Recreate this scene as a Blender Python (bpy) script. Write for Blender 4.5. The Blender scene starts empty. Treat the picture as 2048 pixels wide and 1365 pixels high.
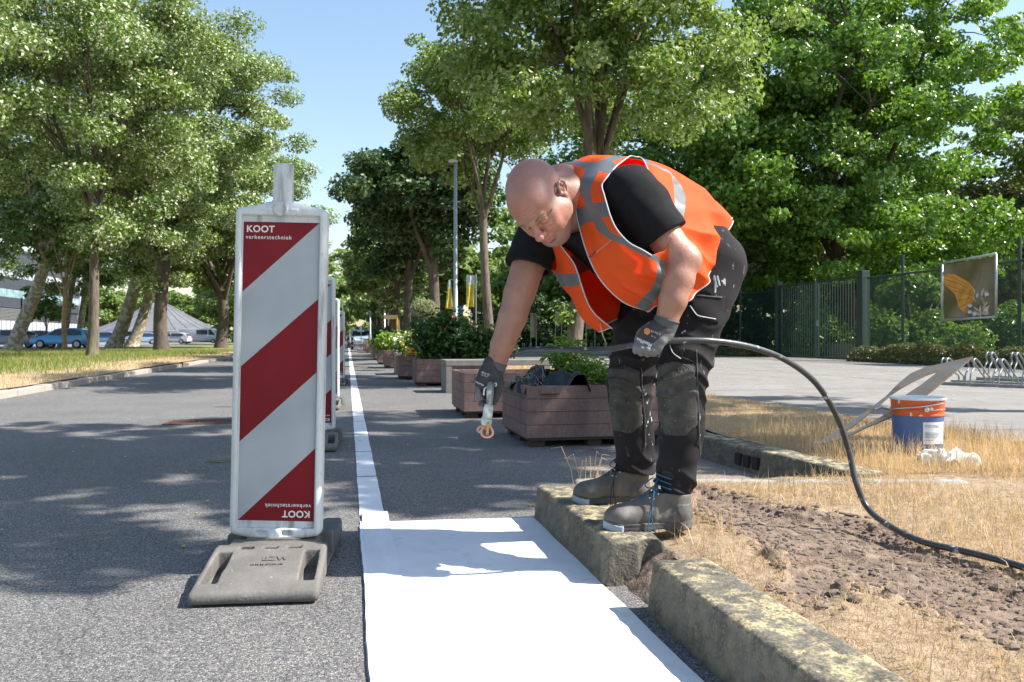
import bpy, bmesh, math, random
import numpy as np
from mathutils import Vector, Matrix
PI = math.pi
FPX, HC, YAW = 1640.0, 0.775, math.radians(11.34)
# ---------------------------------------------------------------- camera, sky, sun, exposure
scn = bpy.context.scene
COL = scn.collection
cam_d = bpy.data.cameras.new('camera'); cam = bpy.data.objects.new('camera', cam_d); COL.objects.link(cam)
cam.location = (0, 0, HC); cam.rotation_euler = (PI/2, 0, -YAW)
cam_d.sensor_width = 36; cam_d.lens = 36*FPX/2048; cam_d.shift_y = -6.5/2048
cam_d.clip_start = 0.05; cam_d.clip_end = 2000
cam_d.dof.use_dof = True; cam_d.dof.focus_distance = 2.85; cam_d.dof.aperture_fstop = 9.0
scn.camera = cam
SUN_EL, SUN_AZ = math.radians(47), -YAW - math.radians(5)      # azimuth measured from +X towards +Y
sdir = Vector((math.cos(SUN_EL)*math.cos(SUN_AZ), math.cos(SUN_EL)*math.sin(SUN_AZ), math.sin(SUN_EL)))
w = bpy.data.worlds.new('World'); scn.world = w; w.use_nodes = True
nt = w.node_tree; nt.nodes.clear()
sky = nt.nodes.new('ShaderNodeTexSky'); sky.sky_type = 'NISHITA'; sky.sun_disc = False
sky.sun_elevation = SUN_EL; sky.sun_rotation = PI/2 - SUN_AZ
sky.air_density = 1.35; sky.dust_density = 1.0; sky.ozone_density = 1.6
bg = nt.nodes.new('ShaderNodeBackground'); bg.inputs[1].default_value = 0.105
wo = nt.nodes.new('ShaderNodeOutputWorld')
nt.links.new(sky.outputs[0], bg.inputs[0]); nt.links.new(bg.outputs[0], wo.inputs[0])
sl = bpy.data.lights.new('sun', 'SUN'); sl.energy = 5.0; sl.angle = math.radians(0.5); sl.color = (1, .955, .89)
so = bpy.data.objects.new('sun', sl); COL.objects.link(so)
so.rotation_euler = sdir.to_track_quat('Z', 'Y').to_euler()
scn.view_settings.view_transform = 'Standard'; scn.view_settings.look = 'None'
scn.view_settings.exposure = 1.13; scn.view_settings.gamma = 1
scn.cycles.max_bounces = 6; scn.cycles.diffuse_bounces = 2; scn.cycles.transmission_bounces = 4
scn.cycles.transparent_max_bounces = 6; scn.cycles.caustics_reflective = False; scn.cycles.caustics_refractive = False
scn.cycles.sample_clamp_indirect = 6

# ---------------------------------------------------------------- helpers: places
CA, SA = math.cos(YAW), math.sin(YAW)
def W(px, py, d):
    cx = (px-1024)/FPX*d
    return Vector((cx*CA+d*SA, -cx*SA+d*CA, HC+(676-py)/FPX*d))
def G(px, py, z=0.0):
    return W(px, py, (HC-z)*FPX/(py-676))
def C2W(x, y):      # camera aligned ground coordinates -> world
    return (x*CA+y*SA, -x*SA+y*CA)

# ---------------------------------------------------------------- helpers: objects
def tag(o, label=None, cat=None, group=None, kind=None):
    if label: o['label'] = label
    if cat: o['category'] = cat
    if group: o['group'] = group
    if kind: o['kind'] = kind
    return o
def empty(name, loc=(0, 0, 0), rz=0.0, label=None, cat=None, group=None):
    o = bpy.data.objects.new(name, None); COL.objects.link(o); o.location = loc; o.rotation_euler = (0, 0, rz)
    o.empty_display_size = .1
    return tag(o, label, cat, group)
def mkobj(name, me, mats=None, parent=None, smooth=False, loc=None):
    if mats is not None:
        for m in (mats if isinstance(mats, (list, tuple)) else [mats]): me.materials.append(m)
    o = bpy.data.objects.new(name, me); COL.objects.link(o)
    if parent: o.parent = parent
    if loc is not None: o.location = loc
    if smooth: me.shade_smooth()
    return o
def copy_tree(o, parent=None):
    c = o.copy(); COL.objects.link(c)
    if parent: c.parent = parent
    for ch in o.children: copy_tree(ch, c)
    return c
def np_mesh(name, verts, faces, smooth=False, fmat=None):
    """faces: (n,k) int array, or list of lists"""
    me = bpy.data.meshes.new(name)
    verts = np.asarray(verts, np.float32)
    if isinstance(faces, np.ndarray):
        n, k = faces.shape
        me.vertices.add(len(verts)); me.vertices.foreach_set('co', verts.ravel())
        me.loops.add(n*k); me.loops.foreach_set('vertex_index', faces.astype(np.int32).ravel())
        me.polygons.add(n); me.polygons.foreach_set('loop_start', np.arange(0, n*k, k, dtype=np.int32))
        me.update(calc_edges=True)
        if fmat is not None: me.polygons.foreach_set('material_index', np.asarray(fmat, np.int32))
    else:
        me.from_pydata([tuple(v) for v in verts], [], faces)
        if fmat is not None: me.polygons.foreach_set('material_index', np.asarray(fmat, np.int32))
    if smooth: me.shade_smooth()
    return me

class MB:
    """collects simple shapes into one mesh"""
    def __init__(s): s.v = []; s.f = []; s.m = []
    def add(s, vs, fs, mi=0, M=None):
        b = len(s.v)
        for v in vs:
            v = Vector(v)
            s.v.append(tuple(M @ v) if M is not None else tuple(v))
        for f in fs: s.f.append([b+i for i in f]); s.m.append(mi)
    def box(s, x0, x1, y0, y1, z0, z1, mi=0, M=None, b=0.0):
        if b <= 0:
            vs = [(x, y, z) for z in (z0, z1) for y in (y0, y1) for x in (x0, x1)]
            fs = [(0, 2, 3, 1), (4, 5, 7, 6), (0, 1, 5, 4), (2, 6, 7, 3), (0, 4, 6, 2), (1, 3, 7, 5)]
            s.add(vs, fs, mi, M); return
        bm = bmesh.new(); bmesh.ops.create_cube(bm, size=1)
        for v in bm.verts:
            v.co = ((x0+x1)/2+v.co.x*(x1-x0), (y0+y1)/2+v.co.y*(y1-y0), (z0+z1)/2+v.co.z*(z1-z0))
        bmesh.ops.bevel(bm, geom=bm.edges[:], offset=b, segments=2, profile=.6, affect='EDGES')
        bm.verts.index_update()
        s.add([v.co.copy() for v in bm.verts], [[v.index for v in f.verts] for f in bm.faces], mi, M); bm.free()
    def tube(s, pts, r, n=8, mi=0, cap=True, M=None, squash=None):
        pts = [Vector(p) for p in pts]
        rs = list(r) if isinstance(r, (list, tuple, np.ndarray)) else [r]*len(pts)
        vs = []; fs = []; prev = None
        for i, p in enumerate(pts):
            t = (pts[min(i+1, len(pts)-1)]-pts[max(i-1, 0)])
            t = t.normalized() if t.length > 1e-9 else Vector((0, 0, 1))
            if prev is None:
                u = t.orthogonal().normalized()
                if abs(t.z) < .9: u = Vector((0, 0, 1)).cross(t).normalized()
            else:
                u = prev - t*prev.dot(t); u = u.normalized() if u.length > 1e-6 else t.orthogonal().normalized()
            prev = u; q = t.cross(u)
            for k in range(n):
                a = 2*PI*k/n; vs.append(p + (u*math.cos(a)+q*math.sin(a))*rs[i])
        for i in range(len(pts)-1):
            for k in range(n):
                a, b2 = i*n+k, i*n+(k+1) % n
                fs.append((a, b2, b2+n, a+n))
        if cap:
            fs.append(tuple(range(n))[::-1]); fs.append(tuple((len(pts)-1)*n+k for k in range(n)))
        s.add(vs, fs, mi, M)
    def lathe(s, prof, n=24, mi=0, M=None, center=(0, 0, 0)):
        vs = []; fs = []; cx, cy, cz = center
        for r, z in prof:
            for k in range(n):
                a = 2*PI*k/n; vs.append((cx+r*math.cos(a), cy+r*math.sin(a), cz+z))
        for i in range(len(prof)-1):
            for k in range(n):
                a, b2 = i*n+k, i*n+(k+1) % n; fs.append((a, b2, b2+n, a+n))
        s.add(vs, fs, mi, M)
    def prism(s, poly, t0, t1, axis='y', mi=0, M=None):
        """poly 2D extruded along axis. axis y: poly=(x,z); axis z: (x,y); axis x: (y,z)"""
        n = len(poly)
        def P(a, b2, t): return {'y': (a, t, b2), 'z': (a, b2, t), 'x': (t, a, b2)}[axis]
        vs = [P(a, b2, t0) for a, b2 in poly]+[P(a, b2, t1) for a, b2 in poly]
        fs = [tuple(range(n))[::-1], tuple(range(n, 2*n))]+[(i, (i+1) % n, n+(i+1) % n, n+i) for i in range(n)]
        s.add(vs, fs, mi, M)
    def build(s, name, mats, parent=None, smooth=False, loc=None, recalc=True):
        me = bpy.data.meshes.new(name); me.from_pydata(s.v, [], s.f)
        if recalc:
            bm = bmesh.new(); bm.from_mesh(me); bmesh.ops.recalc_face_normals(bm, faces=bm.faces); bm.to_mesh(me); bm.free()
        if len(me.polygons) == len(s.m): me.polygons.foreach_set('material_index', s.m)
        o = mkobj(name, me, mats, parent, smooth, loc)
        return o
def autosmooth(o, ang=35):
    me = o.data; me.shade_smooth()
    try: me.set_sharp_from_angle(angle=math.radians(ang))
    except Exception: pass
    return o

# ---------------------------------------------------------------- helpers: materials
def nodes(m):
    m.use_nodes = True; t = m.node_tree
    return t, t.nodes['Principled BSDF'], t.nodes['Material Output']
def rgba(c): return (c[0], c[1], c[2], 1)
def mat(name, base, rough=.7, var=None, scale=8.0, detail=6, bump=0.0, bscale=None, metal=0.0, spec=.5, alt=None,
        altscale=None, altlim=(.5, .62), stretch=None, coat=0.0, sheen=0.0, sub=0.0, alt2=None, alt2scale=60, alt2lim=(.6, .65), coord='Object', transl=None):
    """noise varied principled material. var: second colour mixed by noise; alt: a stain colour with own noise scale"""
    m = bpy.data.materials.new(name); t, p, out = nodes(m); N = t.nodes.new; L = t.links.new
    p.inputs['Roughness'].default_value = rough; p.inputs['Metallic'].default_value = metal
    p.inputs['Specular IOR Level'].default_value = spec; p.inputs['Base Color'].default_value = rgba(base)
    if coat: p.inputs['Coat Weight'].default_value = coat; p.inputs['Coat Roughness'].default_value = .15
    if sheen: p.inputs['Sheen Weight'].default_value = sheen
    if sub: p.inputs['Subsurface Weight'].default_value = sub; p.inputs['Subsurface Radius'].default_value = (.01, .004, .002); p.inputs['Subsurface Scale'].default_value = 1.0
    tc = N('ShaderNodeTexCoord'); src = tc.outputs[coord]
    if stretch:
        mp = N('ShaderNodeMapping'); mp.inputs['Scale'].default_value = stretch; L(src, mp.inputs[0]); src = mp.outputs[0]
    col = None
    def noise(sc, det=detail):
        n = N('ShaderNodeTexNoise'); n.inputs['Scale'].default_value = sc; n.inputs['Detail'].default_value = det; L(src, n.inputs['Vector']); return n
    def ramp(fac, a, b2):
        r = N('ShaderNodeMapRange'); r.inputs[1].default_value = a; r.inputs[2].default_value = b2; L(fac, r.inputs[0]); return r.outputs[0]
    def mix(fac, c1, c2):
        x = N('ShaderNodeMix'); x.data_type = 'RGBA'; L(fac, x.inputs[0])
        for c, i in ((c1, 6), (c2, 7)):
            if isinstance(c, (tuple, list)): x.inputs[i].default_value = rgba(c)
            else: L(c, x.inputs[i])
        return x.outputs[2]
    if var is not None: col = mix(ramp(noise(scale).outputs[0], .32, .68), base, var)
    if alt is not None: col = mix(ramp(noise(altscale or scale*.3).outputs[0], *altlim), col if col else base, alt)
    if alt2 is not None: col = mix(ramp(noise(alt2scale, 3).outputs[0], *alt2lim), col if col else base, alt2)
    if col: L(col, p.inputs['Base Color'])
    if bump:
        b = N('ShaderNodeBump'); b.inputs['Strength'].default_value = 1.0; b.inputs['Distance'].default_value = bump
        L(noise(bscale or scale).outputs[0], b.inputs['Height']); L(b.outputs[0], p.inputs['Normal'])
    if transl:
        tr = N('ShaderNodeBsdfTranslucent'); tr.inputs[0].default_value = rgba(transl[0])
        mx = N('ShaderNodeMixShader'); mx.inputs[0].default_value = transl[1]
        L(p.outputs[0], mx.inputs[1]); L(tr.outputs[0], mx.inputs[2]); L(mx.outputs[0], out.inputs[0])
    return m
def leafmat(name, c1, c2, back, tl=.35, rough=.45, tcol=None, third=None):
    """leaf: colour varies leaf by leaf, underside paler, some light passes through"""
    m = bpy.data.materials.new(name); t, p, out = nodes(m); N = t.nodes.new; L = t.links.new
    g = N('ShaderNodeNewGeometry')
    a = N('ShaderNodeMix'); a.data_type = 'RGBA'; L(g.outputs['Random Per Island'], a.inputs[0])
    a.inputs[6].default_value = rgba(c1); a.inputs[7].default_value = rgba(c2)
    src = a.outputs[2]
    if third:
        gt = N('ShaderNodeMath'); gt.operation = 'GREATER_THAN'; L(g.outputs['Random Per Island'], gt.inputs[0]); gt.inputs[1].default_value = third[1]
        c = N('ShaderNodeMix'); c.data_type = 'RGBA'; L(gt.outputs[0], c.inputs[0]); L(src, c.inputs[6]); c.inputs[7].default_value = rgba(third[0]); src = c.outputs[2]
    b = N('ShaderNodeMix'); b.data_type = 'RGBA'; L(g.outputs['Backfacing'], b.inputs[0]); L(src, b.inputs[6]); b.inputs[7].default_value = rgba(back)
    L(b.outputs[2], p.inputs['Base Color']); p.inputs['Roughness'].default_value = rough
    p.inputs['Specular IOR Level'].default_value = .35
    tr = N('ShaderNodeBsdfTranslucent'); tr.inputs[0].default_value = rgba(tcol or (c2[0]*1.9, c2[1]*1.7, c2[2]))
    mx = N('ShaderNodeMixShader'); mx.inputs[0].default_value = tl
    L(p.outputs[0], mx.inputs[1]); L(tr.outputs[0], mx.inputs[2]); L(mx.outputs[0], out.inputs[0])
    return m
def asphalt_mat():
    m = bpy.data.materials.new('asphalt'); t, p, out = nodes(m); N = t.nodes.new; L = t.links.new
    tc = N('ShaderNodeTexCoord')
    vo = N('ShaderNodeTexVoronoi'); vo.inputs['Scale'].default_value = 250; vo.inputs['Randomness'].default_value = 1; L(tc.outputs['Object'], vo.inputs[0])
    sep = N('ShaderNodeSeparateColor'); L(vo.outputs['Color'], sep.inputs[0])
    cr = N('ShaderNodeValToRGB'); L(sep.outputs[0], cr.inputs[0])
    e = cr.color_ramp.elements; e[0].position = 0; e[0].color = (.035, .036, .04, 1); e[1].position = 1; e[1].color = (.38, .355, .32, 1)
    for pos, c in ((.3, (.085, .085, .086, 1)), (.62, (.15, .145, .14, 1)), (.88, (.225, .213, .20, 1))):
        x = cr.color_ramp.elements.new(pos); x.color = c
    n = N('ShaderNodeTexNoise'); n.inputs['Scale'].default_value = .9; n.inputs['Detail'].default_value = 7; L(tc.outputs['Object'], n.inputs[0])
    r = N('ShaderNodeMapRange'); r.inputs[1].default_value = .3; r.inputs[2].default_value = .7; r.inputs[3].default_value = .86; r.inputs[4].default_value = 1.14; L(n.outputs[0], r.inputs[0])
    mu = N('ShaderNodeVectorMath'); mu.operation = 'SCALE'; L(cr.outputs[0], mu.inputs[0]); L(r.outputs[0], mu.inputs['Scale'])
    # worn patches, tar streaks and fine cracks
    n5 = N('ShaderNodeTexNoise'); n5.inputs['Scale'].default_value = 3.5; n5.inputs['Detail'].default_value = 9; n5.inputs['Roughness'].default_value = .7; L(tc.outputs['Object'], n5.inputs[0])
    r5 = N('ShaderNodeMapRange'); r5.inputs[1].default_value = .60; r5.inputs[2].default_value = .72; r5.inputs[3].default_value = 1; r5.inputs[4].default_value = .74; L(n5.outputs[0], r5.inputs[0])
    v5 = N('ShaderNodeTexVoronoi'); v5.feature = 'DISTANCE_TO_EDGE'; v5.inputs['Scale'].default_value = .55
    nd = N('ShaderNodeTexNoise'); nd.inputs['Scale'].default_value = 2.5; nd.inputs['Detail'].default_value = 8; L(tc.outputs['Object'], nd.inputs[0])
    ad = N('ShaderNodeVectorMath'); ad.operation = 'MULTIPLY_ADD'; L(nd.outputs[1], ad.inputs[0]); ad.inputs[1].default_value = (.5, .5, .5); L(tc.outputs['Object'], ad.inputs[2]); L(ad.outputs[0], v5.inputs[0])
    r6 = N('ShaderNodeMapRange'); r6.inputs[1].default_value = 0; r6.inputs[2].default_value = .0035; r6.inputs[3].default_value = .55; r6.inputs[4].default_value = 1; L(v5.outputs['Distance'], r6.inputs[0])
    m5 = N('ShaderNodeMath'); m5.operation = 'MULTIPLY'; L(r5.outputs[0], m5.inputs[0]); L(r6.outputs[0], m5.inputs[1])
    mu2 = N('ShaderNodeVectorMath'); mu2.operation = 'SCALE'; L(mu.outputs[0], mu2.inputs[0]); L(m5.outputs[0], mu2.inputs['Scale']); mu = mu2
    L(mu.outputs[0], p.inputs['Base Color']); p.inputs['Roughness'].default_value = .85
    b = N('ShaderNodeBump'); b.inputs['Distance'].default_value = .0025; L(vo.outputs['Distance'], b.inputs['Height']); b.invert = True; L(b.outputs[0], p.inputs['Normal'])
    return m
def attr_mix_mat(name, m1, m2, attr, rough=.95, bump=.01, bscale=90):
    """two ground colours (each a pair) mixed by a painted vertex weight with ragged edge"""
    m = bpy.data.materials.new(name); t, p, out = nodes(m); N = t.nodes.new; L = t.links.new
    tc = N('ShaderNodeTexCoord'); at = N('ShaderNodeAttribute'); at.attribute_name = attr
    def nz(sc, d=8):
        n = N('ShaderNodeTexNoise'); n.inputs['Scale'].default_value = sc; n.inputs['Detail'].default_value = d; L(tc.outputs['Object'], n.inputs[0]); return n.outputs[0]
    def mp(f, a, b2):
        r = N('ShaderNodeMapRange'); r.inputs[1].default_value = a; r.inputs[2].default_value = b2; L(f, r.inputs[0]); return r.outputs[0]
    def mix(f, c1, c2):
        x = N('ShaderNodeMix'); x.data_type = 'RGBA'; L(f, x.inputs[0])
        for c, i in ((c1, 6), (c2, 7)):
            if isinstance(c, tuple): x.inputs[i].default_value = rgba(c)
            else: L(c, x.inputs[i])
        return x.outputs[2]
    a = mix(mp(nz(38), .35, .65), *m1); b = mix(mp(nz(24), .35, .65), *m2)
    ad = N('ShaderNodeMath'); ad.operation = 'ADD'; L(at.outputs['Fac'], ad.inputs[0])
    sb = N('ShaderNodeMath'); sb.operation = 'MULTIPLY_ADD'; L(nz(30), sb.inputs[0]); sb.inputs[1].default_value = 1.1; sb.inputs[2].default_value = -.55; L(sb.outputs[0], ad.inputs[1])
    L(mix(mp(ad.outputs[0], .4, .6), a, b), p.inputs['Base Color']); p.inputs['Roughness'].default_value = rough
    bu = N('ShaderNodeBump'); bu.inputs['Distance'].default_value = bump; L(nz(bscale), bu.inputs['Height']); L(bu.outputs[0], p.inputs['Normal'])
    return m

# ---------------------------------------------------------------- helpers: distance fields turned into meshes
class Vol:
    def __init__(s, xs, ys, zs, far=.12):
        s.x = np.asarray(xs, np.float32); s.y = np.asarray(ys, np.float32); s.z = np.asarray(zs, np.float32)
        s.d = np.full((len(s.x), len(s.y), len(s.z)), far, np.float32)
    @staticmethod
    def axis(lo, hi, h): return np.arange(lo, hi+h, h)
    @staticmethod
    def axis2(lo, hi, h, flo, fhi, fh):
        a = np.arange(lo, flo, h) if flo > lo else np.array([]); b = np.arange(max(flo, lo), min(fhi, hi), fh)
        c = np.arange(min(fhi, hi), hi+h, h) if fhi < hi else np.array([])
        return np.unique(np.round(np.concatenate([a, b, c]), 5))
    def sub(s, lo, hi):
        sl = []; g = []
        for ax, l, h in ((s.x, lo[0], hi[0]), (s.y, lo[1], hi[1]), (s.z, lo[2], hi[2])):
            i0 = max(0, int(np.searchsorted(ax, l))); i1 = min(len(ax), int(np.searchsorted(ax, h))+1)
            if i1 <= i0: return None, None
            sl.append(slice(i0, i1)); g.append(ax[i0:i1])
        X = g[0][:, None, None]; Y = g[1][None, :, None]; Z = g[2][None, None, :]
        return tuple(sl), (X, Y, Z)
    def comb(s, sl, v, k, op):
        a = s.d[sl]
        if op == 'u':
            if k <= 0: s.d[sl] = np.minimum(a, v)
            else:
                h = np.clip(.5+.5*(a-v)/k, 0, 1); s.d[sl] = a*(1-h)+v*h-k*h*(1-h)
        else:
            v = -v
            if k <= 0: s.d[sl] = np.maximum(a, v)
            else:
                h = np.clip(.5-.5*(a-v)/k, 0, 1); s.d[sl] = a*(1-h)+v*h+k*h*(1-h)
    def cone(s, a, b, ra, rb, k=.01, op='u', flat=None):
        a = np.array(a, float); b = np.array(b, float); m = max(ra, rb)+k*2+.02
        sl, g = s.sub(np.minimum(a, b)-m, np.maximum(a, b)+m)
        if sl is None: return
        X, Y, Z = g; ab = b-a; L2 = max(float(ab@ab), 1e-12)
        px, py, pz = X-a[0], Y-a[1], Z-a[2]
        h = np.clip((px*ab[0]+py*ab[1]+pz*ab[2])/L2, 0, 1)
        v = np.sqrt((px-ab[0]*h)**2+(py-ab[1]*h)**2+(pz-ab[2]*h)**2)-(ra+(rb-ra)*h)
        s.comb(sl, v.astype(np.float32), k, op)
    def chain(s, pts, rs, k=.01, op='u'):
        for i in range(len(pts)-1): s.cone(pts[i], pts[i+1], rs[i], rs[i+1], k if i == 0 else min(k, .009), op)
    def ell(s, c, r, R=None, k=.01, op='u', p=2):
        c = np.array(c, float); m = max(r)*1.05+k*2+.02
        sl, g = s.sub(c-m, c+m)
        if sl is None: return
        X, Y, Z = (g[0]-c[0], g[1]-c[1], g[2]-c[2])
        if R is not None:
            R = np.array(R)
            X, Y, Z = (X*R[0, 0]+Y*R[0, 1]+Z*R[0, 2], X*R[1, 0]+Y*R[1, 1]+Z*R[1, 2], X*R[2, 0]+Y*R[2, 1]+Z*R[2, 2])
        q = ((np.abs(X)/r[0])**p+(np.abs(Y)/r[1])**p+(np.abs(Z)/r[2])**p)**(1/p)
        if p == 2:
            q2 = np.sqrt((X/r[0]**2)**2+(Y/r[1]**2)**2+(Z/r[2]**2)**2)+1e-6
            v = q*(q-1)/q2
        else: v = (q-1)*min(r)
        s.comb(sl, v.astype(np.float32), k, op)
    def box(s, c, hs, R=None, rd=.01, k=.005, op='u'):
        c = np.array(c, float); m = float(np.linalg.norm(hs))+k*2+.01
        sl, g = s.sub(c-m, c+m)
        if sl is None: return
        X, Y, Z = (g[0]-c[0], g[1]-c[1], g[2]-c[2])
        if R is not None:
            R = np.array(R)
            X, Y, Z = (X*R[0, 0]+Y*R[0, 1]+Z*R[0, 2], X*R[1, 0]+Y*R[1, 1]+Z*R[1, 2], X*R[2, 0]+Y*R[2, 1]+Z*R[2, 2])
        qx, qy, qz = np.abs(X)-hs[0]+rd, np.abs(Y)-hs[1]+rd, np.abs(Z)-hs[2]+rd
        v = np.sqrt(np.maximum(qx, 0)**2+np.maximum(qy, 0)**2+np.maximum(qz, 0)**2)+np.minimum(np.maximum(np.maximum(qx, qy), qz), 0)-rd
        s.comb(sl, v.astype(np.float32), k, op)
    def grid(s): return s.x[:, None, None], s.y[None, :, None], s.z[None, None, :]
    def mesh(s, name, keep=None):
        d = s.d; x, y, z = s.x, s.y, s.z
        ins = d < 0
        nx, ny, nz = d.shape
        c = np.zeros((nx-1, ny-1, nz-1), np.int8)
        for i in (0, 1):
            for j in (0, 1):
                for k in (0, 1): c += ins[i:nx-1+i, j:ny-1+j, k:nz-1+k]
        I, J, K = np.nonzero((c > 0) & (c < 8))
        idx = np.full(c.shape, -1, np.int32); idx[I, J, K] = np.arange(len(I))
        acc = np.zeros((len(I), 3)); cnt = np.zeros(len(I))
        corners = [(i, j, k) for i in (0, 1) for j in (0, 1) for k in (0, 1)]
        for a in corners:
            for ax in range(3):
                if a[ax]: continue
                b = list(a); b[ax] = 1
                da = d[I+a[0], J+a[1], K+a[2]].astype(float); db = d[I+b[0], J+b[1], K+b[2]].astype(float)
                mk = (da < 0) != (db < 0)
                t = np.where(mk, da/np.where(mk, da-db, 1), 0)
                P = np.stack([x[I+a[0]]+(x[I+b[0]]-x[I+a[0]])*t, y[J+a[1]]+(y[J+b[1]]-y[J+a[1]])*t, z[K+a[2]]+(z[K+b[2]]-z[K+a[2]])*t], 1)
                acc[mk] += P[mk]; cnt[mk] += 1
        V = acc/np.maximum(cnt, 1)[:, None]
        F = []
        for ax in range(3):
            sl0 = [slice(None)]*3; sl1 = [slice(None)]*3; sl0[ax] = slice(0, -1); sl1[ax] = slice(1, None)
            a = ins[tuple(sl0)]; b = ins[tuple(sl1)]
            e = np.argwhere(a != b)
            o = [q for q in range(3) if q != ax]
            e = e[(e[:, o[0]] > 0) & (e[:, o[1]] > 0) & (e[:, o[0]] < d.shape[o[0]]-1) & (e[:, o[1]] < d.shape[o[1]]-1)]
            def cell(du, dv):
                q = e.copy(); q[:, o[0]] -= du; q[:, o[1]] -= dv; return idx[q[:, 0], q[:, 1], q[:, 2]]
            f = np.stack([cell(0, 0), cell(1, 0), cell(1, 1), cell(0, 1)], 1)
            flip = a[e[:, 0], e[:, 1], e[:, 2]]
            if ax == 1: flip = ~flip
            f[~flip] = f[~flip][:, ::-1]
            F.append(f)
        F = np.concatenate(F); F = F[(F >= 0).all(1)]
        me = np_mesh(name, V, F, smooth=True)
        s.V = V
        return me
rng = np.random.default_rng(7)
def wnoise(X, Y, Z, freq, seed, n=7):
    r = np.random.default_rng(seed); out = 0
    for i in range(n):
        k = r.normal(size=3); k = k/np.linalg.norm(k)*freq*r.uniform(.6, 1.6)
        out = out+np.sin(X*k[0]+Y*k[1]+Z*k[2]+r.uniform(0, 6.28))
    return out/n*1.6
def vnoise2(x, y, sc, seed, oct=4):
    """2D value noise in numpy, 0..1"""
    out = np.zeros(np.broadcast(x, y).shape); amp = 1; tot = 0
    for o in range(oct):
        r = np.random.default_rng(seed+o); T = r.random((64, 64))
        u, v = np.asarray(x)*sc, np.asarray(y)*sc
        iu, iv = np.floor(u).astype(int), np.floor(v).astype(int); fu, fv = u-iu, v-iv
        fu = fu*fu*(3-2*fu); fv = fv*fv*(3-2*fv)
        g = lambda a, b: T[(iu+a) % 64, (iv+b) % 64]
        out += amp*((g(0, 0)*(1-fu)+g(1, 0)*fu)*(1-fv)+(g(0, 1)*(1-fu)+g(1, 1)*fu)*fv); tot += amp; amp *= .5; sc *= 2.03
    return out/tot
def inpoly(px, py, poly):
    px = np.asarray(px); py = np.asarray(py); c = np.zeros(px.shape, bool); n = len(poly)
    for i in range(n):
        x1, y1 = poly[i]; x2, y2 = poly[(i+1) % n]
        if y1 == y2: continue
        m = (y1 > py) != (y2 > py)
        c ^= m & (px < (x2-x1)*(py-y1)/(y2-y1)+x1)
    return c
def spline(pts, n=8):
    """Catmull-Rom through points"""
    P = [Vector(p) for p in pts]; P = [P[0]*2-P[1]]+P+[P[-1]*2-P[-2]]; out = []
    for i in range(1, len(P)-2):
        for k in range(n):
            t = k/n; a, b, c, d = P[i-1], P[i], P[i+1], P[i+2]
            out.append(.5*((2*b)+(c-a)*t+(2*a-5*b+4*c-d)*t*t+(3*b-a-3*c+d)*t**3))
    out.append(P[-2]); return out
_tmp = []
def text_mesh(body, size, depth=.001, align='LEFT', spacing=1.0, bold=0.0):
    cu = bpy.data.curves.new('lettering', 'FONT'); cu.body = body; cu.size = size; cu.extrude = depth; cu.align_x = align
    cu.space_character = spacing; cu.offset = bold
    o = bpy.data.objects.new('lettering', cu); COL.objects.link(o)
    dg = bpy.context.evaluated_depsgraph_get(); dg.update()
    me = bpy.data.meshes.new_from_object(o.evaluated_get(dg)); bpy.data.objects.remove(o)
    return me
# ================================================================ SETTING: ground, road, verges, kerbs
M_asph = asphalt_mat()
M_conc = mat('grey concrete kerb', (.27, .255, .23), .9, var=(.36, .34, .30), scale=14, bump=.004, bscale=120, alt=(.14, .13, .11), altscale=5)
def lichen_mat():
    m = mat('lichen covered concrete', (.068, .062, .052), .93, var=(.13, .12, .10), scale=22, bump=.005, bscale=110, alt=(.05, .045, .034), altscale=4, altlim=(.5, .7))
    t = m.node_tree; N = t.nodes.new; L = t.links.new; p = t.nodes['Principled BSDF']; old = p.inputs['Base Color'].links[0].from_socket
    g = N('ShaderNodeNewGeometry'); sp = N('ShaderNodeSeparateXYZ'); L(g.outputs['Normal'], sp.inputs[0])
    tc = N('ShaderNodeTexCoord'); n = N('ShaderNodeTexNoise'); n.inputs['Scale'].default_value = 17; n.inputs['Detail'].default_value = 9; n.inputs['Roughness'].default_value = .7; L(tc.outputs['Object'], n.inputs[0])
    a = N('ShaderNodeMath'); a.operation = 'MULTIPLY'; L(sp.outputs[2], a.inputs[0])
    r = N('ShaderNodeMapRange'); r.inputs[1].default_value = .465; r.inputs[2].default_value = .56; L(n.outputs[0], r.inputs[0]); L(r.outputs[0], a.inputs[1])
    at = N('ShaderNodeAttribute'); at.attribute_name = 'paint'; at.attribute_type = 'OBJECT'
    x = N('ShaderNodeMix'); x.data_type = 'RGBA'; L(a.outputs[0], x.inputs[0]); L(old, x.inputs[6]); x.inputs[7].default_value = (.38, .325, .185, 1)
    n2 = N('ShaderNodeTexNoise'); n2.inputs['Scale'].default_value = 120; n2.inputs['Detail'].default_value = 4; L(tc.outputs['Object'], n2.inputs[0])
    r2 = N('ShaderNodeMapRange'); r2.inputs[1].default_value = .54; r2.inputs[2].default_value = .6; L(n2.outputs[0], r2.inputs[0])
    y = N('ShaderNodeMix'); y.data_type = 'RGBA'; L(r2.outputs[0], y.inputs[0]); L(x.outputs[2], y.inputs[6]); y.inputs[7].default_value = (.16, .135, .09, 1)
    # paint spatter low on the side that faces the white area
    L(y.outputs[2], p.inputs['Base Color']); return m
M_lichen = lichen_mat()
M_white = mat('white road paint', (.66, .67, .68), .6, var=(.74, .745, .75), scale=5, bump=.002, bscale=260, alt=(.60, .60, .59), altscale=14, altlim=(.55, .75), alt2=(.36, .36, .35), alt2scale=330, alt2lim=(.70, .73))
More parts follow.
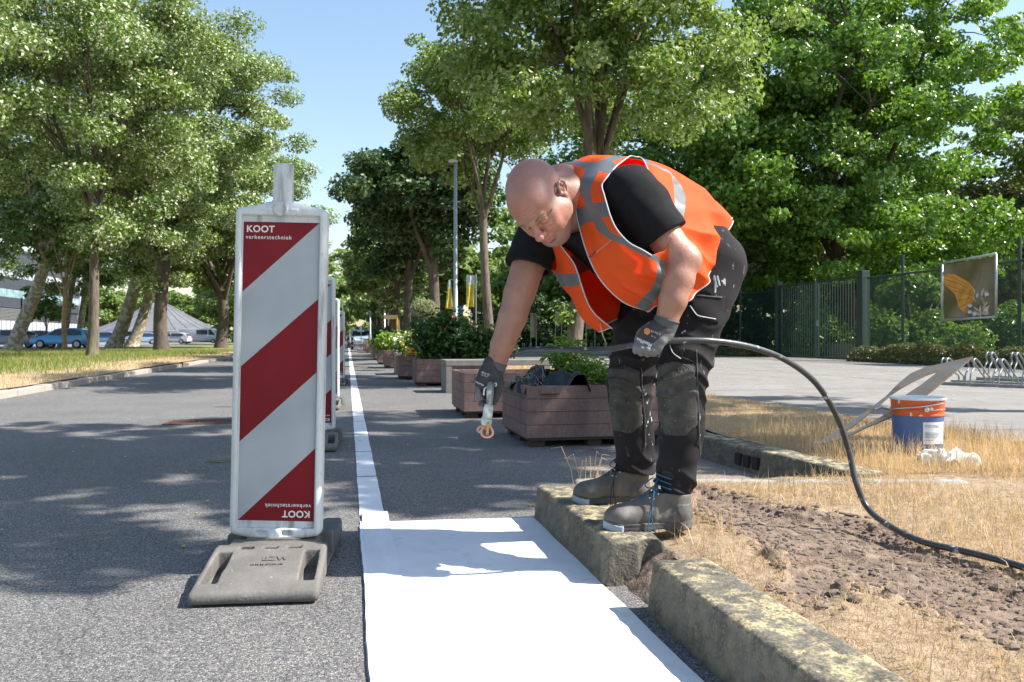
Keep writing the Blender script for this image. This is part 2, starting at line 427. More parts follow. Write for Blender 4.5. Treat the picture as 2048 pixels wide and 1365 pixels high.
M_plaza = mat('pale plaza concrete', (.185, .175, .162), .9, var=(.24, .226, .21), scale=1.2, bump=.003, bscale=60, alt=(.15, .142, .13), altscale=6, altlim=(.5, .75), alt2=(.13, .12, .11), alt2scale=45, alt2lim=(.64, .72))
M_brick = mat('brown clay kerb', (.30, .20, .15), .9, var=(.36, .27, .2), scale=9, bump=.004, bscale=60)
M_ground = mat('far ground', (.13, .15, .06), .95, var=(.24, .22, .12), scale=.5)
M_carpark = mat('car park asphalt', (.17, .17, .17), .9, var=(.2, .2, .2), scale=1)
def flat(name, x0, x1, y0, y1, z, m, kind='structure'):
    me = np_mesh(name, [(x0, y0, z), (x1, y0, z), (x1, y1, z), (x0, y1, z)], np.array([[0, 1, 2, 3]]))
    return tag(mkobj(name, me, m), kind=kind)
flat('ground', -500, 500, -30, 900, -.03, M_ground)
flat('road', -4.30, 4.3, -4, 240, 0, M_asph)
flat('car_park', -80, -17, 34, 190, .02, M_carpark)

# white line: separate painted bars with thin dark joints, and the freshly painted area
def sheet(name, quads, z, m):
    vs = []; fs = []
    for q in quads:
        b = len(vs); vs += [(x, y, z) for x, y in q]; fs.append(list(range(b, b+len(q))))
    me = bpy.data.meshes.new(name); me.from_pydata(vs, [], fs)
    return tag(mkobj(name, me, m), kind='structure')
bars = []; y = 3.62; r_ = random.Random(3)
while y < 110:
    L_ = 1.02 if y < 12 else 8
    g_ = .022 if y < 12 else 0.004
    e = lambda: r_.uniform(-.002, .002)
    n_ = 6; lft = [(0.052+e(), y+(L_-g_)*k/n_) for k in range(n_+1)]; rgt = [(0.158+e(), y+(L_-g_)*k/n_) for k in range(n_+1)][::-1]
    if y < 12 or True: bars.append([(x, yy) for x, yy in lft]+[(x, yy) for x, yy in rgt])
    y += L_
    if 6.2 < y < 7.0: g_ = 0
sheet('road_marking', [b[::-1] for b in bars], .004, M_white)
edge = [(.782+.002*math.sin(k*2.3), 3.43-k*.2) for k in range(22)]
sheet('white_road_area', [[(.052, -.6), (.78, -.6)]+edge[::-1]+[(.45, 3.455), (.16, 3.47), (.052, 3.50)]], .0055, M_white)
# roller overlap strip along the left side: a second slightly thicker paint layer
M_paint2 = mat('second coat of white paint', (.66, .68, .70), .45, var=(.76, .77, .78), scale=6, bump=.0015, bscale=60, alt2=(.6, .62, .65), alt2scale=30, alt2lim=(.6, .75), stretch=(3, .6, 1))
ov = [(.060+.0012*math.sin(k*1.7), 3.66-k*.1) for k in range(43)]; ov2 = [(.172+.0015*math.sin(k*.9+2), 3.66-k*.1) for k in range(43)]
sheet('paint_overlap_strip', [ov[::-1]+ov2], .0095, M_paint2)
# loose edge of masking tape standing up along the paint
tp = MB()
pt = [(0.050-.0022*math.sin(k*.35)-.0008*math.sin(k*2.1), 3.42-k*.06) for k in range(60)]
for k in range(59):
    h0, h1 = .003+.003*math.sin(k*.3)**2, .003+.003*math.sin((k+1)*.3)**2
    (x0, y0), (x1, y1) = pt[k], pt[k+1]
    tp.add([(x0, y0, .001), (x1, y1, .001), (x1-.003, y1, h1), (x0-.003, y0, h0)], [(0, 1, 2, 3)])
    tp.add([(x0, y0, .0105), (x1, y1, .0105), (x1+.012, y1, .0112), (x0+.012, y0, .0112)], [(0, 1, 2, 3)])
M_tape = mat('white masking tape', (.72, .76, .80), .5, var=(.8, .82, .84), scale=30)
tag(tp.build('masking_tape', M_tape, recalc=False), 'thin white strip of masking tape curling up along the left edge of the painted area', 'tape')

# drain grate in the road
dg = MB(); gx, gy = G(405, 845)[:2]
dg.box(gx-.22, gx+.22, gy-.19, gy+.19, -.02, .006)
gr = empty('drain_grate', (gx, gy, 0), 0, 'rust brown slotted drain cover set into the asphalt left of the striped boards', 'drain')
M_rust = mat('rusty iron', (.10, .055, .04), .8, var=(.15, .08, .06), scale=30, metal=.3)
dgo = MB()
for s_ in (-1, 1):
    dgo.box(-.30, .30, s_*.19-.015, s_*.19+.015, -.02, .008); dgo.box(s_*.30-.015, s_*.30+.015, -.174, .174, -.02, .008)
dgo.build('frame', M_rust, gr)
db = MB()
for k in range(14): db.box(-.28, .28, -.17+k*.0255, -.158+k*.0255, -.015, .006)
for k in range(3): db.box(-.15+k*.15-.01, -.15+k*.15+.01, -.175, .175, -.012, .0045)
db.build('bar', M_rust, gr)

# ---- left side: kerb, grass verge, second kerb band, car park
k_ = MB()
y = -3.0
while y < 120:
    if not (22.4 < y < 23.1):
        k_.box(-4.47, -4.30, y, y+.985, -.05, .085+.004*math.sin(y*3), b=.012)
    y += 1.0
M_kerbL = mat('reddish grey kerb stones', (.33, .27, .235), .9, var=(.40, .35, .31), scale=7, bump=.003, bscale=80)
tag(k_.build('kerb', M_kerbL), kind='structure')
def terrain(name, x0, x1, y0, y1, nx, ny, zf, m, maskf=None):
    X, Y = np.meshgrid(np.linspace(x0, x1, nx), np.linspace(y0, y1, ny), indexing='ij')
    Z = zf(X, Y); V = np.stack([X, Y, Z], -1).reshape(-1, 3)
    i = np.arange(nx-1)[:, None]*ny+np.arange(ny-1)[None]; F = np.stack([i, i+ny, i+ny+1, i+1], -1).reshape(-1, 4)
    me = np_mesh(name, V, F, smooth=True)
    if maskf is not None:
        a = me.attributes.new('mask', 'FLOAT', 'POINT'); a.data.foreach_set('value', maskf(X, Y).astype(np.float32).ravel())
    return tag(mkobj(name, me, m), kind='structure')
M_verge = attr_mix_mat('verge ground', ((.30, .23, .12), (.42, .33, .2)), ((.13, .15, .05), (.2, .2, .07)), 'mask')
def lmask(x, y):   # green towards the trees, dry near the kerb
    return np.clip((-x-5.6)*.55+(y-14)*.02+1.2*(vnoise2(x, y, .35, 11)-.5), 0, 1)
def lz(x, y): return .075+.05*vnoise2(x, y, .5, 5)+.0*x
terrain('left_verge', -17, -4.47, -3, 120, 70, 240, lz, M_verge, lmask)

# ---- right side
# soil patch outline on the near island (image measured, then placed on the ground)
_c6 = [(-60, 230), (20, 262), (300, 320), (560, 392), (850, 425), (1100, 505), (1250, 590), (1500, 640), (1824, 790), (1990, 900), (1900, 1130), (1600, 1060), (1300, 930), (1080, 840), (850, 800), (660, 930), (470, 820), (560, 730), (450, 640), (300, 520), (90, 440), (-90, 330)]
SOIL = [tuple(G(1400+a*.3553, 880+b*.3553, .13)[:2]) for a, b in _c6]
def soil_d(x, y):
    """soft 0..1 inside the bare soil"""
    s = 0
    for dx, dy in ((0, 0), (.05, 0), (-.05, 0), (0, .06), (0, -.06), (.035, .04), (-.035, -.04), (.035, -.04), (-.035, .04)):
        s = s+inpoly(np.asarray(x)+dx+.10*(vnoise2(x, y, 6, 31)-.5), np.asarray(y)+dy+.10*(vnoise2(x, y, 6, 37)-.5), SOIL)
    return s/9.0
def rz(x, y):
    s = soil_d(x, y)
    z = .118+.022*(vnoise2(x, y, 2.5, 3)-.5)+.012*(vnoise2(x, y, 14, 9)-.5)
    lump = np.maximum(vnoise2(x, y, 11, 21, 5)-.52, 0)
    rim = s*(1-s)*4
    z = z-s*.022+lump*.09*(s > .2)*(.3+.7*rim)+rim*.014*vnoise2(x, y, 20, 41)
    z = z+np.maximum(vnoise2(x, y, 7, 51, 5)-.62, 0)*.07*s
    e = np.clip((x-.98)/.12, 0, 1); return z*e+(.10)*(1-e)
M_isl = attr_mix_mat('dry ground', ((.22, .155, .095), (.36, .265, .17)), ((.115, .078, .055), (.24, .175, .13)), 'mask', bump=.006, bscale=160)
terrain('dry_verge', .985, 4.13, -1.0, 3.52, 340, 500, rz, M_isl, lambda x, y: soil_d(x, y))
def rz2(x, y): return .115+.03*(vnoise2(x, y, 1.8, 13)-.5)+.012*(vnoise2(x, y, 9, 19)-.5)
M_isl2 = attr_mix_mat('dry ground beyond', ((.30, .21, .12), (.42, .31, .19)), ((.22, .2, .09), (.27, .25, .11)), 'mask', bump=.006, bscale=120)
terrain('far_verge', 2.50, 4.13, 3.52, 11, 90, 320, rz2, M_isl2, lambda x, y: np.clip(vnoise2(x, y, .8, 77)-.35, 0, 1)*.7)
terrain('strip_verge', 2.36, 4.13, 11, 90, 40, 400, rz2, M_isl2, lambda x, y: np.clip(vnoise2(x, y, .8, 79)-.3, 0, 1))

# plaza slabs behind the verge: one sheet per band so the joints are real gaps
flat('joint_bed', 4.1, 15.4, -4, 130, .086, mat('dark joint', (.05, .045, .04), .95))
pv = []
xs_ = [4.13, 8.42, 10.9, 15.0]
for a, b2 in zip(xs_[:-1], xs_[1:]):
    y = -4.0
    while y < 130:
        L_ = 4.6
        pv.append([(a+.012, y+.008), (b2-.012, y+.008), (b2-.012, y+L_-.008), (a+.012, y+L_-.008)]); y += L_
sheet('plaza_paving', pv, .1, M_plaza)
kk = MB(); y = -2.0
while y < 60:
    kk.box(4.085, 4.175, y, y+.99, .02, .108, b=.006); y += 1.0
tag(kk.build('plaza_edging', M_conc), kind='structure')
lawn = flat('lawn', 15.4, 60, 4, 130, .09, mat('lawn', (.10, .17, .03), .95, var=(.17, .24, .05), scale=5, alt=(.30, .27, .10), altscale=14, altlim=(.55, .62)))

# ---- concrete kerb blocks: each one a thing
def kerb_block(name, x0, x1, y0, y1, h, seed, label, notch=False, rz_=0.0, paintside=True):
    v = Vol(Vol.axis(-.16, .16, .006), Vol.axis(-.02, (y1-y0)+.02, .008), Vol.axis(-.05, h+.03, .006), far=.05)
    X, Y, Z = v.grid(); L_ = y1-y0; hw = (x1-x0)/2
    # chamfered slab, left face slightly battered
    bat = .018*np.clip(Z/h, 0, 1)
    qx = np.maximum(-X-hw+bat, X-hw); qy = np.maximum(-Y, Y-L_); qz = np.maximum(-Z-.04, Z-h)
    rd = .016
    a, b2, c = qx+rd, qy+rd, qz+rd
    d = np.sqrt(np.maximum(a, 0)**2+np.maximum(b2, 0)**2+np.maximum(c, 0)**2)+np.minimum(np.maximum(np.maximum(a, b2), c), 0)-rd
    d = np.maximum(d, (Z-X*-1.0-h-hw+.028)/1.414)       # bevelled top edge on the road side
    d = d+.0022*wnoise(X, Y, Z, 45, seed)+.0016*wnoise(X, Y, Z, 130, seed+1)
    if notch:
        g = np.sqrt((X-.045)**2+(Y+.01)**2)-.038
        d = np.maximum(d, -np.maximum(g, -Z-.02))
    v.d = d.astype(np.float32)
    o = mkobj(name, v.mesh(name), M_lichen, loc=((x0+x1)/2, y0, 0)); o.rotation_euler = (0, 0, rz_)
    tag(o, label, 'kerb block', 'lichen covered kerb blocks along the white paint'); return o
kb1 = kerb_block('kerb_block', .782, .995, 2.445, 3.44, .142, 1, 'stubby grooved concrete kerb block with mossy top under the boots of the orange vested man', notch=True)
kb2 = kerb_block('kerb_block', .828, 1.035, .95, 2.205, .146, 5, 'long concrete kerb block with bright yellow lichen top right of the white area')
low = kerb_block('kerb_block', -.05, .06, 0, 1.78, .125, 9, 'thin grey sunken kerb running across behind the boots from road to dry grass')
low.location = (1.02, 3.63, 0); low.rotation_euler = (0, 0, math.radians(-102))
low.data.materials.clear(); low.data.materials.append(M_conc); low['group'] = 'edge kerbs of the dry verge'
yk = kerb_block('kerb_block', 2.25, 2.45, 0, 1.55, .142, 12, 'yellow topped concrete kerb with a drain mouth at the edge of the far dry grass'); yk['group'] = 'edge kerbs of the dry verge'
yk.location = (2.42, 3.47, 0); yk.rotation_euler = (0, 0, math.radians(4.5))
yk2 = copy_tree(yk); yk2.location = (2.30, 5.03, 0); yk2.rotation_euler = (0, 0, 0); yk2.scale = (1, 1.0, 1)
tag(yk2, 'shaded concrete kerb between the brown planter and the dry grass', 'kerb block')
M_dk = mat('drain mouth', (.02, .018, .015), .9)
dm = MB()
for k in range(3): dm.box(-.108, -.07, .78+k*.09, .84+k*.09, .03, .10, b=.006)
dm.build('drain_slot', M_dk, yk)
def mz(x, y): return -.03+.13*np.clip((x-.82)/.17, 0, 1)+.035*(vnoise2(x, y, 16, 91)-.3)
mo = terrain('soil_spill', .80, 1.0, 2.16, 2.50, 50, 80, lambda x, y: mz(x, y), M_isl, lambda x, y: np.clip(.4+vnoise2(x, y, 9, 92), 0, 1))
# strip of debris between kerbs
terrain('gravel_strip', 1.05, 2.3, 3.66, 5.3, 60, 80, lambda x, y: .004+.012*vnoise2(x, y, 8, 71)*np.clip((y-3.66)*6, 0, 1)*np.clip((x-1.2)*3, 0, 1)*np.clip((5.3-y)*3, 0, 1)-.006, mat('gravelly dirt', (.30, .24, .19), .95, var=(.17, .15, .13), scale=40, bump=.006, bscale=150))

# ---- grass blades
def blades(name, P, h, width, lean, m, seed, kind='stuff', label=None):
    """P (n,3) roots; bent blades of 5 points"""
    r = np.random.default_rng(seed); n = len(P); a = r.uniform(0, 2*PI, n); hh = h*r.uniform(.35, 1.15, n)
    la = r.uniform(0, 2*PI, n); ll = lean*np.abs(r.normal(0, 1, n)); ll = np.minimum(ll, 2.2)
    wx = np.cos(a)*width*.5*r.uniform(.6, 1.3, n); wy = np.sin(a)*width*.5*r.uniform(.6, 1.3, n)
    def pt(t):
        o = hh*ll*t**1.6; z = hh*np.sqrt(np.maximum(0, t*t-(np.minimum(ll, .95)*t**1.6)**2*.9))
        return P[:, 0]+np.cos(la)*o, P[:, 1]+np.sin(la)*o, P[:, 2]+np.maximum(z, .004*t)
    x1, y1, z1 = pt(.55); x2, y2, z2 = pt(1.0)
    V = np.stack([np.stack([P[:, 0]-wx, P[:, 1]-wy, P[:, 2]-.01], 1), np.stack([P[:, 0]+wx, P[:, 1]+wy, P[:, 2]-.01], 1),
                  np.stack([x1+wx*.8, y1+wy*.8, z1], 1), np.stack([x1-wx*.8, y1-wy*.8, z1], 1), np.stack([x2, y2, z2], 1)], 1).reshape(-1, 3)
    b = np.arange(n)*5
    T = np.concatenate([np.stack([b, b+1, b+2], 1), np.stack([b, b+2, b+3], 1), np.stack([b+3, b+2, b+4], 1)])
    o = mkobj(name, np_mesh(name, V, T), m)
    return tag(o, label, 'grass', kind=kind)
M_straw = leafmat('dry straw grass', (.23, .155, .085), (.50, .38, .245), (.41, .31, .20), tl=.2, rough=.7, third=((.10, .12, .03), .88))
M_straw2 = leafmat('bleached straw grass', (.36, .25, .15), (.64, .50, .34), (.52, .40, .27), tl=.2, rough=.7, third=((.15, .17, .05), .92))
M_green = leafmat('green grass', (.10, .16, .03), (.22, .26, .06), (.17, .22, .06), tl=.4, rough=.6, third=((.42, .33, .17), .62))
def scatter(n, x0, x1, y0, y1, seed, keep=None, yexp=1.0):
    r = np.random.default_rng(seed); x = r.uniform(x0, x1, n); y = y0+(y1-y0)*r.uniform(0, 1, n)**yexp
    if keep is not None:
        k = keep(x, y, r); x, y = x[k], y[k]
    return x, y
def near_keep(x, y, r):
    s = soil_d(x, y); t = vnoise2(x, y, 3.2, 61)
    return (r.random(len(x)) < np.where(s > .5, .20, 1)*(t > .34)*np.clip(t*1.8-.2, 0, 1)) & ~((x < 1.2) & (y < 3.3) & (y > 2.4) & (r.random(len(x)) < .35))
x, y = scatter(95000, 1.04, 4.05, .9, 3.5, 1, near_keep)
blades('dry_grass', np.stack([x, y, rz(x, y)], 1), .026, .0018, 2.0, M_straw, 2, label='short dry straw coloured grass on the ground right of the kerb blocks')
x, y = scatter(7000, 1.05, 4.05, 1.3, 3.6, 3, lambda x, y, r: (soil_d(x, y) < .4) & (vnoise2(x, y, 2.2, 81) > .47))
blades('tall_dry_grass', np.stack([x, y, rz(x, y)], 1), .105, .0022, .7, M_straw2, 4, label='longer bleached grass stalks standing in tufts beyond the bare soil')
x, y = scatter(60000, 2.53, 4.1, 3.5, 9.5, 5, lambda x, y, r: vnoise2(x, y, 2.6, 83)+.25*r.random(len(x)) > .42, 1.5)
blades('dry_grass', np.stack([x, y, rz2(x, y)], 1), .042, .0026, 1.7, M_straw2, 6, label='dense dry yellow grass around the paint bucket')
x, y = scatter(9000, 2.54, 4.1, 3.3, 5.2, 15, lambda x, y, r: vnoise2(x, y, 2.5, 85) > .42)
blades('tall_dry_grass', np.stack([x, y, rz2(x, y)], 1), .15, .0025, .6, M_straw2, 16, label='wispy dry stalks in front of the bucket and rag')
x, y = scatter(26000, 2.4, 4.1, 9.5, 60, 7, None, 1.6)
blades('dry_grass', np.stack([x, y, rz2(x, y)], 1), .10, .010, .8, M_straw2, 8, label='yellow grass strip beneath the right hand row of trees')
x, y = scatter(900, 1.0, 1.5, 3.5, 3.8, 17); blades('tall_dry_grass', np.stack([x, y, x*0+.02], 1), .05, .003, .8, M_straw2, 18, label='few dry blades in the joint behind the kerb block')
# a few long stalks beside the boots
r_ = random.Random(4); gt = MB()
for k in range(9):
    p = G(1165+r_.uniform(-18, 28), 985, .05); a = r_.uniform(0, 6.28); h = r_.uniform(.1, .22); q = r_.uniform(.02, .08)
    gt.tube([p, p+Vector((math.cos(a)*q*.3, math.sin(a)*q*.3, h*.5)), p+Vector((math.cos(a)*q, math.sin(a)*q, h)), p+Vector((math.cos(a)*q*1.8, math.sin(a)*q*1.8, h*.94))], [.002, .0017, .002, .0008], n=5)
gt.build('grass_tuft', M_straw2); tag(bpy.data.objects['grass_tuft'], 'tuft of long bleached grass stalks standing beside the far boot', 'grass')
# left verge grass
def lk(green):
    def k(x, y, r):
        mk = lmask(x, y); return (r.random(len(x)) < (mk if green else 1-mk*.8))
    return k
x, y = scatter(60000, -16, -4.5, 9, 46, 21, lk(True), 1.3)
blades('green_grass', np.stack([x, y, lz(x, y)], 1), .17, .014, .6, M_green, 22, label='long green grass under the left hand trees')
x, y = scatter(60000, -12, -4.48, 8, 34, 23, lk(False), 1.3)
blades('dry_grass', np.stack([x, y, lz(x, y)], 1), .08, .008, 1.0, M_straw2, 24, label='yellowed grass beside the left kerb')
# leaves and crumbs on the ground
M_dleaf = leafmat('fallen leaf', (.38, .33, .10), (.5, .42, .16), (.4, .35, .15), tl=.1)
r_ = np.random.default_rng(5); n = 900; lx = r_.uniform(4.2, 14.8, n); ly = r_.uniform(4, 28, n); a = r_.uniform(0, 6.28, n); s_ = r_.uniform(.015, .035, n)
V = np.stack([np.stack([lx+np.cos(a+q)*s_*k, ly+np.sin(a+q)*s_*k, .104+0*lx+.006*k2], 1) for q, k, k2 in ((0, 1, 1), (1.4, .6, 0), (3.1, 1, .6), (4.6, .6, 0))], 1).reshape(-1, 3)
tag(mkobj('fallen_leaves', np_mesh('fallen_leaves', V, np.arange(n*4).reshape(-1, 4)), M_dleaf), 'small dry leaves scattered over the pale plaza', 'leaves', kind='stuff')
r_ = np.random.default_rng(15); n = 420; lx = np.concatenate([r_.uniform(-4.25, 2.2, n//2), -4.28+np.abs(r_.normal(0, .12, n-n//2))]); ly = np.concatenate([3.2+18*r_.random(n//2)**1.5, r_.uniform(6, 30, n-n//2)]); a = r_.uniform(0, 6.28, n); s_ = r_.uniform(.006, .016, n)
kk_ = ~((lx > .03) & (lx < .8) & (ly < 3.6)); lx, ly, a, s_ = lx[kk_], ly[kk_], a[kk_], s_[kk_]; n = len(lx)
V = np.stack([np.stack([lx+np.cos(a+q)*s_*k, ly+np.sin(a+q)*s_*k, .004+0*lx+.005*k2], 1) for q, k, k2 in ((0, 1, 1), (1.4, .6, 0), (3.1, 1, .6), (4.6, .6, 0))], 1).reshape(-1, 3)
tag(mkobj('leaf_litter', np_mesh('leaf_litter', V, np.arange(n*4).reshape(-1, 4)), M_dleaf), 'tiny dry leaf scraps scattered on the asphalt and along the left kerb', 'leaves', kind='stuff')
# clods and torn turf on the soil patch
nb = 0; cl_ = MB(); rc = random.Random(9)
bm0 = bmesh.new(); bmesh.ops.create_icosphere(bm0, subdivisions=1, radius=1); icoV = [v.co.copy() for v in bm0.verts]; icoF = [[v.index for v in f.verts] for f in bm0.faces]; bm0.free()
rq = np.random.default_rng(9); qx = rq.uniform(1.05, 2.6, 9000); qy = rq.uniform(.9, 3.3, 9000); qs = soil_d(qx, qy); qk = qs > .1; qx, qy, qs = qx[qk][:1500], qy[qk][:1500], qs[qk][:1500]; qz = rz(qx, qy)
for x, y, s, z in zip(qx, qy, qs, qz):
    sz = rc.uniform(.0025, .010)*(1.7 if (s < .9 and rc.random() < .3) else 1)
    cl_.add([Vector((v.x*sz*rc.uniform(.6, 1.3)*1.2+x, v.y*sz*rc.uniform(.6, 1.3)*1.2+y, v.z*sz*rc.uniform(.5, 1)+z)) for v in icoV], icoF)
tag(cl_.build('soil_crumbs', mat('dark soil', (.11, .08, .06), .95, var=(.20, .15, .12), scale=60), recalc=False), 'crumbs and clods of dark earth on the bare patch', 'soil', kind='stuff')
leaf = MB(); lp = G(437, 926)
for (dx, dy, s) in ((0, 0, .05), (.06, .01, .04), (-.05, .015, .035)):
    leaf.add([(lp.x+dx-s, lp.y+dy, .006), (lp.x+dx, lp.y+dy-s*.5, .02), (lp.x+dx+s, lp.y+dy, .008), (lp.x+dx, lp.y+dy+s*.5, .016)], [(0, 1, 2, 3)])
tag(leaf.build('fallen_leaf', leafmat('green fallen leaf', (.12, .17, .05), (.2, .25, .08), (.2, .25, .1)), recalc=False), 'small green fallen leaf lying on the road left of the nearest striped board', 'leaf')
# ================================================================ TRAFFIC BEACONS
M_frame = mat('weathered white plastic', (.48, .50, .50), .5, var=(.62, .64, .64), scale=5, stretch=(3, 3, .5), alt=(.28, .27, .26), altscale=9, altlim=(.56, .72), alt2=(.42, .36, .33), alt2scale=70, alt2lim=(.62, .7), bump=.0006, bscale=50)
def foil(name, c1, c2, dots):
    m = bpy.data.materials.new(name); t, p, out = nodes(m); N = t.nodes.new; L = t.links.new
    tc = N('ShaderNodeTexCoord')
    n = N('ShaderNodeTexNoise'); n.inputs['Scale'].default_value = 3.5; n.inputs['Detail'].default_value = 8; L(tc.outputs['Object'], n.inputs[0])
    r = N('ShaderNodeMapRange'); r.inputs[1].default_value = .35; r.inputs[2].default_value = .65; L(n.outputs[0], r.inputs[0])
    x = N('ShaderNodeMix'); x.data_type = 'RGBA'; L(r.outputs[0], x.inputs[0]); x.inputs[6].default_value = rgba(c1); x.inputs[7].default_value = rgba(c2)
    mp = N('ShaderNodeMapping'); mp.inputs['Scale'].default_value = (300, 1, 300); mp.inputs['Rotation'].default_value = (0, math.radians(45), 0); L(tc.outputs['Object'], mp.inputs[0])
    ck = N('ShaderNodeTexVoronoi'); ck.feature = 'F1'; ck.inputs['Scale'].default_value = 1; ck.inputs['Randomness'].default_value = 0; L(mp.outputs[0], ck.inputs[0])
    rr = N('ShaderNodeMapRange'); rr.inputs[1].default_value = .25; rr.inputs[2].default_value = .42; rr.inputs[3].default_value = dots; rr.inputs[4].default_value = 1; L(ck.outputs[0], rr.inputs[0])
    sc = N('ShaderNodeVectorMath'); sc.operation = 'SCALE'; L(x.outputs[2], sc.inputs[0]); L(rr.outputs[0], sc.inputs['Scale'])
    # scratches
    n2 = N('ShaderNodeTexNoise'); n2.inputs['Scale'].default_value = 22; n2.inputs['Detail'].default_value = 10; n2.inputs['Roughness'].default_value = .75; L(tc.outputs['Object'], n2.inputs[0])
    r2 = N('ShaderNodeMapRange'); r2.inputs[1].default_value = .655; r2.inputs[2].default_value = .73; r2.inputs[4].default_value = .6; L(n2.outputs[0], r2.inputs[0])
    y = N('ShaderNodeMix'); y.data_type = 'RGBA'; L(r2.outputs[0], y.inputs[0]); L(sc.outputs[0], y.inputs[6]); y.inputs[7].default_value = (.5, .48, .47, 1)
    L(y.outputs[2], p.inputs['Base Color']); p.inputs['Roughness'].default_value = .42; p.inputs['Specular IOR Level'].default_value = .3
    p.inputs['Metallic'].default_value = .0
    return m
M_fred = foil('red reflective foil', (.155, .0015, .007), (.21, .003, .010), .92); M_fwht = foil('white reflective foil', (.36, .39, .41), (.48, .50, .51), .66)
M_ltr = mat('white lettering', (.72, .70, .68), .5)
M_rub = mat('recycled rubber foot', (.105, .097, .088), .85, var=(.17, .158, .143), scale=9, alt=(.12, .11, .10), altscale=5, altlim=(.52, .68), bump=.002, bscale=90, alt2=(.28, .26, .23), alt2scale=50, alt2lim=(.68, .74))
M_rubd = mat('dark rubber', (.07, .075, .08), .8, var=(.11, .11, .11), scale=12)
FW, FH, FD = .153, 1.12, .028           # half width, frame height, half depth of the frame
PW, P0, P1 = .127, .056, 1.056          # panel half width, bottom, top (above the frame bottom)
def frame_mesh():
    v = Vol(Vol.axis(-.17, .17, .0035), Vol.axis(-.04, .04, .0035), Vol.axis(-.05, 1.30, .0045), far=.05)
    X, Y, Z = v.grid()
    top = 1.100+.030*(1-np.minimum(np.abs(X)/.15, 1)); bot = 0.012-.028*(1-np.minimum(np.abs(X)/.15, 1))**.8
    def rbox(X, Y, qz, hx, hy, r):
        a, b2, c = np.abs(X)-hx+r, np.abs(Y)-hy+r, qz+r
        return np.sqrt(np.maximum(a, 0)**2+np.maximum(b2, 0)**2+np.maximum(c, 0)**2)+np.minimum(np.maximum(np.maximum(a, b2), c), 0)-r
    d = rbox(X, Y, np.maximum(Z-top, bot-Z), FW, FD, .016)
    rec = rbox(X, np.abs(Y)-.024, np.maximum(Z-1.078, .034-Z), .131, .012, .004)     # recess front and back
    d = np.maximum(d, -rec)
    h = rbox(X, Y, np.maximum(Z-1.255, 1.08-Z), .032, .02, .012); d = np.minimum(d, h)       # handle
    h = rbox(X, Y, np.maximum(Z+.005, -.038-Z), .045+.0*X, .014, .006); d = np.minimum(d, h)
    cyl = np.maximum(np.sqrt(X**2+(Z-1.098)**2)-.024, np.abs(Y)-.033); d = np.minimum(d, cyl)
    d = np.maximum(d, -np.maximum(np.sqrt(X**2+(Z-1.098)**2)-.019, -(np.abs(Y)-.030)))
    cyl = np.maximum(np.sqrt(X**2+(Z-.012)**2)-.022, np.abs(Y)-.032); d = np.minimum(d, cyl)
    for s in (-1, 1):
        d = np.minimum(d, np.maximum(np.maximum(np.abs(X-s*.044)-.014, np.abs(Z-1.094)-.005), np.abs(Y)-.032))
        d = np.maximum(d, -np.maximum(np.maximum(np.abs(X-s*.042)-.016, np.abs(Z-.018)-.007), -(np.abs(Y)-.02)))
    v.d = d.astype(np.float32); return v.mesh('frame')
def panel_part(mats, parent, yf):
    """stripes as flat foils, the lettering as thin flat letters"""
    W2 = PW; Hh = P1-P0
    # diagonal borders: (height at left, height at right) measured from the panel bottom
    lines = [(.0, .262), (.272, .516), (.548, .775), (.768, 1.0)]
    lines = [(.0, .245), (.262, .500), (.515, .745), (.765, 1.0)]
    zl = [P0+a for a, _ in lines]; zr = [P0+b2 for _, b2 in lines]
    cells = [([(-W2, P0), (W2, P0), (W2, zr[0])], 0), ([(-W2, P0), (W2, zr[0]), (W2, zr[1]), (-W2, zl[1])], 1), ([(-W2, zl[1]), (W2, zr[1]), (W2, zr[2]), (-W2, zl[2])], 0),
             ([(-W2, zl[2]), (W2, zr[2]), (W2, P1), (-W2, zl[3])], 1), ([(-W2, zl[3]), (W2, P1), (-W2, P1)], 0)]
    mb = MB()
    for poly, mi in cells: mb.add([(x, yf, z) for x, z in poly], [tuple(range(len(poly)))], mi)
    mb.box(-W2-.004, W2+.004, yf+.001, yf+.006, P0-.012, P1+.02, 2)
    return mb.build('striped_panel', mats, parent, recalc=False)
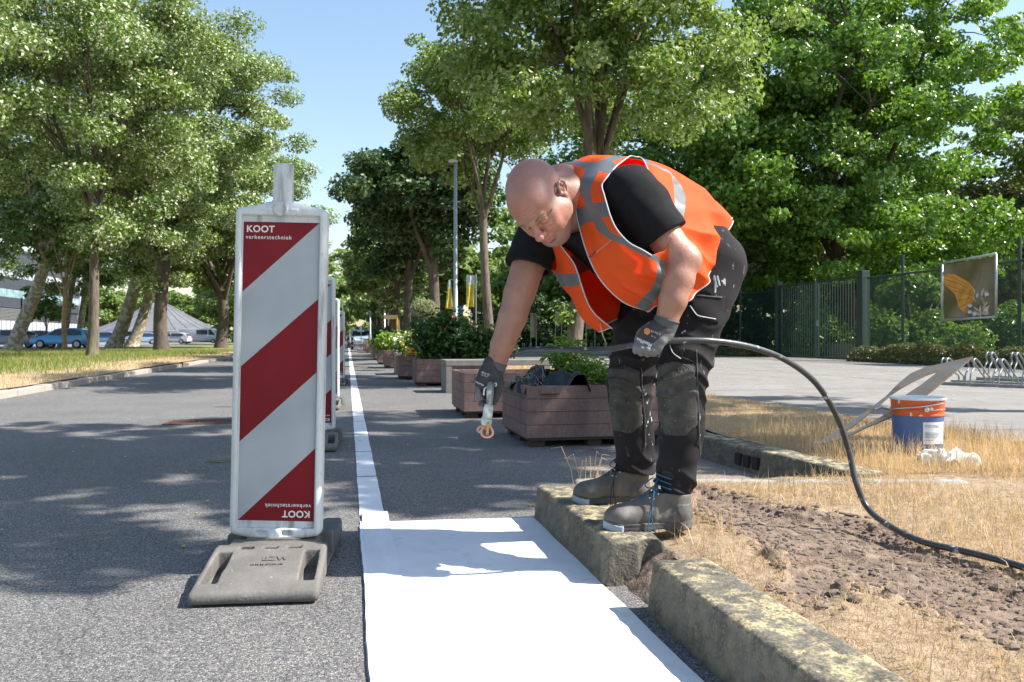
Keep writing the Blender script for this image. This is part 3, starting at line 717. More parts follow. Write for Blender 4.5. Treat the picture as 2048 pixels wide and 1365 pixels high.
def foot_mesh():
    """one foot plate: sloping front and back, hand holes, raised middle"""
    v = Vol(Vol.axis(-.23, .23, .005), Vol.axis(-.44, .44, .005), Vol.axis(-.01, .15, .004), far=.05)
    X, Y, Z = v.grid(); ay = np.abs(Y)
    prof = np.where(ay < .10, .096, .100-(ay-.10)*.21); prof = np.where(ay < .085, .100, prof)
    wid = .225-.0*ay-.018*np.clip((ay-.0)/.4, 0, 1)*0+np.where(Y < 0, .0, .0)
    rd = .014
    a = np.abs(X)-(.176+.010*np.clip(ay/.4, 0, 1))+rd; b2 = ay-.40+rd; c = np.maximum(Z-prof, .004-Z)+rd
    d = np.sqrt(np.maximum(a, 0)**2+np.maximum(b2, 0)**2+np.maximum(c, 0)**2)+np.minimum(np.maximum(np.maximum(a, b2), c), 0)-rd
    # scooped corners beside the raised middle (narrower waist)
    d = np.maximum(d, -(np.maximum(np.maximum(.138-np.abs(X), ay-.075), .02-Z)))
    for sx in (-1, 1):
        for sy in (-1, 1):
            hx = np.abs(X-sx*(.138+.03*(ay-.235)))-.024; hy = np.abs(Y-sy*.235)-.098
            hole = np.maximum(np.maximum(hx, hy), .022-Z); d = np.maximum(d, -hole)
    for x in (-.075, 0, .075):
        d = np.maximum(d, -np.maximum(np.maximum(np.abs(X-x)-.022, np.abs(ay-.112)-.012), .070-Z))
    d = np.maximum(d, -np.maximum(np.maximum(np.abs(X)-.022, ay-.015), .04-Z))
    d = d+.0012*wnoise(X, Y, Z, 60, 3)
    v.d = d.astype(np.float32); return v.mesh('rubber_foot')
def make_beacon():
    root = empty('traffic_beacon', (0, 0, 0))
    f = mkobj('frame', frame_mesh(), M_frame, root, loc=(0, 0, .104))
    for yf in (-.0135,):
        p = panel_part([M_fred, M_fwht, M_frame], root, yf); p.location = (0, 0, .104)
    k = text_mesh('KOOT', .031, .0002, bold=.0008, spacing=1.08); o = mkobj('lettering', k, M_ltr, p, loc=(-PW+.010, -.0142, P1-.034)); o.rotation_euler = (PI/2, 0, 0)
    k2 = text_mesh('verkeerstechniek', .0185, .0002, spacing=1.18, bold=.0002); o = mkobj('lettering', k2, M_ltr, p, loc=(-PW+.008, -.0142, P1-.057)); o.rotation_euler = (PI/2, 0, 0)
    o = mkobj('lettering', k, M_ltr, p, loc=(PW-.012, -.0142, P0+.034)); o.rotation_euler = (PI/2, PI, 0)
    o = mkobj('lettering', k2, M_ltr, p, loc=(PW-.010, -.0142, P0+.057)); o.rotation_euler = (PI/2, PI, 0)
    ft = mkobj('rubber_foot', foot_mesh(), M_rub, root); ft.rotation_euler = (0, 0, math.radians(6.5))
    # embossed maker's mark on the foot
    t1 = text_mesh('BZW', .036, .0012, 'CENTER', bold=.001); t2 = text_mesh('www.bzw.nl', .020, .001, 'CENTER')
    sl_ = math.atan(.21)
    for t_, yy, zz in ((t1, -.205, .0795), (t2, -.235, .0735)):
        o = mkobj('lettering', t_, M_rub, ft, loc=(.01 if t_ is t2 else .03, yy, zz)); o.rotation_euler = (sl_, 0, 0)
    mb = MB()
    for sx in (-1, 1): mb.box(sx*.150-.035, sx*.150+.035, .10, .36, .012, .088, b=.014)
    mb.tube([(-.17, .0, .05), (.17, .0, .05)], .016, n=12)
    autosmooth(mb.build('clamp', M_rubd, root)); bpy.data.objects['clamp'].rotation_euler = (0, 0, math.radians(6.5))
    hb = MB(); hb.box(-.09, .09, -.04, .04, .09, .108, b=.006); hb.box(-.024, .024, -.02, .02, .02, .11)
    autosmooth(hb.build('socket', M_rub, root))
    return root
b0 = make_beacon()
beac = [(553, 2.76, 1, 'nearest and tallest red and white striped beacon board standing on a grey rubber foot'),
        (628, 5.92, 0, 'second striped beacon board partly hidden behind the nearest one'),
        (651, 9.1, 0, 'third striped beacon board showing mostly its white right edge'),
        (671, 13.5, 0, 'fourth striped beacon board with a thin rod on its top corner'),
        (696, 62, 0, 'tiny farthest striped beacon board at the end of the row by the parked car')]
for i, (px, d, t, lab) in enumerate(beac):
    o = b0 if i == 0 else copy_tree(b0)
    q = W(px, 676, d); o.location = (q.x, q.y, 0.002); o.rotation_euler = (0, 0, -YAW*1.0+math.radians([0, 2, 0, 0, 0][i]))
    if i == 0: o.rotation_euler = (0, 0, -YAW); 
    tag(o, lab, 'traffic beacon', 'striped beacon boards along the white line')
for c in b0.children:
    if c.name.startswith(('frame', 'striped')): c.rotation_euler = (0, math.radians(1.15), 0)
q = W(690, 676, 13.5); rod = MB(); rod.tube([(0, 0, 1.19), (0, 0, 1.36), (-.06, 0, 1.38)], .008, n=6)
bea4 = [o for o in bpy.data.objects if o.get('label', '').startswith('fourth')][0]; rod.build('rod', M_frame, bea4); bpy.data.objects['rod'].location = (.12, 0, 0)

# ================================================================ PLANTERS AND BENCHES
M_pl = mat('brown recycled plastic', (.15, .092, .078), .85, var=(.21, .138, .12), scale=60, stretch=(1, 1, .3), alt=(.11, .07, .065), altscale=4, altlim=(.5, .7), bump=.0015, bscale=200, alt2=(.30, .22, .2), alt2scale=230, alt2lim=(.62, .7))
M_pl2 = mat('reddish recycled plastic', (.20, .115, .095), .85, var=(.26, .165, .14), scale=60, stretch=(1, 1, .3), alt=(.17, .10, .09), altscale=4, bump=.0015, bscale=200, alt2=(.38, .27, .24), alt2scale=230, alt2lim=(.62, .7))
M_soil = mat('dark potting soil', (.045, .03, .02), .95, var=(.09, .06, .04), scale=30, bump=.01)
M_foot = mat('dark pallet foot', (.05, .035, .028), .9)
def make_planter(w=1.0, L=1.0, h=.37, brick_front=False, m=M_pl, seed=0):
    root = empty('planter', (0, 0, 0)); z0 = .065; n = 4; ch = h/n; t = .05; r = random.Random(seed); g = .0022
    wl = MB()
    for c in range(n):
        za, zb = z0+c*ch+g/2, z0+(c+1)*ch-g/2
        def course(length, blocks, place):
            a = 0
            while a < length-1e-6:
                L_ = blocks if blocks else length
                if c % 2 and a == 0 and blocks: L_ = blocks*.5
                b2 = min(a+L_, length); j = r.uniform(-.0012, .0012)
                place(a+g/2, b2-g/2, j); a = b2
        course(w, .2 if brick_front else 0, lambda a, b2, j: wl.box(a, b2, j, t, za, zb, b=.003))
        course(w, .2, lambda a, b2, j: wl.box(a, b2, L-t, L+j, za, zb, b=.003))
        course(L-2*t, .115, lambda a, b2, j: wl.box(j, t, t+a, t+b2, za, zb, b=.003))
        course(L-2*t, .115, lambda a, b2, j: wl.box(w-t, w+j, t+a, t+b2, za, zb, b=.003))
    wl.build('wall', m, root)
    s = MB(); s.box(t, w-t, t, L-t, z0+.01, z0+h-.06); s.build('soil', M_soil, root)
    for x in (.04, w/2-.05, w-.14):
        for y in (.03, L/2-.05, L-.13): f = MB(); f.box(x, x+.1, y, y+.1, 0, z0-.018); f.build('foot', M_foot, root)
    f = MB()
    f.box(.02, w-.02, .01, .03, z0-.018, z0-.001); f.box(.02, w-.02, L-.03, L-.01, z0-.018, z0-.001); f.box(.015, .03, .031, L-.031, z0-.018, z0-.001)
    f.build('skid', M_foot, root); return root
pA = make_planter(1.02, .92); pB = make_planter(1.0, .95, brick_front=True, m=M_pl2, seed=3)
GP = 'brown planters in a row along the parking lane'
PLS = [(pA, 1.232, 5.63, 1, 1, 'nearest dark brown plank planter with black plastic liner and a green herb'),
       (pB, 1.092, 7.78, 1, 1, 'empty reddish brick pattern planter just left of the reaching gloved hand'),
       (pB, 1.08, 13.06, 1.12, 1, 'brick pattern planter full of tall dark green shrubs'),
       (pB, .931, 15.24, .9, 1, 'short dark planter with orange flowers next to the concrete bench end'),
       (pA, .92, 21.0, 1, 1.2, 'pinkish planter with white and yellow flowers behind the far bench'),
       (pA, .86, 23.9, 1, 1.2, 'pinkish planter with broad pale leaves before the dark far planters'),
       (pB, .90, 28.6, 1, 1.6, 'dark shaded planter farther along the row'),
       (pB, .93, 42.5, 1, 2.0, 'reddish sunlit planter near the end of the row'),
       (pA, .93, 50, 1, 2.0, 'last small planter before the parked car')]
used = set()
for src, x, y, sx, sy, lab in PLS:
    o = src if id(src) not in used else copy_tree(src); used.add(id(src))
    o.location = (x, y, .001); o.scale = (sx, sy, 1); tag(o, lab, 'planter', GP)
for o in bpy.data.objects:
    if o.get('label') in (PLS[2][-1], PLS[3][-1], PLS[6][-1]):
        for c in o.children:
            if c.name.startswith('wall'): c.data = c.data.copy(); c.data.materials.clear(); c.data.materials.append(M_pl)
# concrete benches
M_bench = mat('pale concrete bench', (.15, .142, .13), .85, var=(.21, .20, .185), scale=10, bump=.001, bscale=80)
def make_bench(L=1.9, w=.42, h=.46):
    root = empty('concrete_bench', (0, 0, 0))
    s = MB(); s.box(0, L, 0, w, h-.08, h, b=.006); s.build('seat', M_bench, root)
    for x in (0.0, L-.09):
        l = MB(); l.box(x+.003, x+.087, .004, w-.004, 0, h-.081, b=.004); l.build('leg', M_bench, root)
    return root
be = make_bench(1.5, .62)
BN = [(1.345, 11.4, 1, 'pale concrete bench between the brick pattern planters behind the gun hand'), (.985, 17.1, 1, 'pale concrete bench behind the planter with orange flowers'), (.93, 33.5, 1, 'distant dark sided bench in the planter row')]
for i, (x, y, s, lab) in enumerate(BN):
    o = be if i == 0 else copy_tree(be); o.location = (x, y, .001)
    if i == 1: o.scale = (1, 1.4, 1)
    tag(o, lab, 'bench', 'concrete benches between the planters')

# ---- leafy plants
def leaf_cloud(P, Nn, size, r, ratio=.5, fold=.25, jit=.35):
    """folded pointed leaves: 6 points, 2 quads each. returns verts, faces"""
    n = len(P); Nn = Nn/np.linalg.norm(Nn, axis=1)[:, None]
    a = r.normal(size=(n, 3)); T = a-Nn*(a*Nn).sum(1)[:, None]; T /= np.linalg.norm(T, axis=1)[:, None]
    B = np.cross(Nn, T); s = (size*r.uniform(1-jit, 1+jit, n))[:, None]
    def q(t, b2, u): return P+T*s*t+B*s*b2*ratio+Nn*s*u
    V = np.stack([q(-.5, 0, 0), q(-.15, .5, fold*.5), q(.2, .38, fold*.4), q(.55, 0, -.08), q(.2, -.38, fold*.4), q(-.15, -.5, fold*.5)], 1).reshape(-1, 3)
    b = np.arange(n)[:, None]*6; F = np.concatenate([b+np.array([[0, 3, 2, 1]]), b+np.array([[0, 5, 4, 3]])])
    return V, F
def shrub(name, label, cat, cx, cy, z, rx, ry, h, n, size, m, seed, group=None, stems=10, flowers=None, ratio=.5, droop=.2, base_r=.35):
    r = np.random.default_rng(seed); root = empty(name, (cx, cy, z), 0, label, cat, group)
    tips = []; st = MB()
    for k in range(stems):
        a = r.uniform(0, 6.28); q = math.sqrt(r.uniform(0, 1)); tx, ty = math.cos(a)*rx*q, math.sin(a)*ry*q; hh = h*r.uniform(.6, 1.0)*(1-.3*q*q)
        bx, by = tx*base_r, ty*base_r; mid = (bx+(tx-bx)*.4, by+(ty-by)*.4, hh*.55)
        st.tube([(bx, by, 0), mid, (tx, ty, hh)], [.007*max(1, h), .005*max(1, h), .002], n=5); tips.append([(bx, by, 0), mid, (tx, ty, hh)])
    st.build('stem', M_stem, root)
    tp_ = np.array(tips); k = r.integers(0, stems, n); t = r.uniform(.15, 1, n)**.7
    A, B2, C_ = tp_[k, 0], tp_[k, 1], tp_[k, 2]; t2 = t[:, None]
    P = np.where(t2 < .5, A+(B2-A)*t2*2, B2+(C_-B2)*(t2*2-1)); sp = .5*min(rx, ry)*.45+size*.6
    off = r.normal(0, 1, (n, 3))*sp*.55; P = P+off; P[:, 2] = np.maximum(P[:, 2], .01)
    Nn = off*.6+np.array([0, 0, .8])*sp+r.normal(0, .5, (n, 3))*sp
    V, F = leaf_cloud(P, Nn, size, r, ratio); mkobj('foliage', np_mesh('foliage', V, F), m, root)
    if flowers:
        for fm, fn, fs in flowers:
            j = r.integers(0, n, fn); Pf = P[j]*np.array([1.05, 1.05, 1.05])+r.normal(0, .02, (fn, 3)); Pf[:, 2] += .02
            V, F = leaf_cloud(np.repeat(Pf, 3, 0)+r.normal(0, fs*.2, (fn*3, 3)), r.normal(0, .5, (fn*3, 3))+np.array([0, -.4, .8]), fs, r, .9, .1); mkobj('blossoms', np_mesh('blossoms', V, F), fm, root)
    return root
M_stem = mat('green stem', (.12, .16, .05), .7)
L_dk = leafmat('dark shrub leaf', (.025, .065, .018), (.06, .13, .03), (.06, .10, .04), tl=.25, rough=.35)
L_lt = leafmat('light shrub leaf', (.09, .17, .03), (.16, .27, .05), (.14, .22, .08), tl=.4)
L_gy = leafmat('grey green leaf', (.16, .20, .12), (.30, .33, .22), (.3, .33, .25), tl=.3)
L_yl = leafmat('yellow petal', (.75, .45, .03), (.85, .65, .05), (.7, .5, .05), tl=.3); L_or = leafmat('orange petal', (.8, .25, .02), (.85, .45, .03), (.7, .3, .03), tl=.3)
L_wh = leafmat('white petal', (.75, .75, .68), (.85, .85, .8), (.75, .75, .7), tl=.3); L_rd = leafmat('red petal', (.55, .05, .05), (.7, .12, .1), (.5, .08, .06), tl=.2)
PG = 'plants growing in the planters'
shrub('herb_plant', 'bright green herb with narrow leaves in the nearest planter between liner and trousers', 'plant', 1.76, 5.95, .36, .22, .2, .26, 1500, .05, L_lt, 1, PG, stems=22, ratio=.26, flowers=[(L_yl, 14, .02)])
shrub('herb_plant', 'thin upright green stems with whorled leaves above the hose', 'plant', 1.66, 6.1, .36, .16, .1, .52, 520, .065, L_lt, 2, PG, stems=7, ratio=.2)
shrub('leafy_shrub', 'tall dark green shrub filling the middle planter', 'plant', 1.58, 13.5, .36, .62, .4, .86, 4200, .09, L_dk, 3, PG, stems=30, flowers=[(L_rd, 14, .05)])
shrub('leafy_shrub', 'spreading dark green foliage with broad leaves by the lamp post', 'plant', 2.25, 13.2, .32, .45, .35, .62, 2000, .10, L_dk, 4, PG, stems=18)
shrub('leafy_shrub', 'low plant with an orange and yellow flower clump behind the dark short planter', 'plant', 1.30, 15.5, .36, .3, .3, .22, 500, .07, L_lt, 5, PG, flowers=[(L_or, 90, .06), (L_yl, 50, .05)])
shrub('flowering_plant', 'mass of small pale flowers and yellow blooms behind the far bench', 'plant', 1.45, 21.3, .36, .5, .5, .50, 2000, .08, L_lt, 6, PG, stems=20, flowers=[(L_wh, 160, .05), (L_yl, 12, .08)])
shrub('flowering_plant', 'leafy plant with large pale green leaves at the left end of the flowers', 'plant', 1.2, 24.2, .36, .4, .5, .55, 900, .15, L_lt, 7, PG, stems=14, flowers=[(L_yl, 12, .09)])
shrub('leafy_shrub', 'dark leafy shrub in the shaded far planter', 'plant', 1.3, 29, .36, .45, .6, .95, 1500, .12, L_dk, 8, PG, stems=16)
shrub('leafy_shrub', 'small green tuft in the planter near the end of the row', 'plant', 1.4, 43, .36, .4, .6, .35, 500, .12, L_lt, 9, PG)
shrub('leafy_shrub', 'medium green shrub between the flower planters and the thin lamp', 'plant', 1.8, 17.8, .1, .5, .6, .95, 2200, .09, L_dk, 10, PG, stems=20, flowers=[(L_wh, 30, .05)])

# small standard olive tree in a pot behind the flowers
ol = empty('olive_standard', (1.78, 19.4, .1), 0, 'small round headed grey green olive tree on a thin stem', 'tree')
t_ = MB(); t_.tube([(0, 0, 0), (.02, 0, .6), (0, 0, 1.15)], [.02, .018, .015], n=8); t_.build('trunk', mat('olive stem', (.18, .3, .24), .7), ol)
r_ = np.random.default_rng(6); P = r_.normal(size=(1500, 3)); P /= np.linalg.norm(P, axis=1)[:, None]; P *= (.32*r_.uniform(.3, 1.12, 1500)**.5)[:, None]; P[:, 2] = P[:, 2]*.72+1.35
V, F = leaf_cloud(P, P-np.array([0, 0, 1.3])+r_.normal(0, .3, (1500, 3)), .075, r_, .25); mkobj('crown', np_mesh('crown', V, F), L_gy, ol)

# black liner crumpled in the nearest planter
M_bag_s = None
def crumple(name, label, cat, cx, cy, z, rx, ry, h, seed, m, n=60, tilt=None):
    X, Y = np.meshgrid(np.linspace(-1, 1, n), np.linspace(-1, 1, n), indexing='ij'); r = np.random.default_rng(seed); X0, Y0 = X, Y; X = X+.25*np.sin(Y*5+seed)+.12*np.sin(Y*11); Y = Y+.25*np.sin(X0*4+seed*2)
    R2 = np.sqrt(X**2+Y**2); Z = np.zeros_like(X)
    for k in range(26):
        a = r.uniform(0, 6.28); f = r.uniform(2, 8 if m is M_bag_s else 12); ph = r.uniform(0, 6.28)
        Z += np.abs(np.sin((X*math.cos(a)+Y*math.sin(a))*f+ph))*r.uniform(.3, 1)/f*1.5
    Z = (Z-Z.min())/(Z.max()-Z.min()); X, Y = X0, Y0; R2 = R2*(1+.22*np.sin(np.arctan2(Y, X)*5+seed)+.15*np.sin(np.arctan2(Y, X)*9)); env = np.clip(1.15-R2**2, 0, 1)**.7
    Z = Z*env
    V = np.stack([cx+X*rx+.06*rx*np.sin(Y*7+seed), cy+Y*ry+.06*ry*np.sin(X*6), z+Z*h-.02], -1).reshape(-1, 3)
    i = np.arange(n-1)[:, None]*n+np.arange(n-1)[None]; F = np.stack([i, i+n, i+n+1, i+1], -1).reshape(-1, 4)
    o = mkobj(name, np_mesh(name, V, F, smooth=(m is M_bag_s)), m); md = o.modifiers.new('thick', 'SOLIDIFY'); md.thickness = .002
    return tag(o, label, cat)
M_bag = mat('black plastic foil', (.004, .004, .005), .13, spec=.6)
M_bag_s = M_bag
crumple('plastic_liner', 'shiny crumpled black plastic sheet at the left of the nearest planter', 'plastic sheet', 1.45, 6.02, .40, .24, .40, .21, 3, M_bag)
crumple('plastic_liner', 'crumpled black plastic folds low in front of the green herb', 'plastic sheet', 1.72, 5.78, .395, .20, .10, .085, 8, M_bag)
crumple('plastic_liner', 'crumpled black plastic at the right end of the nearest planter behind the trousers', 'plastic sheet', 2.08, 5.95, .40, .12, .25, .15, 5, M_bag)

# ================================================================ PAINT BUCKET, RAG, BOARD
bk = empty('paint_bucket', tuple(G(1835, 909, .12)[:2])+(.118,), 0, 'dented blue and orange metal paint bucket with white label standing in dry grass', 'bucket')
M_blue = mat('blue enamel', (.055, .12, .29), .38, var=(.075, .15, .33), scale=6, alt=(.32, .38, .48), altscale=11, altlim=(.63, .66), spec=.6)
M_oran = mat('orange enamel', (.62, .10, .02), .35, var=(.68, .13, .03), scale=6, alt=(.75, .72, .68), altscale=16, altlim=(.60, .63))
M_met = mat('dull steel', (.5, .5, .5), .35, metal=.9, var=(.6, .6, .6), scale=20)
M_lbl = mat('white paper label', (.62, .66, .68), .6, var=(.7, .72, .74), scale=9)
M_drip = mat('dried white paint', (.72, .73, .72), .6, var=(.8, .8, .8), scale=20, bump=.003, bscale=40)
b = MB(); b.lathe([(.001, .004), (.124, .004), (.127, .012), (.130, .15), (.134, .225)], 40); autosmooth(b.build('body', M_blue, bk))
b = MB(); b.lathe([(.134, .225), (.139, .228), (.139, .233), (.135, .236), (.136, .255), (.140, .258), (.140, .263), (.137, .266), (.139, .312)], 40); autosmooth(b.build('upper_band', M_oran, bk))
b = MB(); b.lathe([(.139, .312), (.146, .313), (.148, .320), (.143, .326), (.135, .322), (.133, .30), (.05, .285), (.001, .284)], 40); autosmooth(b.build('rim', M_drip, bk))
hd = MB(); pts = [( .148*math.cos(a), .148*math.sin(a), .250+.05*(a-math.radians(-205))/math.radians(135)) for a in np.linspace(math.radians(-70), math.radians(-205), 22)]
pts = [Vector(p) for p in pts]; hd.tube(pts, .0045, n=8); hd.tube([pts[-1], pts[-1]+Vector((-.05, .0, .012)), pts[-1]+Vector((-.10, -.01, .002))], .0065, n=8); autosmooth(hd.build('handle', M_met, bk))
hk = MB(); a_ = math.radians(-109)
hk.lathe([(.001, -.004), (.014, -.004), (.014, .004), (.006, .008), (.001, .008)], 16, M=Matrix.Translation((.142*math.cos(a_), .142*math.sin(a_), .265)) @ Matrix.Rotation(a_, 4, 'Z') @ Matrix.Rotation(PI/2, 4, 'Y')); autosmooth(hk.build('handle_boss', M_met, bk))
lb = MB(); aa = [math.radians(v) for v in np.linspace(-116, -56, 14)]
vs = []
for a in aa: vs += [(.1325*math.cos(a), .1325*math.sin(a), .075), (.1352*math.cos(a), .1352*math.sin(a), .195)]
lb.add(vs, [(2*i, 2*i+2, 2*i+3, 2*i+1) for i in range(13)]); lab_o = lb.build('label_sticker', M_lbl, bk)
ln = MB()
for zz, w0, w1 in ((.176, -112, -78), (.168, -112, -74), (.135, -112, -72), (.127, -112, -78), (.119, -112, -74), (.111, -112, -82), (.095, -112, -92)):
    A = [math.radians(v) for v in np.linspace(w0, w1, 8)]; vs = []
    for a in A: vs += [((.1362+.0)*math.cos(a), .1362*math.sin(a), zz), (.1362*math.cos(a), .1362*math.sin(a), zz+.0035)]
    ln.add(vs, [(2*i, 2*i+2, 2*i+3, 2*i+1) for i in range(7)])
ln.build('label_print', mat('grey print', (.25, .28, .33), .7), lab_o)

rag = crumple('white_rag', 'crumpled white cloth lying in dry grass at the right foot of the bucket', 'rag', *G(1888, 925, .13)[:2], .125, .145, .10, .12, 14, mat('white cloth', (.68, .68, .67), .9, var=(.75, .75, .74), scale=15))
rag.modifiers['thick'].thickness = .003

# board with a long cut-out, its tip on the grass and its body leaning over the bucket
M_brd = mat('worn pale board', (.50, .34, .22), .8, var=(.62, .46, .33), scale=7, stretch=(1, .3, 1), alt=(.12, .08, .06), altscale=6, altlim=(.58, .72), alt2=(.50, .48, .45), alt2scale=9, alt2lim=(.60, .70))
def bd(px, py):
    t = (px-1630)/315.0; up = (889-(px-1630)*.552-py)       # px above the lower chord
    return W(px, py, 4.93-.10*t+.0035*up)
outer = [(1630, 889), (1668, 866), (1705, 843), (1740, 818), (1772, 794), (1797, 768), (1822, 748), (1850, 736), (1898, 725), (1946, 714), (1925, 733), (1905, 749), (1870, 778), (1843, 799), (1812, 823), (1780, 836), (1735, 855), (1690, 876), (1650, 888)]
inner = [(1684, 868), (1712, 849), (1750, 819), (1781, 791), (1802, 777), (1828, 763), (1853, 751), (1876, 743), (1870, 750), (1841, 772), (1812, 791), (1783, 822), (1750, 842), (1706, 865)]
bm = bmesh.new()
vo = [bm.verts.new(bd(*p)) for p in outer]; vi = [bm.verts.new(bd(*p)) for p in inner]
for ring in (vo, vi):
    for i in range(len(ring)): bm.edges.new((ring[i], ring[(i+1) % len(ring)]))
bmesh.ops.triangle_fill(bm, use_beauty=True, edges=bm.edges[:]); me = bpy.data.meshes.new('cutout_board'); bm.to_mesh(me); bm.free()
o = mkobj('cutout_board', me, M_brd); md = o.modifiers.new('thick', 'SOLIDIFY'); md.thickness = .009; md.offset = 0
tag(o, 'worn pale board with a long cut-out, tip in the grass, leaning up behind the bucket', 'board')

# ================================================================ HOSE
M_hose = mat('scuffed black rubber hose', (.025, .03, .034), .38, var=(.05, .055, .06), scale=30, alt=(.45, .47, .47), altscale=26, altlim=(.63, .68), spec=.6, bump=.0006, bscale=70)
hp = [(962, 812, 2.86), (985, 745, 2.93), (1010, 716, 2.97), (1040, 704, 2.98), (1075, 699, 2.98), (1150, 700, 2.94), (1215, 699, 2.84), (1262, 691, 2.665), (1300, 686, 2.625), (1345, 682, 2.605), (1420, 682, 2.62), (1500, 694, 2.68), (1570, 720, 2.75), (1630, 765, 2.83), (1672, 830, 2.90), (1697, 900, 2.93), (1712, 965, 2.90), (1738, 1020, 2.86)]
hp = [W(*p) for p in hp]+[G(1790, 1066, .135)+Vector((0, 0, .012)), G(1850, 1093, .125)+Vector((0, 0, .012)), G(1940, 1114, .125)+Vector((0, 0, .012)), G(2048, 1144, .125)+Vector((0, 0, .012)), G(2300, 1230, .125)+Vector((0, 0, .012))]
hs = spline(hp, 12); hm = MB(); hm.tube(hs, .0103, n=12)
ho = hm.build('spray_hose', M_hose, smooth=True); tag(ho, 'long black rubber hose looping from the gloved hands down to the dry ground', 'hose')
# ================================================================ TREES
M_bark = mat('grey brown bark', (.075, .058, .045), .92, var=(.18, .145, .115), scale=14, stretch=(1, 1, .22), bump=.02, bscale=22, alt=(.20, .22, .10), altscale=3, altlim=(.56, .7))
M_barkd = mat('dark bark', (.07, .055, .042), .92, var=(.13, .10, .08), scale=10, stretch=(1, 1, .25), bump=.02, bscale=14)
M_plane = mat('mottled plane bark', (.34, .29, .20), .88, var=(.20, .16, .10), scale=5, alt=(.48, .43, .33), altscale=4, altlim=(.5, .56), bump=.01)
L_lime = leafmat('silver lime leaf', (.025, .07, .010), (.16, .25, .03), (.46, .50, .32), tl=.20, tcol=(.30, .42, .05), rough=.33)
L_lime2 = leafmat('lime leaf', (.025, .068, .010), (.11, .18, .03), (.34, .40, .24), tl=.22, tcol=(.26, .40, .04), rough=.33)
L_lime3 = leafmat('shaded silver lime leaf', (.025, .07, .010), (.16, .26, .035), (.34, .42, .22), tl=.28, tcol=(.34, .48, .06), rough=.33)
L_dark = leafmat('shade darkened leaf', (.02, .055, .014), (.05, .105, .024), (.13, .18, .09), tl=.18, rough=.45)  # lime leaf copy with the shade of dim foliage put into its colour
L_pl = leafmat('plane leaf', (.014, .055, .006), (.12, .24, .02), (.26, .38, .12), tl=.22, tcol=(.30, .54, .03), rough=.28)
L_yew = leafmat('olive leaf', (.07, .10, .025), (.15, .17, .045), (.14, .16, .06), tl=.25, tcol=(.25, .27, .06))
L_far = leafmat('far tree leaf', (.07, .13, .03), (.17, .24, .05), (.2, .27, .1), tl=.35, tcol=(.3, .42, .08))
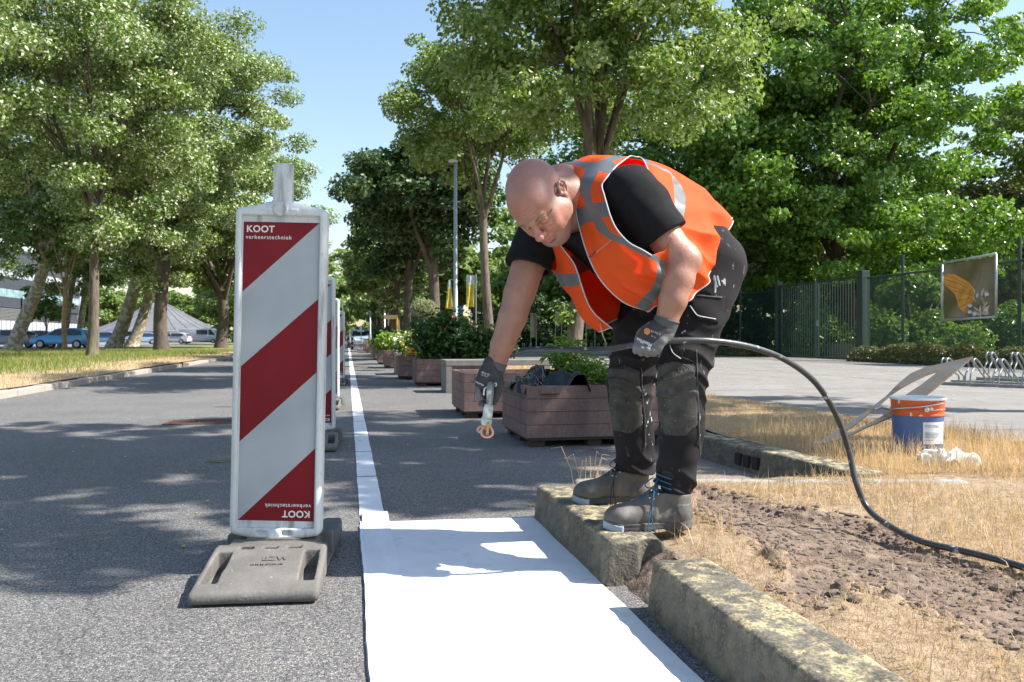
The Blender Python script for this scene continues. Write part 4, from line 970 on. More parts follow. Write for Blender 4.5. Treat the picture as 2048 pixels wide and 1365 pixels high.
def tree_parts(h0, top, rx, ry, cz, rz_, tr, nleaf, ls, seed, lean=(0, 0), limbs=7, leafy=(1, 1), nclump=90, shape=.45, fork=None, csize=.16, tilt=.7, skirt=0.0, flip=.24, low=None, extra=None):
    """returns (wood mesh builder, leaf verts, leaf faces) in local coordinates with the trunk base at the origin"""
    r = np.random.default_rng(seed); rr = random.Random(seed); wood = MB()
    fork = fork or h0
    cx, cy = lean[0], lean[1]
    def tpt(t): return Vector((cx*t*.8+.06*math.sin(t*5+seed)*tr*4, cy*t*.8+.05*math.cos(t*4+seed)*tr*4, fork*t))
    pts = [tpt(t) for t in np.linspace(0, 1, 9)]; rad = [tr*(1.35 if i == 0 else 1.08-.035*i) for i in range(9)]
    wood.tube([pts[0]-Vector((0, 0, .2))]+pts, [rad[0]*1.1]+rad, n=12, cap=False)
    c0 = Vector((cx, cy, cz)); tips = []
    for k in range(limbs):
        a = 2*PI*(k+rr.uniform(-.35, .35))/limbs; el = rr.uniform(-.15, 1.0) if k else 1.4
        e = c0+Vector((math.cos(a)*math.cos(el)*rx*.78, math.sin(a)*math.cos(el)*ry*.78, math.sin(el)*rz_*.85))
        s = pts[-1-min(3, int(abs(rr.gauss(0, 1.3))))]
        m1 = s.lerp(e, .35)+Vector((rr.uniform(-.1, .1)*rx, rr.uniform(-.1, .1)*rx, rz_*.22)); m2 = s.lerp(e, .7)+Vector((rr.uniform(-.08, .08)*rx, rr.uniform(-.08, .08)*rx, rz_*.14))
        sp = spline([s, m1, m2, e], 4); R0 = tr*rr.uniform(.30, .52)
        wood.tube(sp, [R0*(1-.85*i/(len(sp)-1)) for i in range(len(sp))], n=7, cap=False); tips.append(e)
        for q in range(5):
            i = rr.randint(3, len(sp)-2); b = sp[i]; a2 = a+rr.uniform(-1.3, 1.3); el2 = rr.uniform(-.5, 1.1)
            l_ = rx*rr.uniform(.3, .6); e2 = b+Vector((math.cos(a2)*math.cos(el2)*l_, math.sin(a2)*math.cos(el2)*l_, math.sin(el2)*l_*.9))
            sp2 = spline([b, b.lerp(e2, .5)+Vector((0, 0, l_*.12)), e2], 3); R1 = R0*(1-.8*i/len(sp))*.55
            wood.tube(sp2, [max(.006, R1*(1-.85*j/(len(sp2)-1))) for j in range(len(sp2))], n=5, cap=False); tips.append(e2)
    # clumps: at branch tips and through the shell of the crown
    n2 = nclump; D = r.normal(size=(n2, 3)); D /= np.linalg.norm(D, axis=1)[:, None]
    rad = r.uniform(0, 1, n2)**shape; lump = 1+.16*np.sin(D[:, 0]*5+seed)+.12*np.sin(D[:, 1]*7+seed*2)+.1*np.sin(D[:, 2]*6+D[:, 0]*4+seed)
    Cc = D*np.array([rx, ry, rz_])*(rad*lump)[:, None]
    if skirt: Cc[:, 2] = np.where(Cc[:, 2] < 0, Cc[:, 2]*(1+skirt*r.random(n2)), Cc[:, 2])
    Cc = Cc+np.array(c0); Cc = np.concatenate([Cc, np.array([tuple(t) for t in tips])])
    Cc = Cc[Cc[:, 2] > h0*.8]
    for (ex_, ey_, ez_, er_, en_) in (extra or []):
        Cc = np.concatenate([Cc, np.array([ex_, ey_, ez_])+r.normal(0, er_*.55, (en_, 3))])
    if low:
        n3_, z0_, z1_, r0_, r1_ = low; aa = r.uniform(0, 2*PI, n3_); q_ = r.uniform(r0_, r1_, n3_)
        Cc = np.concatenate([Cc, np.stack([np.cos(aa)*q_, np.sin(aa)*q_, r.uniform(z0_, z1_, n3_)], 1)])
    cs = csize*(rx+ry)*.5*r.uniform(.55, 1.35, len(Cc))
    wts = cs**2; k = r.choice(len(Cc), nleaf, p=wts/wts.sum())
    O = r.normal(size=(nleaf, 3)); O /= np.linalg.norm(O, axis=1)[:, None]; O *= (r.uniform(0, 1, nleaf)**.45)[:, None]
    O = O*cs[k][:, None]*np.array([1.15, 1.15, .62])
    P = Cc[k]+O
    out = (P-np.array(c0))/np.array([rx, ry, rz_])
    Nn = O/cs[k][:, None]*.5+out*.35+np.array([0, 0, tilt])+r.normal(0, .55, (nleaf, 3)); Nn *= np.where(r.random(nleaf) < flip, -1, 1)[:, None]
    V, F = leaf_cloud(P, Nn, ls, r, .62, .22)
    return wood, V, F
def make_tree(label, x, y, z=0.0, group=None, name='lime_tree', cat='tree', bark=None, leaf=None, **kw):
    root = empty(name, (x, y, z), 0, label, cat, group)
    wood, V, F = tree_parts(**kw)
    wood.build('trunk', bark or M_bark, root, smooth=True, recalc=False)
    mkobj('crown', np_mesh('crown', V, F), leaf or L_lime, root)
    return root
def dup_tree(src, label, x, y, z=0, rz=0, s=(1, 1, 1), group=None, leaf=None):
    o = copy_tree(src); o.location = (x, y, z); o.rotation_euler = (0, 0, rz); o.scale = s; tag(o, label, 'tree', group)
    if group is None and 'group' in o: del o['group']
    return o
GR, GL = 'lime trees along the planters', 'trees on the left verge'
# right hand row
t1 = make_tree('silver lime tree rising directly behind the bent man', 3.72, 13.5, .1, GR, leaf=L_lime3, h0=3.1, top=11, rx=3.15, ry=2.8, cz=6.3, rz_=3.0, tr=.135, nleaf=60000, ls=.092, seed=3, limbs=8, nclump=130, fork=3.5, csize=.16, lean=(.6, 0), tilt=.45)
r_ = np.random.default_rng(77); P = np.stack([r_.normal(-.12, .12, 220), r_.normal(-.12, .07, 220), r_.choice([1.05, 1.75, 1.95], 220)+r_.normal(0, .09, 220)], 1)
V, F = leaf_cloud(P, r_.normal(0, .6, (220, 3))+np.array([0, -.3, .5]), .085, r_, .7); mkobj('leaves', np_mesh('leaves', V, F), L_lt, t1)
t2 = make_tree('slender lime tree with a pale trunk just left of the man', 3.45, 19.9, .1, GR, leaf=L_lime3, h0=3.9, top=10, rx=2.35, ry=2.2, cz=6.35, rz_=2.1, tr=.115, nleaf=34000, ls=.095, seed=8, limbs=7, nclump=80, fork=4.0, lean=(-.25, 0), csize=.19, tilt=.45)
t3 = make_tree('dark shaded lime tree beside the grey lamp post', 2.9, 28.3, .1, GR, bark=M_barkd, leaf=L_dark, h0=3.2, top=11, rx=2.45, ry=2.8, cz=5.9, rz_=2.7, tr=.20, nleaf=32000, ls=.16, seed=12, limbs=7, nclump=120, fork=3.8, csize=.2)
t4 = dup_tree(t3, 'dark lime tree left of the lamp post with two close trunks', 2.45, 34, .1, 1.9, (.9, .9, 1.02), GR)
t5 = make_tree('sunlit lime tree farther down the right hand row', 2.7, 46, .1, GR, bark=M_barkd, leaf=L_lime2, h0=3.0, top=11, rx=2.6, ry=3.2, cz=5.4, rz_=2.5, tr=.19, nleaf=16000, ls=.24, seed=21, limbs=6, nclump=80, fork=3.4, csize=.2)
for i, (y, rz_) in enumerate(((54, 2), (63, 4), (73, 1), (85, 3), (100, 5), (118, 2.5))):
    dup_tree(t5, ['lime tree behind the small olive tree', 'lime tree by the timber frame', 'distant lime tree above the far planters', 'distant lime tree over the far benches', 'very distant lime tree above the parked car', 'farthest lime tree of the right hand row'][i], 2.8+.1*i, y, .1, rz_, (1, 1, 1+.06*i), GR)
# big plane tree behind the fence and its neighbours
p1 = make_tree('huge plane tree behind the green gate filling the upper right of the view', 20.6, 30.6, .1, 'trees behind the fence', name='plane_tree', bark=M_barkd, leaf=L_pl, h0=2.3, top=19, rx=6.8, ry=6.6, cz=10.4, rz_=7.8, tr=.40, nleaf=125000, ls=.185, seed=31, limbs=11, nclump=430, fork=4.0, csize=.10, lean=(-.8, 0), tilt=.35, shape=.5, skirt=.12, flip=.4, low=(80, 2.9, 5.6, 2.0, 6.4))
p2 = make_tree('dense dark broadleaf tree close behind the man on the plaza edge', 14.6, 33, .1, 'trees behind the fence', name='plane_tree', bark=M_barkd, leaf=L_pl, h0=2.2, top=17, rx=5.8, ry=5.8, cz=7.6, rz_=5.4, tr=.4, nleaf=52000, ls=.21, seed=33, limbs=9, nclump=150, fork=3, csize=.15)
p3 = make_tree('tall airy ash tree at the right edge of the view', 32.5, 31.0, .1, 'trees behind the fence', name='ash_tree', bark=M_barkd, leaf=L_far, h0=4, top=17, rx=4.4, ry=5, cz=8.8, rz_=5.6, tr=.3, nleaf=15000, ls=.22, seed=35, limbs=12, nclump=70, fork=4, csize=.13)
ye = make_tree('broad olive green yew dome at the far right behind the poster', 33.5, 36.0, .1, 'trees behind the fence', name='yew_tree', bark=M_barkd, leaf=L_yew, h0=.4, top=9, rx=7.2, ry=6, cz=4.6, rz_=4.4, tr=.4, nleaf=52000, ls=.24, seed=37, limbs=8, nclump=170, fork=2, csize=.15, shape=.3)
ye2 = dup_tree(ye, 'second olive green tree seen between the plane tree and the yew dome', 27.5, 40, .1, 2, (.8, .8, .92), 'trees behind the fence')
ye3 = dup_tree(ye, 'dark shrubby tree low behind the fence at the right edge', 25, 21, .1, 4, (.38, .55, .42), 'trees behind the fence')
# out of view shade tree whose canopy shades the road
sh = make_tree('tall lime tree on the plaza whose canopy throws the dappled shade on the road', 6.5, 3.75, .1, 'plaza trees', h0=4.9, top=12, rx=3.2, ry=1.85, cz=8.3, rz_=3.2, tr=.17, extra=[(-1.45, -1.75, 7.1, .8, 24), (-2.4, -2.05, 7.3, .8, 24), (-1.9, -1.3, 8.2, .8, 20), (-1.3, -2.2, 8.3, .6, 10)], nleaf=25000, ls=.16, seed=41, limbs=7, nclump=190, fork=5.0, csize=.10, shape=.6)
sh2 = make_tree('second plaza lime tree shading the road by the planters', 7.6, 8.8, .1, 'plaza trees', h0=5.6, top=12, rx=2.3, ry=1.3, cz=9.2, rz_=2.1, tr=.16, nleaf=5000, ls=.14, seed=43, limbs=6, nclump=36, fork=5.6, csize=.17, shape=.6)
sh2.location = (10.5, 5.2, .1)
# left verge: limes near the kerb, leaning planes behind
a1 = make_tree('lime tree with a straight pale trunk nearest on the left verge', -8.6, 30.3, .1, GL, leaf=L_lime, h0=4.5, top=15, rx=4.9, ry=4.4, cz=9.8, rz_=5.6, tr=.165, nleaf=95000, ls=.115, seed=51, limbs=9, nclump=150, fork=5.4, csize=.16, lean=(.3, 0), tilt=.45)
a2 = make_tree('large domed lime tree with a dark many limbed trunk on the left verge', -9.1, 43.5, .1, GL, bark=M_barkd, leaf=L_lime, h0=4.0, top=18, rx=6.4, ry=6.2, cz=10.4, rz_=7.4, tr=.32, nleaf=130000, ls=.145, seed=53, limbs=12, nclump=300, fork=4.6, csize=.13, lean=(.1, 0), tilt=.45)
a3 = make_tree('lime tree whose dark trunk stands directly behind the nearest striped board', -8.2, 57.5, .1, GL, bark=M_barkd, leaf=L_lime, h0=3.2, top=16, rx=6.4, ry=6.0, cz=9.1, rz_=6.4, tr=.36, nleaf=80000, ls=.18, seed=55, limbs=10, nclump=150, fork=3.8, csize=.15, tilt=.5)
a4 = dup_tree(a1, 'lime tree at the left edge whose leafy boughs hang into the upper left corner', -11.9, 19.5, .1, 2.2, (1, 1, .95), GL)
a5 = dup_tree(a3, 'lime tree on the left verge seen low between the striped boards', -8.5, 84, .1, 1, (1, 1, .9), GL)
a6 = dup_tree(a3, 'distant tree closing the street end left of the white line', -7.5, 112, .1, 3, (.9, .9, .85), GL)
pA_ = make_tree('leftmost leaning plane tree with a thick trunk before the office', *W(58, 676, 47)[:2], .1, GL, name='plane_tree', bark=M_plane, leaf=L_lime2, h0=4.2, top=16, rx=4.6, ry=4.6, cz=9.5, rz_=5.2, tr=.36, nleaf=20000, ls=.26, seed=61, limbs=8, nclump=110, fork=5.6, lean=(2.2, 0), csize=.17)
pA_.location.xy = W(28, 676, 47)[:2]
pB_ = make_tree('plane tree with a pale thick trunk leaning to the right in the sun', *W(226, 676, 56)[:2], .1, GL, name='plane_tree', bark=M_plane, leaf=L_lime2, h0=4.8, top=16, rx=5.2, ry=5.0, cz=10, rz_=5.4, tr=.42, nleaf=20000, ls=.27, seed=63, limbs=8, nclump=110, fork=6.6, lean=(2.8, 0), csize=.17)
for px, d, s, lab in ((262, 62, .95, 'second leaning plane tree with mottled bark right of the pale one'), (122, 58, .75, 'upright plane tree behind the blue hatchback'), (152, 66, .8, 'plane tree between the staked sapling and the pale lime trunk'), (-60, 60, 1, 'plane tree at the far left edge before the office')):
    q = W(px, 676, d); dup_tree(pB_, lab, q.x, q.y, .1, 0 if px == 262 else -.3 if px > 0 else 1, (s*(1 if px == 262 else .6), s, s), GL)
# staked sapling in front of the blue car
q = W(129, 676, 45); sp_ = make_tree('young staked tree with thin upswept branches in front of the blue hatchback', q.x, q.y, .1, GL, name='young_tree', bark=mat('ochre bark', (.42, .28, .12), .9, var=(.25, .17, .09), scale=5), leaf=L_lime2, h0=4, top=7.5, rx=2.2, ry=2.0, cz=6.6, rz_=2.3, tr=.12, nleaf=4500, ls=.2, seed=65, limbs=6, nclump=40, fork=3.2, csize=.2)
# small round tree in front of the office
q = W(92, 676, 63); make_tree('small round tree in front of the white office panels', q.x, q.y, .1, GL, name='small_tree', leaf=L_far, h0=1.6, top=5, rx=1.7, ry=1.7, cz=3.1, rz_=1.25, tr=.07, nleaf=2600, ls=.22, seed=67, limbs=5, nclump=24, fork=1.9, csize=.25)
# background belt of trees
bt = make_tree('background tree left of the tent shaped roof', *W(185, 676, 175)[:2], 0, 'far background trees', name='background_tree', bark=M_barkd, leaf=L_far, h0=.6, top=14, rx=7, ry=6, cz=6.2, rz_=5.6, tr=.4, nleaf=9000, ls=.7, seed=71, limbs=5, nclump=70, fork=3, csize=.2)
far = [(400, 178, .95, 'dark background tree above the white van'), (60, 175, 1.1, 'background tree behind the office'), (300, 200, 1.1, 'background tree right behind the tent roof'), (470, 135, 1.0, 'background tree behind the yellow post'),
       (560, 150, 1, 'background tree hidden by the nearest board'), (640, 165, 1.35, 'background tree left of the street end'), (690, 190, 1.35, 'tree closing the view where the street ends'), (745, 175, 1.15, 'tree behind the parked car at the street end'),
       (800, 120, 1.1, 'tree behind the far planters'), (870, 95, 1.0, 'tree behind the lamp post base'), (950, 82, 1.0, 'light green tree behind the yellow banners'), (1040, 72, .62, 'background tree seen under the reaching arm'), (1120, 66, .75, 'background tree behind the trunk and hose'),
       (1200, 62, .8, 'background tree behind the man'), (1300, 58, .8, 'background tree behind the black trousers'), (1400, 55, .85, 'background tree behind the orange vest'), (1500, 52, .85, 'background tree left of the gate'), (1600, 56, .8, 'background tree beyond the gate'), (1700, 60, .8, 'background tree beyond the gate post'), (1800, 62, .8, 'background tree left of the poster'), (1920, 66, .85, 'background tree behind the poster'), (2040, 70, 1, 'background tree at the far right'), (90, 240, 1.5, 'far woodland tree at the left end of the car park'), (200, 235, 1.35, 'far woodland tree over the low blue car'), (480, 230, 1.4, 'far woodland tree right of the tent roof'), (590, 240, 1.4, 'far woodland tree behind the nearest striped board'), (2200, 66, 1, 'background tree just beyond the right edge'), (2420, 60, 1, 'background tree well right of the poster'), (2750, 58, 1.1, 'background tree behind the plaza to the right')]
for i, (px, d, s, lab) in enumerate(far):
    q = W(px, 676, d); dup_tree(bt, lab, q.x, q.y, 0, i*1.3, (s, s, s), 'far background trees')
# bushes behind the fence and the low hedge before it
def bush(label, x, y, z, rx, ry, h, n, ls, leaf, seed, name='bush', cat='bush', group=None, shape=.4, csize=.22, nclump=30):
    root = empty(name, (x, y, z), 0, label, cat, group); r = np.random.default_rng(seed)
    D = r.normal(size=(nclump, 3)); D /= np.linalg.norm(D, axis=1)[:, None]; D[:, 2] = np.abs(D[:, 2])
    Cc = D*np.array([rx, ry, h])*(r.uniform(0, 1, nclump)**shape)[:, None]; cs = csize*(rx+ry+h)/3*r.uniform(.6, 1.4, nclump)
    k = r.integers(0, nclump, n); O = r.normal(size=(n, 3)); O /= np.linalg.norm(O, axis=1)[:, None]; O *= (r.uniform(0, 1, n)**.4*cs[k])[:, None]
    P = Cc[k]+O; P[:, 2] = np.abs(P[:, 2]); Nn = O/cs[k][:, None]*.6+np.array([0, 0, .6])+r.normal(0, .5, (n, 3))
    V, F = leaf_cloud(P, Nn, ls, r, .45, .2); mkobj('foliage', np_mesh('foliage', V, F), leaf, root)
    st = MB()
    for j in range(8):
        a = r.uniform(0, 6.28); st.tube([(0, 0, 0), (math.cos(a)*rx*.3, math.sin(a)*ry*.3, h*.5), (math.cos(a)*rx*.6, math.sin(a)*ry*.6, h*.8)], [.03, .02, .01], n=5)
    st.build('stem', M_barkd, root, smooth=True); return root
L_lau = leafmat('glossy laurel leaf', (.05, .12, .025), (.13, .24, .05), (.16, .26, .08), tl=.3, rough=.22)
bush('glossy laurel bush with sunlit leaves behind the left gate leaf', 17.6, 28.5, .08, 2.0, 1.8, 2.0, 6500, .19, L_lau, 81, group='bushes behind the fence')
bush('tall laurel bush with shining leaves right of the gate post', 18.2, 23.8, .08, 1.7, 1.6, 2.6, 7500, .17, L_lau, 82, group='bushes behind the fence')
bush('drooping laurel bush between the gate post and the poster', 19.0, 21.3, .08, 1.9, 1.6, 1.75, 7500, .16, L_lau, 83, group='bushes behind the fence')
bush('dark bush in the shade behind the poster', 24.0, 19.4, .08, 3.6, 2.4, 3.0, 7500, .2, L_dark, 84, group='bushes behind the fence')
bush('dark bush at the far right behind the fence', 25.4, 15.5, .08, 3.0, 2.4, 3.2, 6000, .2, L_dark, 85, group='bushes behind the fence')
bush('bright green bush low behind the gate bars', 19.5, 26.2, .08, 1.0, 1.0, 1.5, 2500, .17, L_lt, 86, group='bushes behind the fence')
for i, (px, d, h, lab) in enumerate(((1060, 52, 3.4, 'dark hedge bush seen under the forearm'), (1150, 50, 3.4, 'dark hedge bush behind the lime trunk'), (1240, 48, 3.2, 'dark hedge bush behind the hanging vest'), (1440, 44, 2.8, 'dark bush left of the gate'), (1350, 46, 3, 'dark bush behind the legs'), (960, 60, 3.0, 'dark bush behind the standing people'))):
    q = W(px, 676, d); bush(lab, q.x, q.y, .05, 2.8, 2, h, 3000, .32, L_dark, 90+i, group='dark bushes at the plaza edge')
def hedge(label, x0, x1, y0, y1, h, n, seed):
    root = empty('low_hedge', ((x0+x1)/2, (y0+y1)/2, .09), 0, label, 'hedge', 'low hedges along the fence foot'); r = np.random.default_rng(seed)
    P = np.stack([r.uniform(x0, x1, n)-(x0+x1)/2, r.uniform(y0, y1, n)-(y0+y1)/2, np.zeros(n)], 1)
    hh = h*(.35+.95*vnoise2(P[:, 0]+50, P[:, 1]+50, 1.6, seed)); edge_ = np.clip(np.minimum(P[:, 0]-(x0-x1)/2, (x1-x0)/2-P[:, 0])/.25, .35, 1)
    P[:, 2] = hh*edge_*r.uniform(0, 1, n)**.55; Nn = r.normal(0, .5, (n, 3))+np.array([-.3, 0, .7])
    V, F = leaf_cloud(P, Nn, .075, r, .5, .2); mkobj('foliage', np_mesh('foliage', V, F), leafmat('hedge leaf', (.04, .07, .02), (.18, .20, .08), (.22, .22, .12), tl=.2, rough=.35), root)
    return root
hedge('low clipped hedge at the fence foot between gate post and bicycle rack', 14.0, 14.85, 10.0, 21.2, .52, 26000, 1)
hedge('low hedge at the fence foot left of the gate', 14.0, 14.8, 27.2, 36, .42, 9000, 2)
# ================================================================ FENCE, GATE, POSTER, RACKS
M_fg = mat('dark green coated steel', (.007, .028, .022), .45, var=(.012, .04, .03), scale=10, spec=.6)
M_galv = mat('galvanised steel', (.20, .22, .235), .45, metal=.5, var=(.30, .32, .34), scale=25)
FX = 15.0
def mesh_fence(label, y0, y1, h, posts, cell=.06, wire=.0058, barbs=True):
    root = empty('chain_link_fence', (FX, y0, .09), 0, label, 'fence', 'green fences along the plaza'); L_ = y1-y0
    m = MB(); s = .10
    # straight slanted wires both ways = diamond mesh
    for sg in (1, -1):
        u = -h
        while u < L_:
            a, b2 = u, u+h; z0, z1 = 0, h
            ya, yb = a, b2
            if ya < 0: z0 = -ya; ya = 0
            if yb > L_: z1 = h-(yb-L_); yb = L_
            if yb > ya:
                p0, p1 = ((0.004*sg, ya, z0), (0.004*sg, yb, z1)) if sg > 0 else ((0.004*sg, ya, h-z0), (0.004*sg, yb, h-z1))
                m.tube([p0, p1], wire, n=3, cap=False)
            u += cell*1.414
    m.build('mesh', M_fg, root, recalc=False)
    t = MB(); t.tube([(0, 0, h+.02), (0, L_, h+.02)], .034, n=8); t.build('top_rail', M_fg, root)
    for p in posts:
        q = MB(); q.tube([(-.03, p-y0, 0), (-.03, p-y0, h+(.55 if barbs else .03))], .04, n=8); q.build('post', M_fg, root)
    if barbs:
        q = MB()
        for zz in (.15, .32, .48): q.tube([(-.03, y, h+zz+.01*math.sin(y*3)) for y in np.linspace(0, L_, 30)], .003, n=3, cap=False)
        q.build('barbed_wire', M_fg, root, recalc=False)
    return root
mesh_fence('green chain link fence right of the gate carrying the butterfly poster', 9.0, 21.6, 2.42, [20.0, 16.0, 12.4, 9.05])
mesh_fence('dark finely meshed green fence running off left of the gate', 26.9, 44, 2.35, [29.5, 32.5, 36, 40], cell=.05)
g = empty('steel_gate', (FX, 21.8, .05), 0, 'dark green double bar gate between two square posts', 'gate')
for y0, y1 in ((.18, 2.42), (2.50, 4.72)):
    lf = MB(); 
    for z in (.06, 2.52): lf.box(-.03, .03, y0, y1, z, z+.06)
    lf.box(-.03, .03, y0, y0+.06, .12, 2.52); lf.box(-.03, .03, y1-.06, y1, .12, 2.52)
    o = lf.build('gate_leaf', M_fg, g)
    br = MB(); n = 15
    for k in range(n): yy = y0+.06+(y1-y0-.12)*(k+.5)/n; br.box(-.012, .012, yy-.011, yy+.011, .121, 2.519)
    br.build('bar', M_fg, o)
for yy, w_ in ((0, .13), (4.86, .10)):
    q = MB(); q.box(-w_, w_, yy-w_, yy+w_, 0, 2.72, b=.01); q.build('post', M_fg, g)
q = MB(); q.box(-.07, -.031, 2.30, 2.40, 1.1, 1.3, b=.008); q.build('lock', M_galv, g)
# low grey panel wall behind the gate
q = MB(); q.box(17.2, 17.26, 22.6, 27.4, .09, .55); tag(q.build('low_panel_wall', mat('grey boards', (.2, .17, .15), .9, var=(.28, .24, .2), scale=12, stretch=(1, 8, 1))), 'low grey board edging behind the gate bars', 'edging')

# butterfly poster on the fence
def PF(px, py, off=-.10):
    """point on the fence plane x = FX+off seen at a photo position"""
    a = W(px, py, 1.0)-Vector((0, 0, HC)); s = (FX+off)/a.x; return Vector((a.x*s, a.y*s, HC+a.z*s))
M_pbg = mat('poster olive background', (.10, .085, .025), .6, var=(.17, .14, .05), scale=1.8, detail=2, alt=(.25, .22, .15), altscale=.9, altlim=(.45, .7))
po = empty('fence_poster', tuple(PF(1936, 575)), 0, 'square poster of an orange butterfly on a flower hung on the mesh fence', 'poster')
pc = PF(1936, 575); loc = lambda px, py, off: PF(px, py, off)-pc
ref = [loc(1888, 531, -.10), loc(1989, 512, -.10), loc(1989, 631, -.10), loc(1888, 637, -.10)]
q = MB(); q.add(ref, [(0, 1, 2, 3)]); sheet_o = q.build('sheet', M_pbg, po)
fr = MB(); c4 = [loc(1884, 527, -.11), loc(1992, 508, -.11), loc(1992, 634, -.11), loc(1884, 641, -.11)]
for i in range(4): fr.tube([c4[i], c4[(i+1) % 4]], .028, n=8)
fr.build('frame', mat('pale metal tube', (.45, .48, .5), .35, metal=.5), po, smooth=True)
M_wing = mat('butterfly wing orange', (.60, .24, .03), .6, var=(.75, .36, .06), scale=5)
M_vein = mat('dark wing vein', (.30, .13, .03), .6); M_flw = mat('pale pink flower', (.50, .38, .36), .6, var=(.68, .58, .54), scale=7); M_flg = mat('dull green bud', (.22, .22, .12), .6, var=(.4, .35, .25), scale=9); M_petal = mat('pale lilac petal', (.62, .62, .72), .6)
z6 = lambda x, y: (1400+x*.3516, 480+y*.3516)
wing = [(1386, 195), (1410, 190), (1450, 195), (1490, 215), (1530, 240), (1562, 275), (1565, 300), (1560, 330), (1555, 350), (1540, 370), (1525, 392), (1508, 415), (1495, 410), (1470, 380), (1462, 345), (1450, 310), (1420, 280), (1395, 262), (1386, 240)]
q = MB(); q.add([loc(*z6(*p), -.102) for p in wing], [tuple(range(len(wing)))]); q.build('printed_wing', M_wing, sheet_o)
q = MB()
def strip2(pts, w, off):
    P = [loc(*z6(*p), off) for p in pts]
    for a, b2 in zip(P[:-1], P[1:]):
        d = (b2-a).normalized(); n = Vector((0, -d.z, d.y))*w
        q.add([a-n, b2-n, b2+n, a+n], [(0, 1, 2, 3)])
for pts in (((1562, 290), (1500, 245), (1440, 215), (1392, 205)), ((1560, 300), (1480, 250), (1392, 225)), ((1556, 310), (1470, 280), (1400, 255)), ((1554, 320), (1490, 300), (1440, 290)), ((1553, 330), (1500, 340), (1462, 350)), ((1552, 336), (1510, 370), (1476, 385)), ((1550, 345), (1520, 385), (1500, 410)), ((1540, 285), (1528, 330), (1505, 372)), ((1500, 262), (1490, 300), (1475, 345)), ((1386, 195), (1450, 195), (1530, 240), (1565, 280)), ((1562, 280), (1580, 240), (1592, 200), (1590, 160))):
    strip2(pts, .008, -.104)
q.build('vein_pattern', M_vein, sheet_o)
r_ = random.Random(2); q = MB(); q2 = MB(); q3 = MB()
for k in range(26):
    cx_, cy_ = 1595+r_.uniform(-38, 42), 370+r_.uniform(-85, 62); a = math.atan2(430-cy_, 1595-cx_)+r_.uniform(-.4, .4)+PI; l_ = r_.uniform(14, 30); w_ = r_.uniform(4, 8)
    P = [(cx_-math.cos(a)*l_, cy_-math.sin(a)*l_), (cx_-math.sin(a)*w_, cy_+math.cos(a)*w_), (cx_+math.cos(a)*l_, cy_+math.sin(a)*l_), (cx_+math.sin(a)*w_, cy_-math.cos(a)*w_)]
    (q if k % 3 else q2).add([loc(*z6(*p), -.1045-.0004*k) for p in P], [(0, 1, 2, 3)])
for cx_, cy_ in ((1535, 375), (1630, 310), (1535, 410), (1628, 400), (1560, 420)):
    P = [(cx_+math.cos(t)*r_.uniform(9, 17), cy_+math.sin(t)*r_.uniform(9, 14)) for t in np.linspace(0, 5.6, 7)]; q3 = MB(); q3.add([loc(*z6(*p), -.118) for p in P], [tuple(range(7))]); q3.build('petal', M_petal, sheet_o)
q.build('flower_pattern', M_flw, sheet_o); q2.build('bud_print', M_flg, sheet_o)

# bicycle racks
def rack(label, x, y, rz, n=4, s=1.0, pitch=.36):
    root = empty('bicycle_rack', (x, y, .1), rz, label, 'bicycle rack', 'galvanised bicycle racks on the plaza')
    b = MB(); b.box(-.1, n*pitch, -.38, -.30, .0, .05); b.box(-.1, n*pitch, .30, .38, .0, .05)
    b.build('base_rail', mat('grey concrete foot', (.24, .23, .21), .9, var=(.33, .32, .3), scale=12), root)
    for k in range(n):
        h = MB()
        for dx in (0, .07):
            X = k*pitch+dx
            P = spline([(X, .34, .02), (X, .33, .12), (X, .22, .18), (X, .02, .33), (X, -.12, .42), (X, -.20, .44), (X, -.25, .38), (X, -.22, .30), (X, -.30, .22), (X, -.34, .14), (X, -.34, .02)], 4)
            h.tube(P, .0125, n=7)
        h.tube([(k*pitch-.01, -.19, .435), (k*pitch+.08, -.19, .435)], .014, n=7)
        h.build('hoop', M_galv, root, smooth=True)
    return root
q = G(1898, 768, .1); rack('front bicycle rack of bent tubes with concrete feet at the right edge', q.x, q.y, math.radians(-62), 5).scale = (1, 1, .86)
q = W(1985, 676, 13.2); rack('rear bicycle rack standing just behind the front one', q.x, q.y, math.radians(-62), 5)
for i, px in enumerate((1030, 1080, 1130, 1180, 1225)):
    q = W(px, 676, 34+i*.2); rack(['tiny bicycle rack in shade under the forearm', 'tiny bicycle rack left of the lime trunk', 'tiny bicycle rack behind the lime trunk', 'tiny bicycle rack right of the lime trunk', 'tiny bicycle rack beside the black trousers'][i], q.x, q.y, math.radians(-8), 3, pitch=.3)
# two tall narrow frames hanging in the dark behind
for px, py, w_, h_, lab in ((1067, 652, .27, 1.25, 'narrow weathered panel standing in the shade under the arm'), (1117, 636, .30, .85, 'grey narrow panel left of the lime trunk'), (1181, 642, .45, .9, 'pale framed panel just right of the lime trunk')):
    q = W(px, py, 44); o = empty('framed_panel', (q.x, q.y, .05), -YAW, lab, 'panel', 'framed panels in the shade')
    m = MB(); m.box(-w_/2, w_/2, -.03, .03, q.z-h_/2-.05, q.z+h_/2-.05); m.build('board', mat('weathered panel', (.09, .09, .06), .8, var=(.2, .18, .12), scale=3), o)
    m = MB()
    for s in (-1, 1): m.box(s*(w_/2+.012)-.01, s*(w_/2+.012)+.01, -.04, .04, 0, q.z+h_/2-.04)
    m.box(-w_/2, w_/2, -.04, .04, q.z+h_/2-.045, q.z+h_/2-.02); m.build('frame', mat('panel frame', (.3, .3, .27), .7), o)
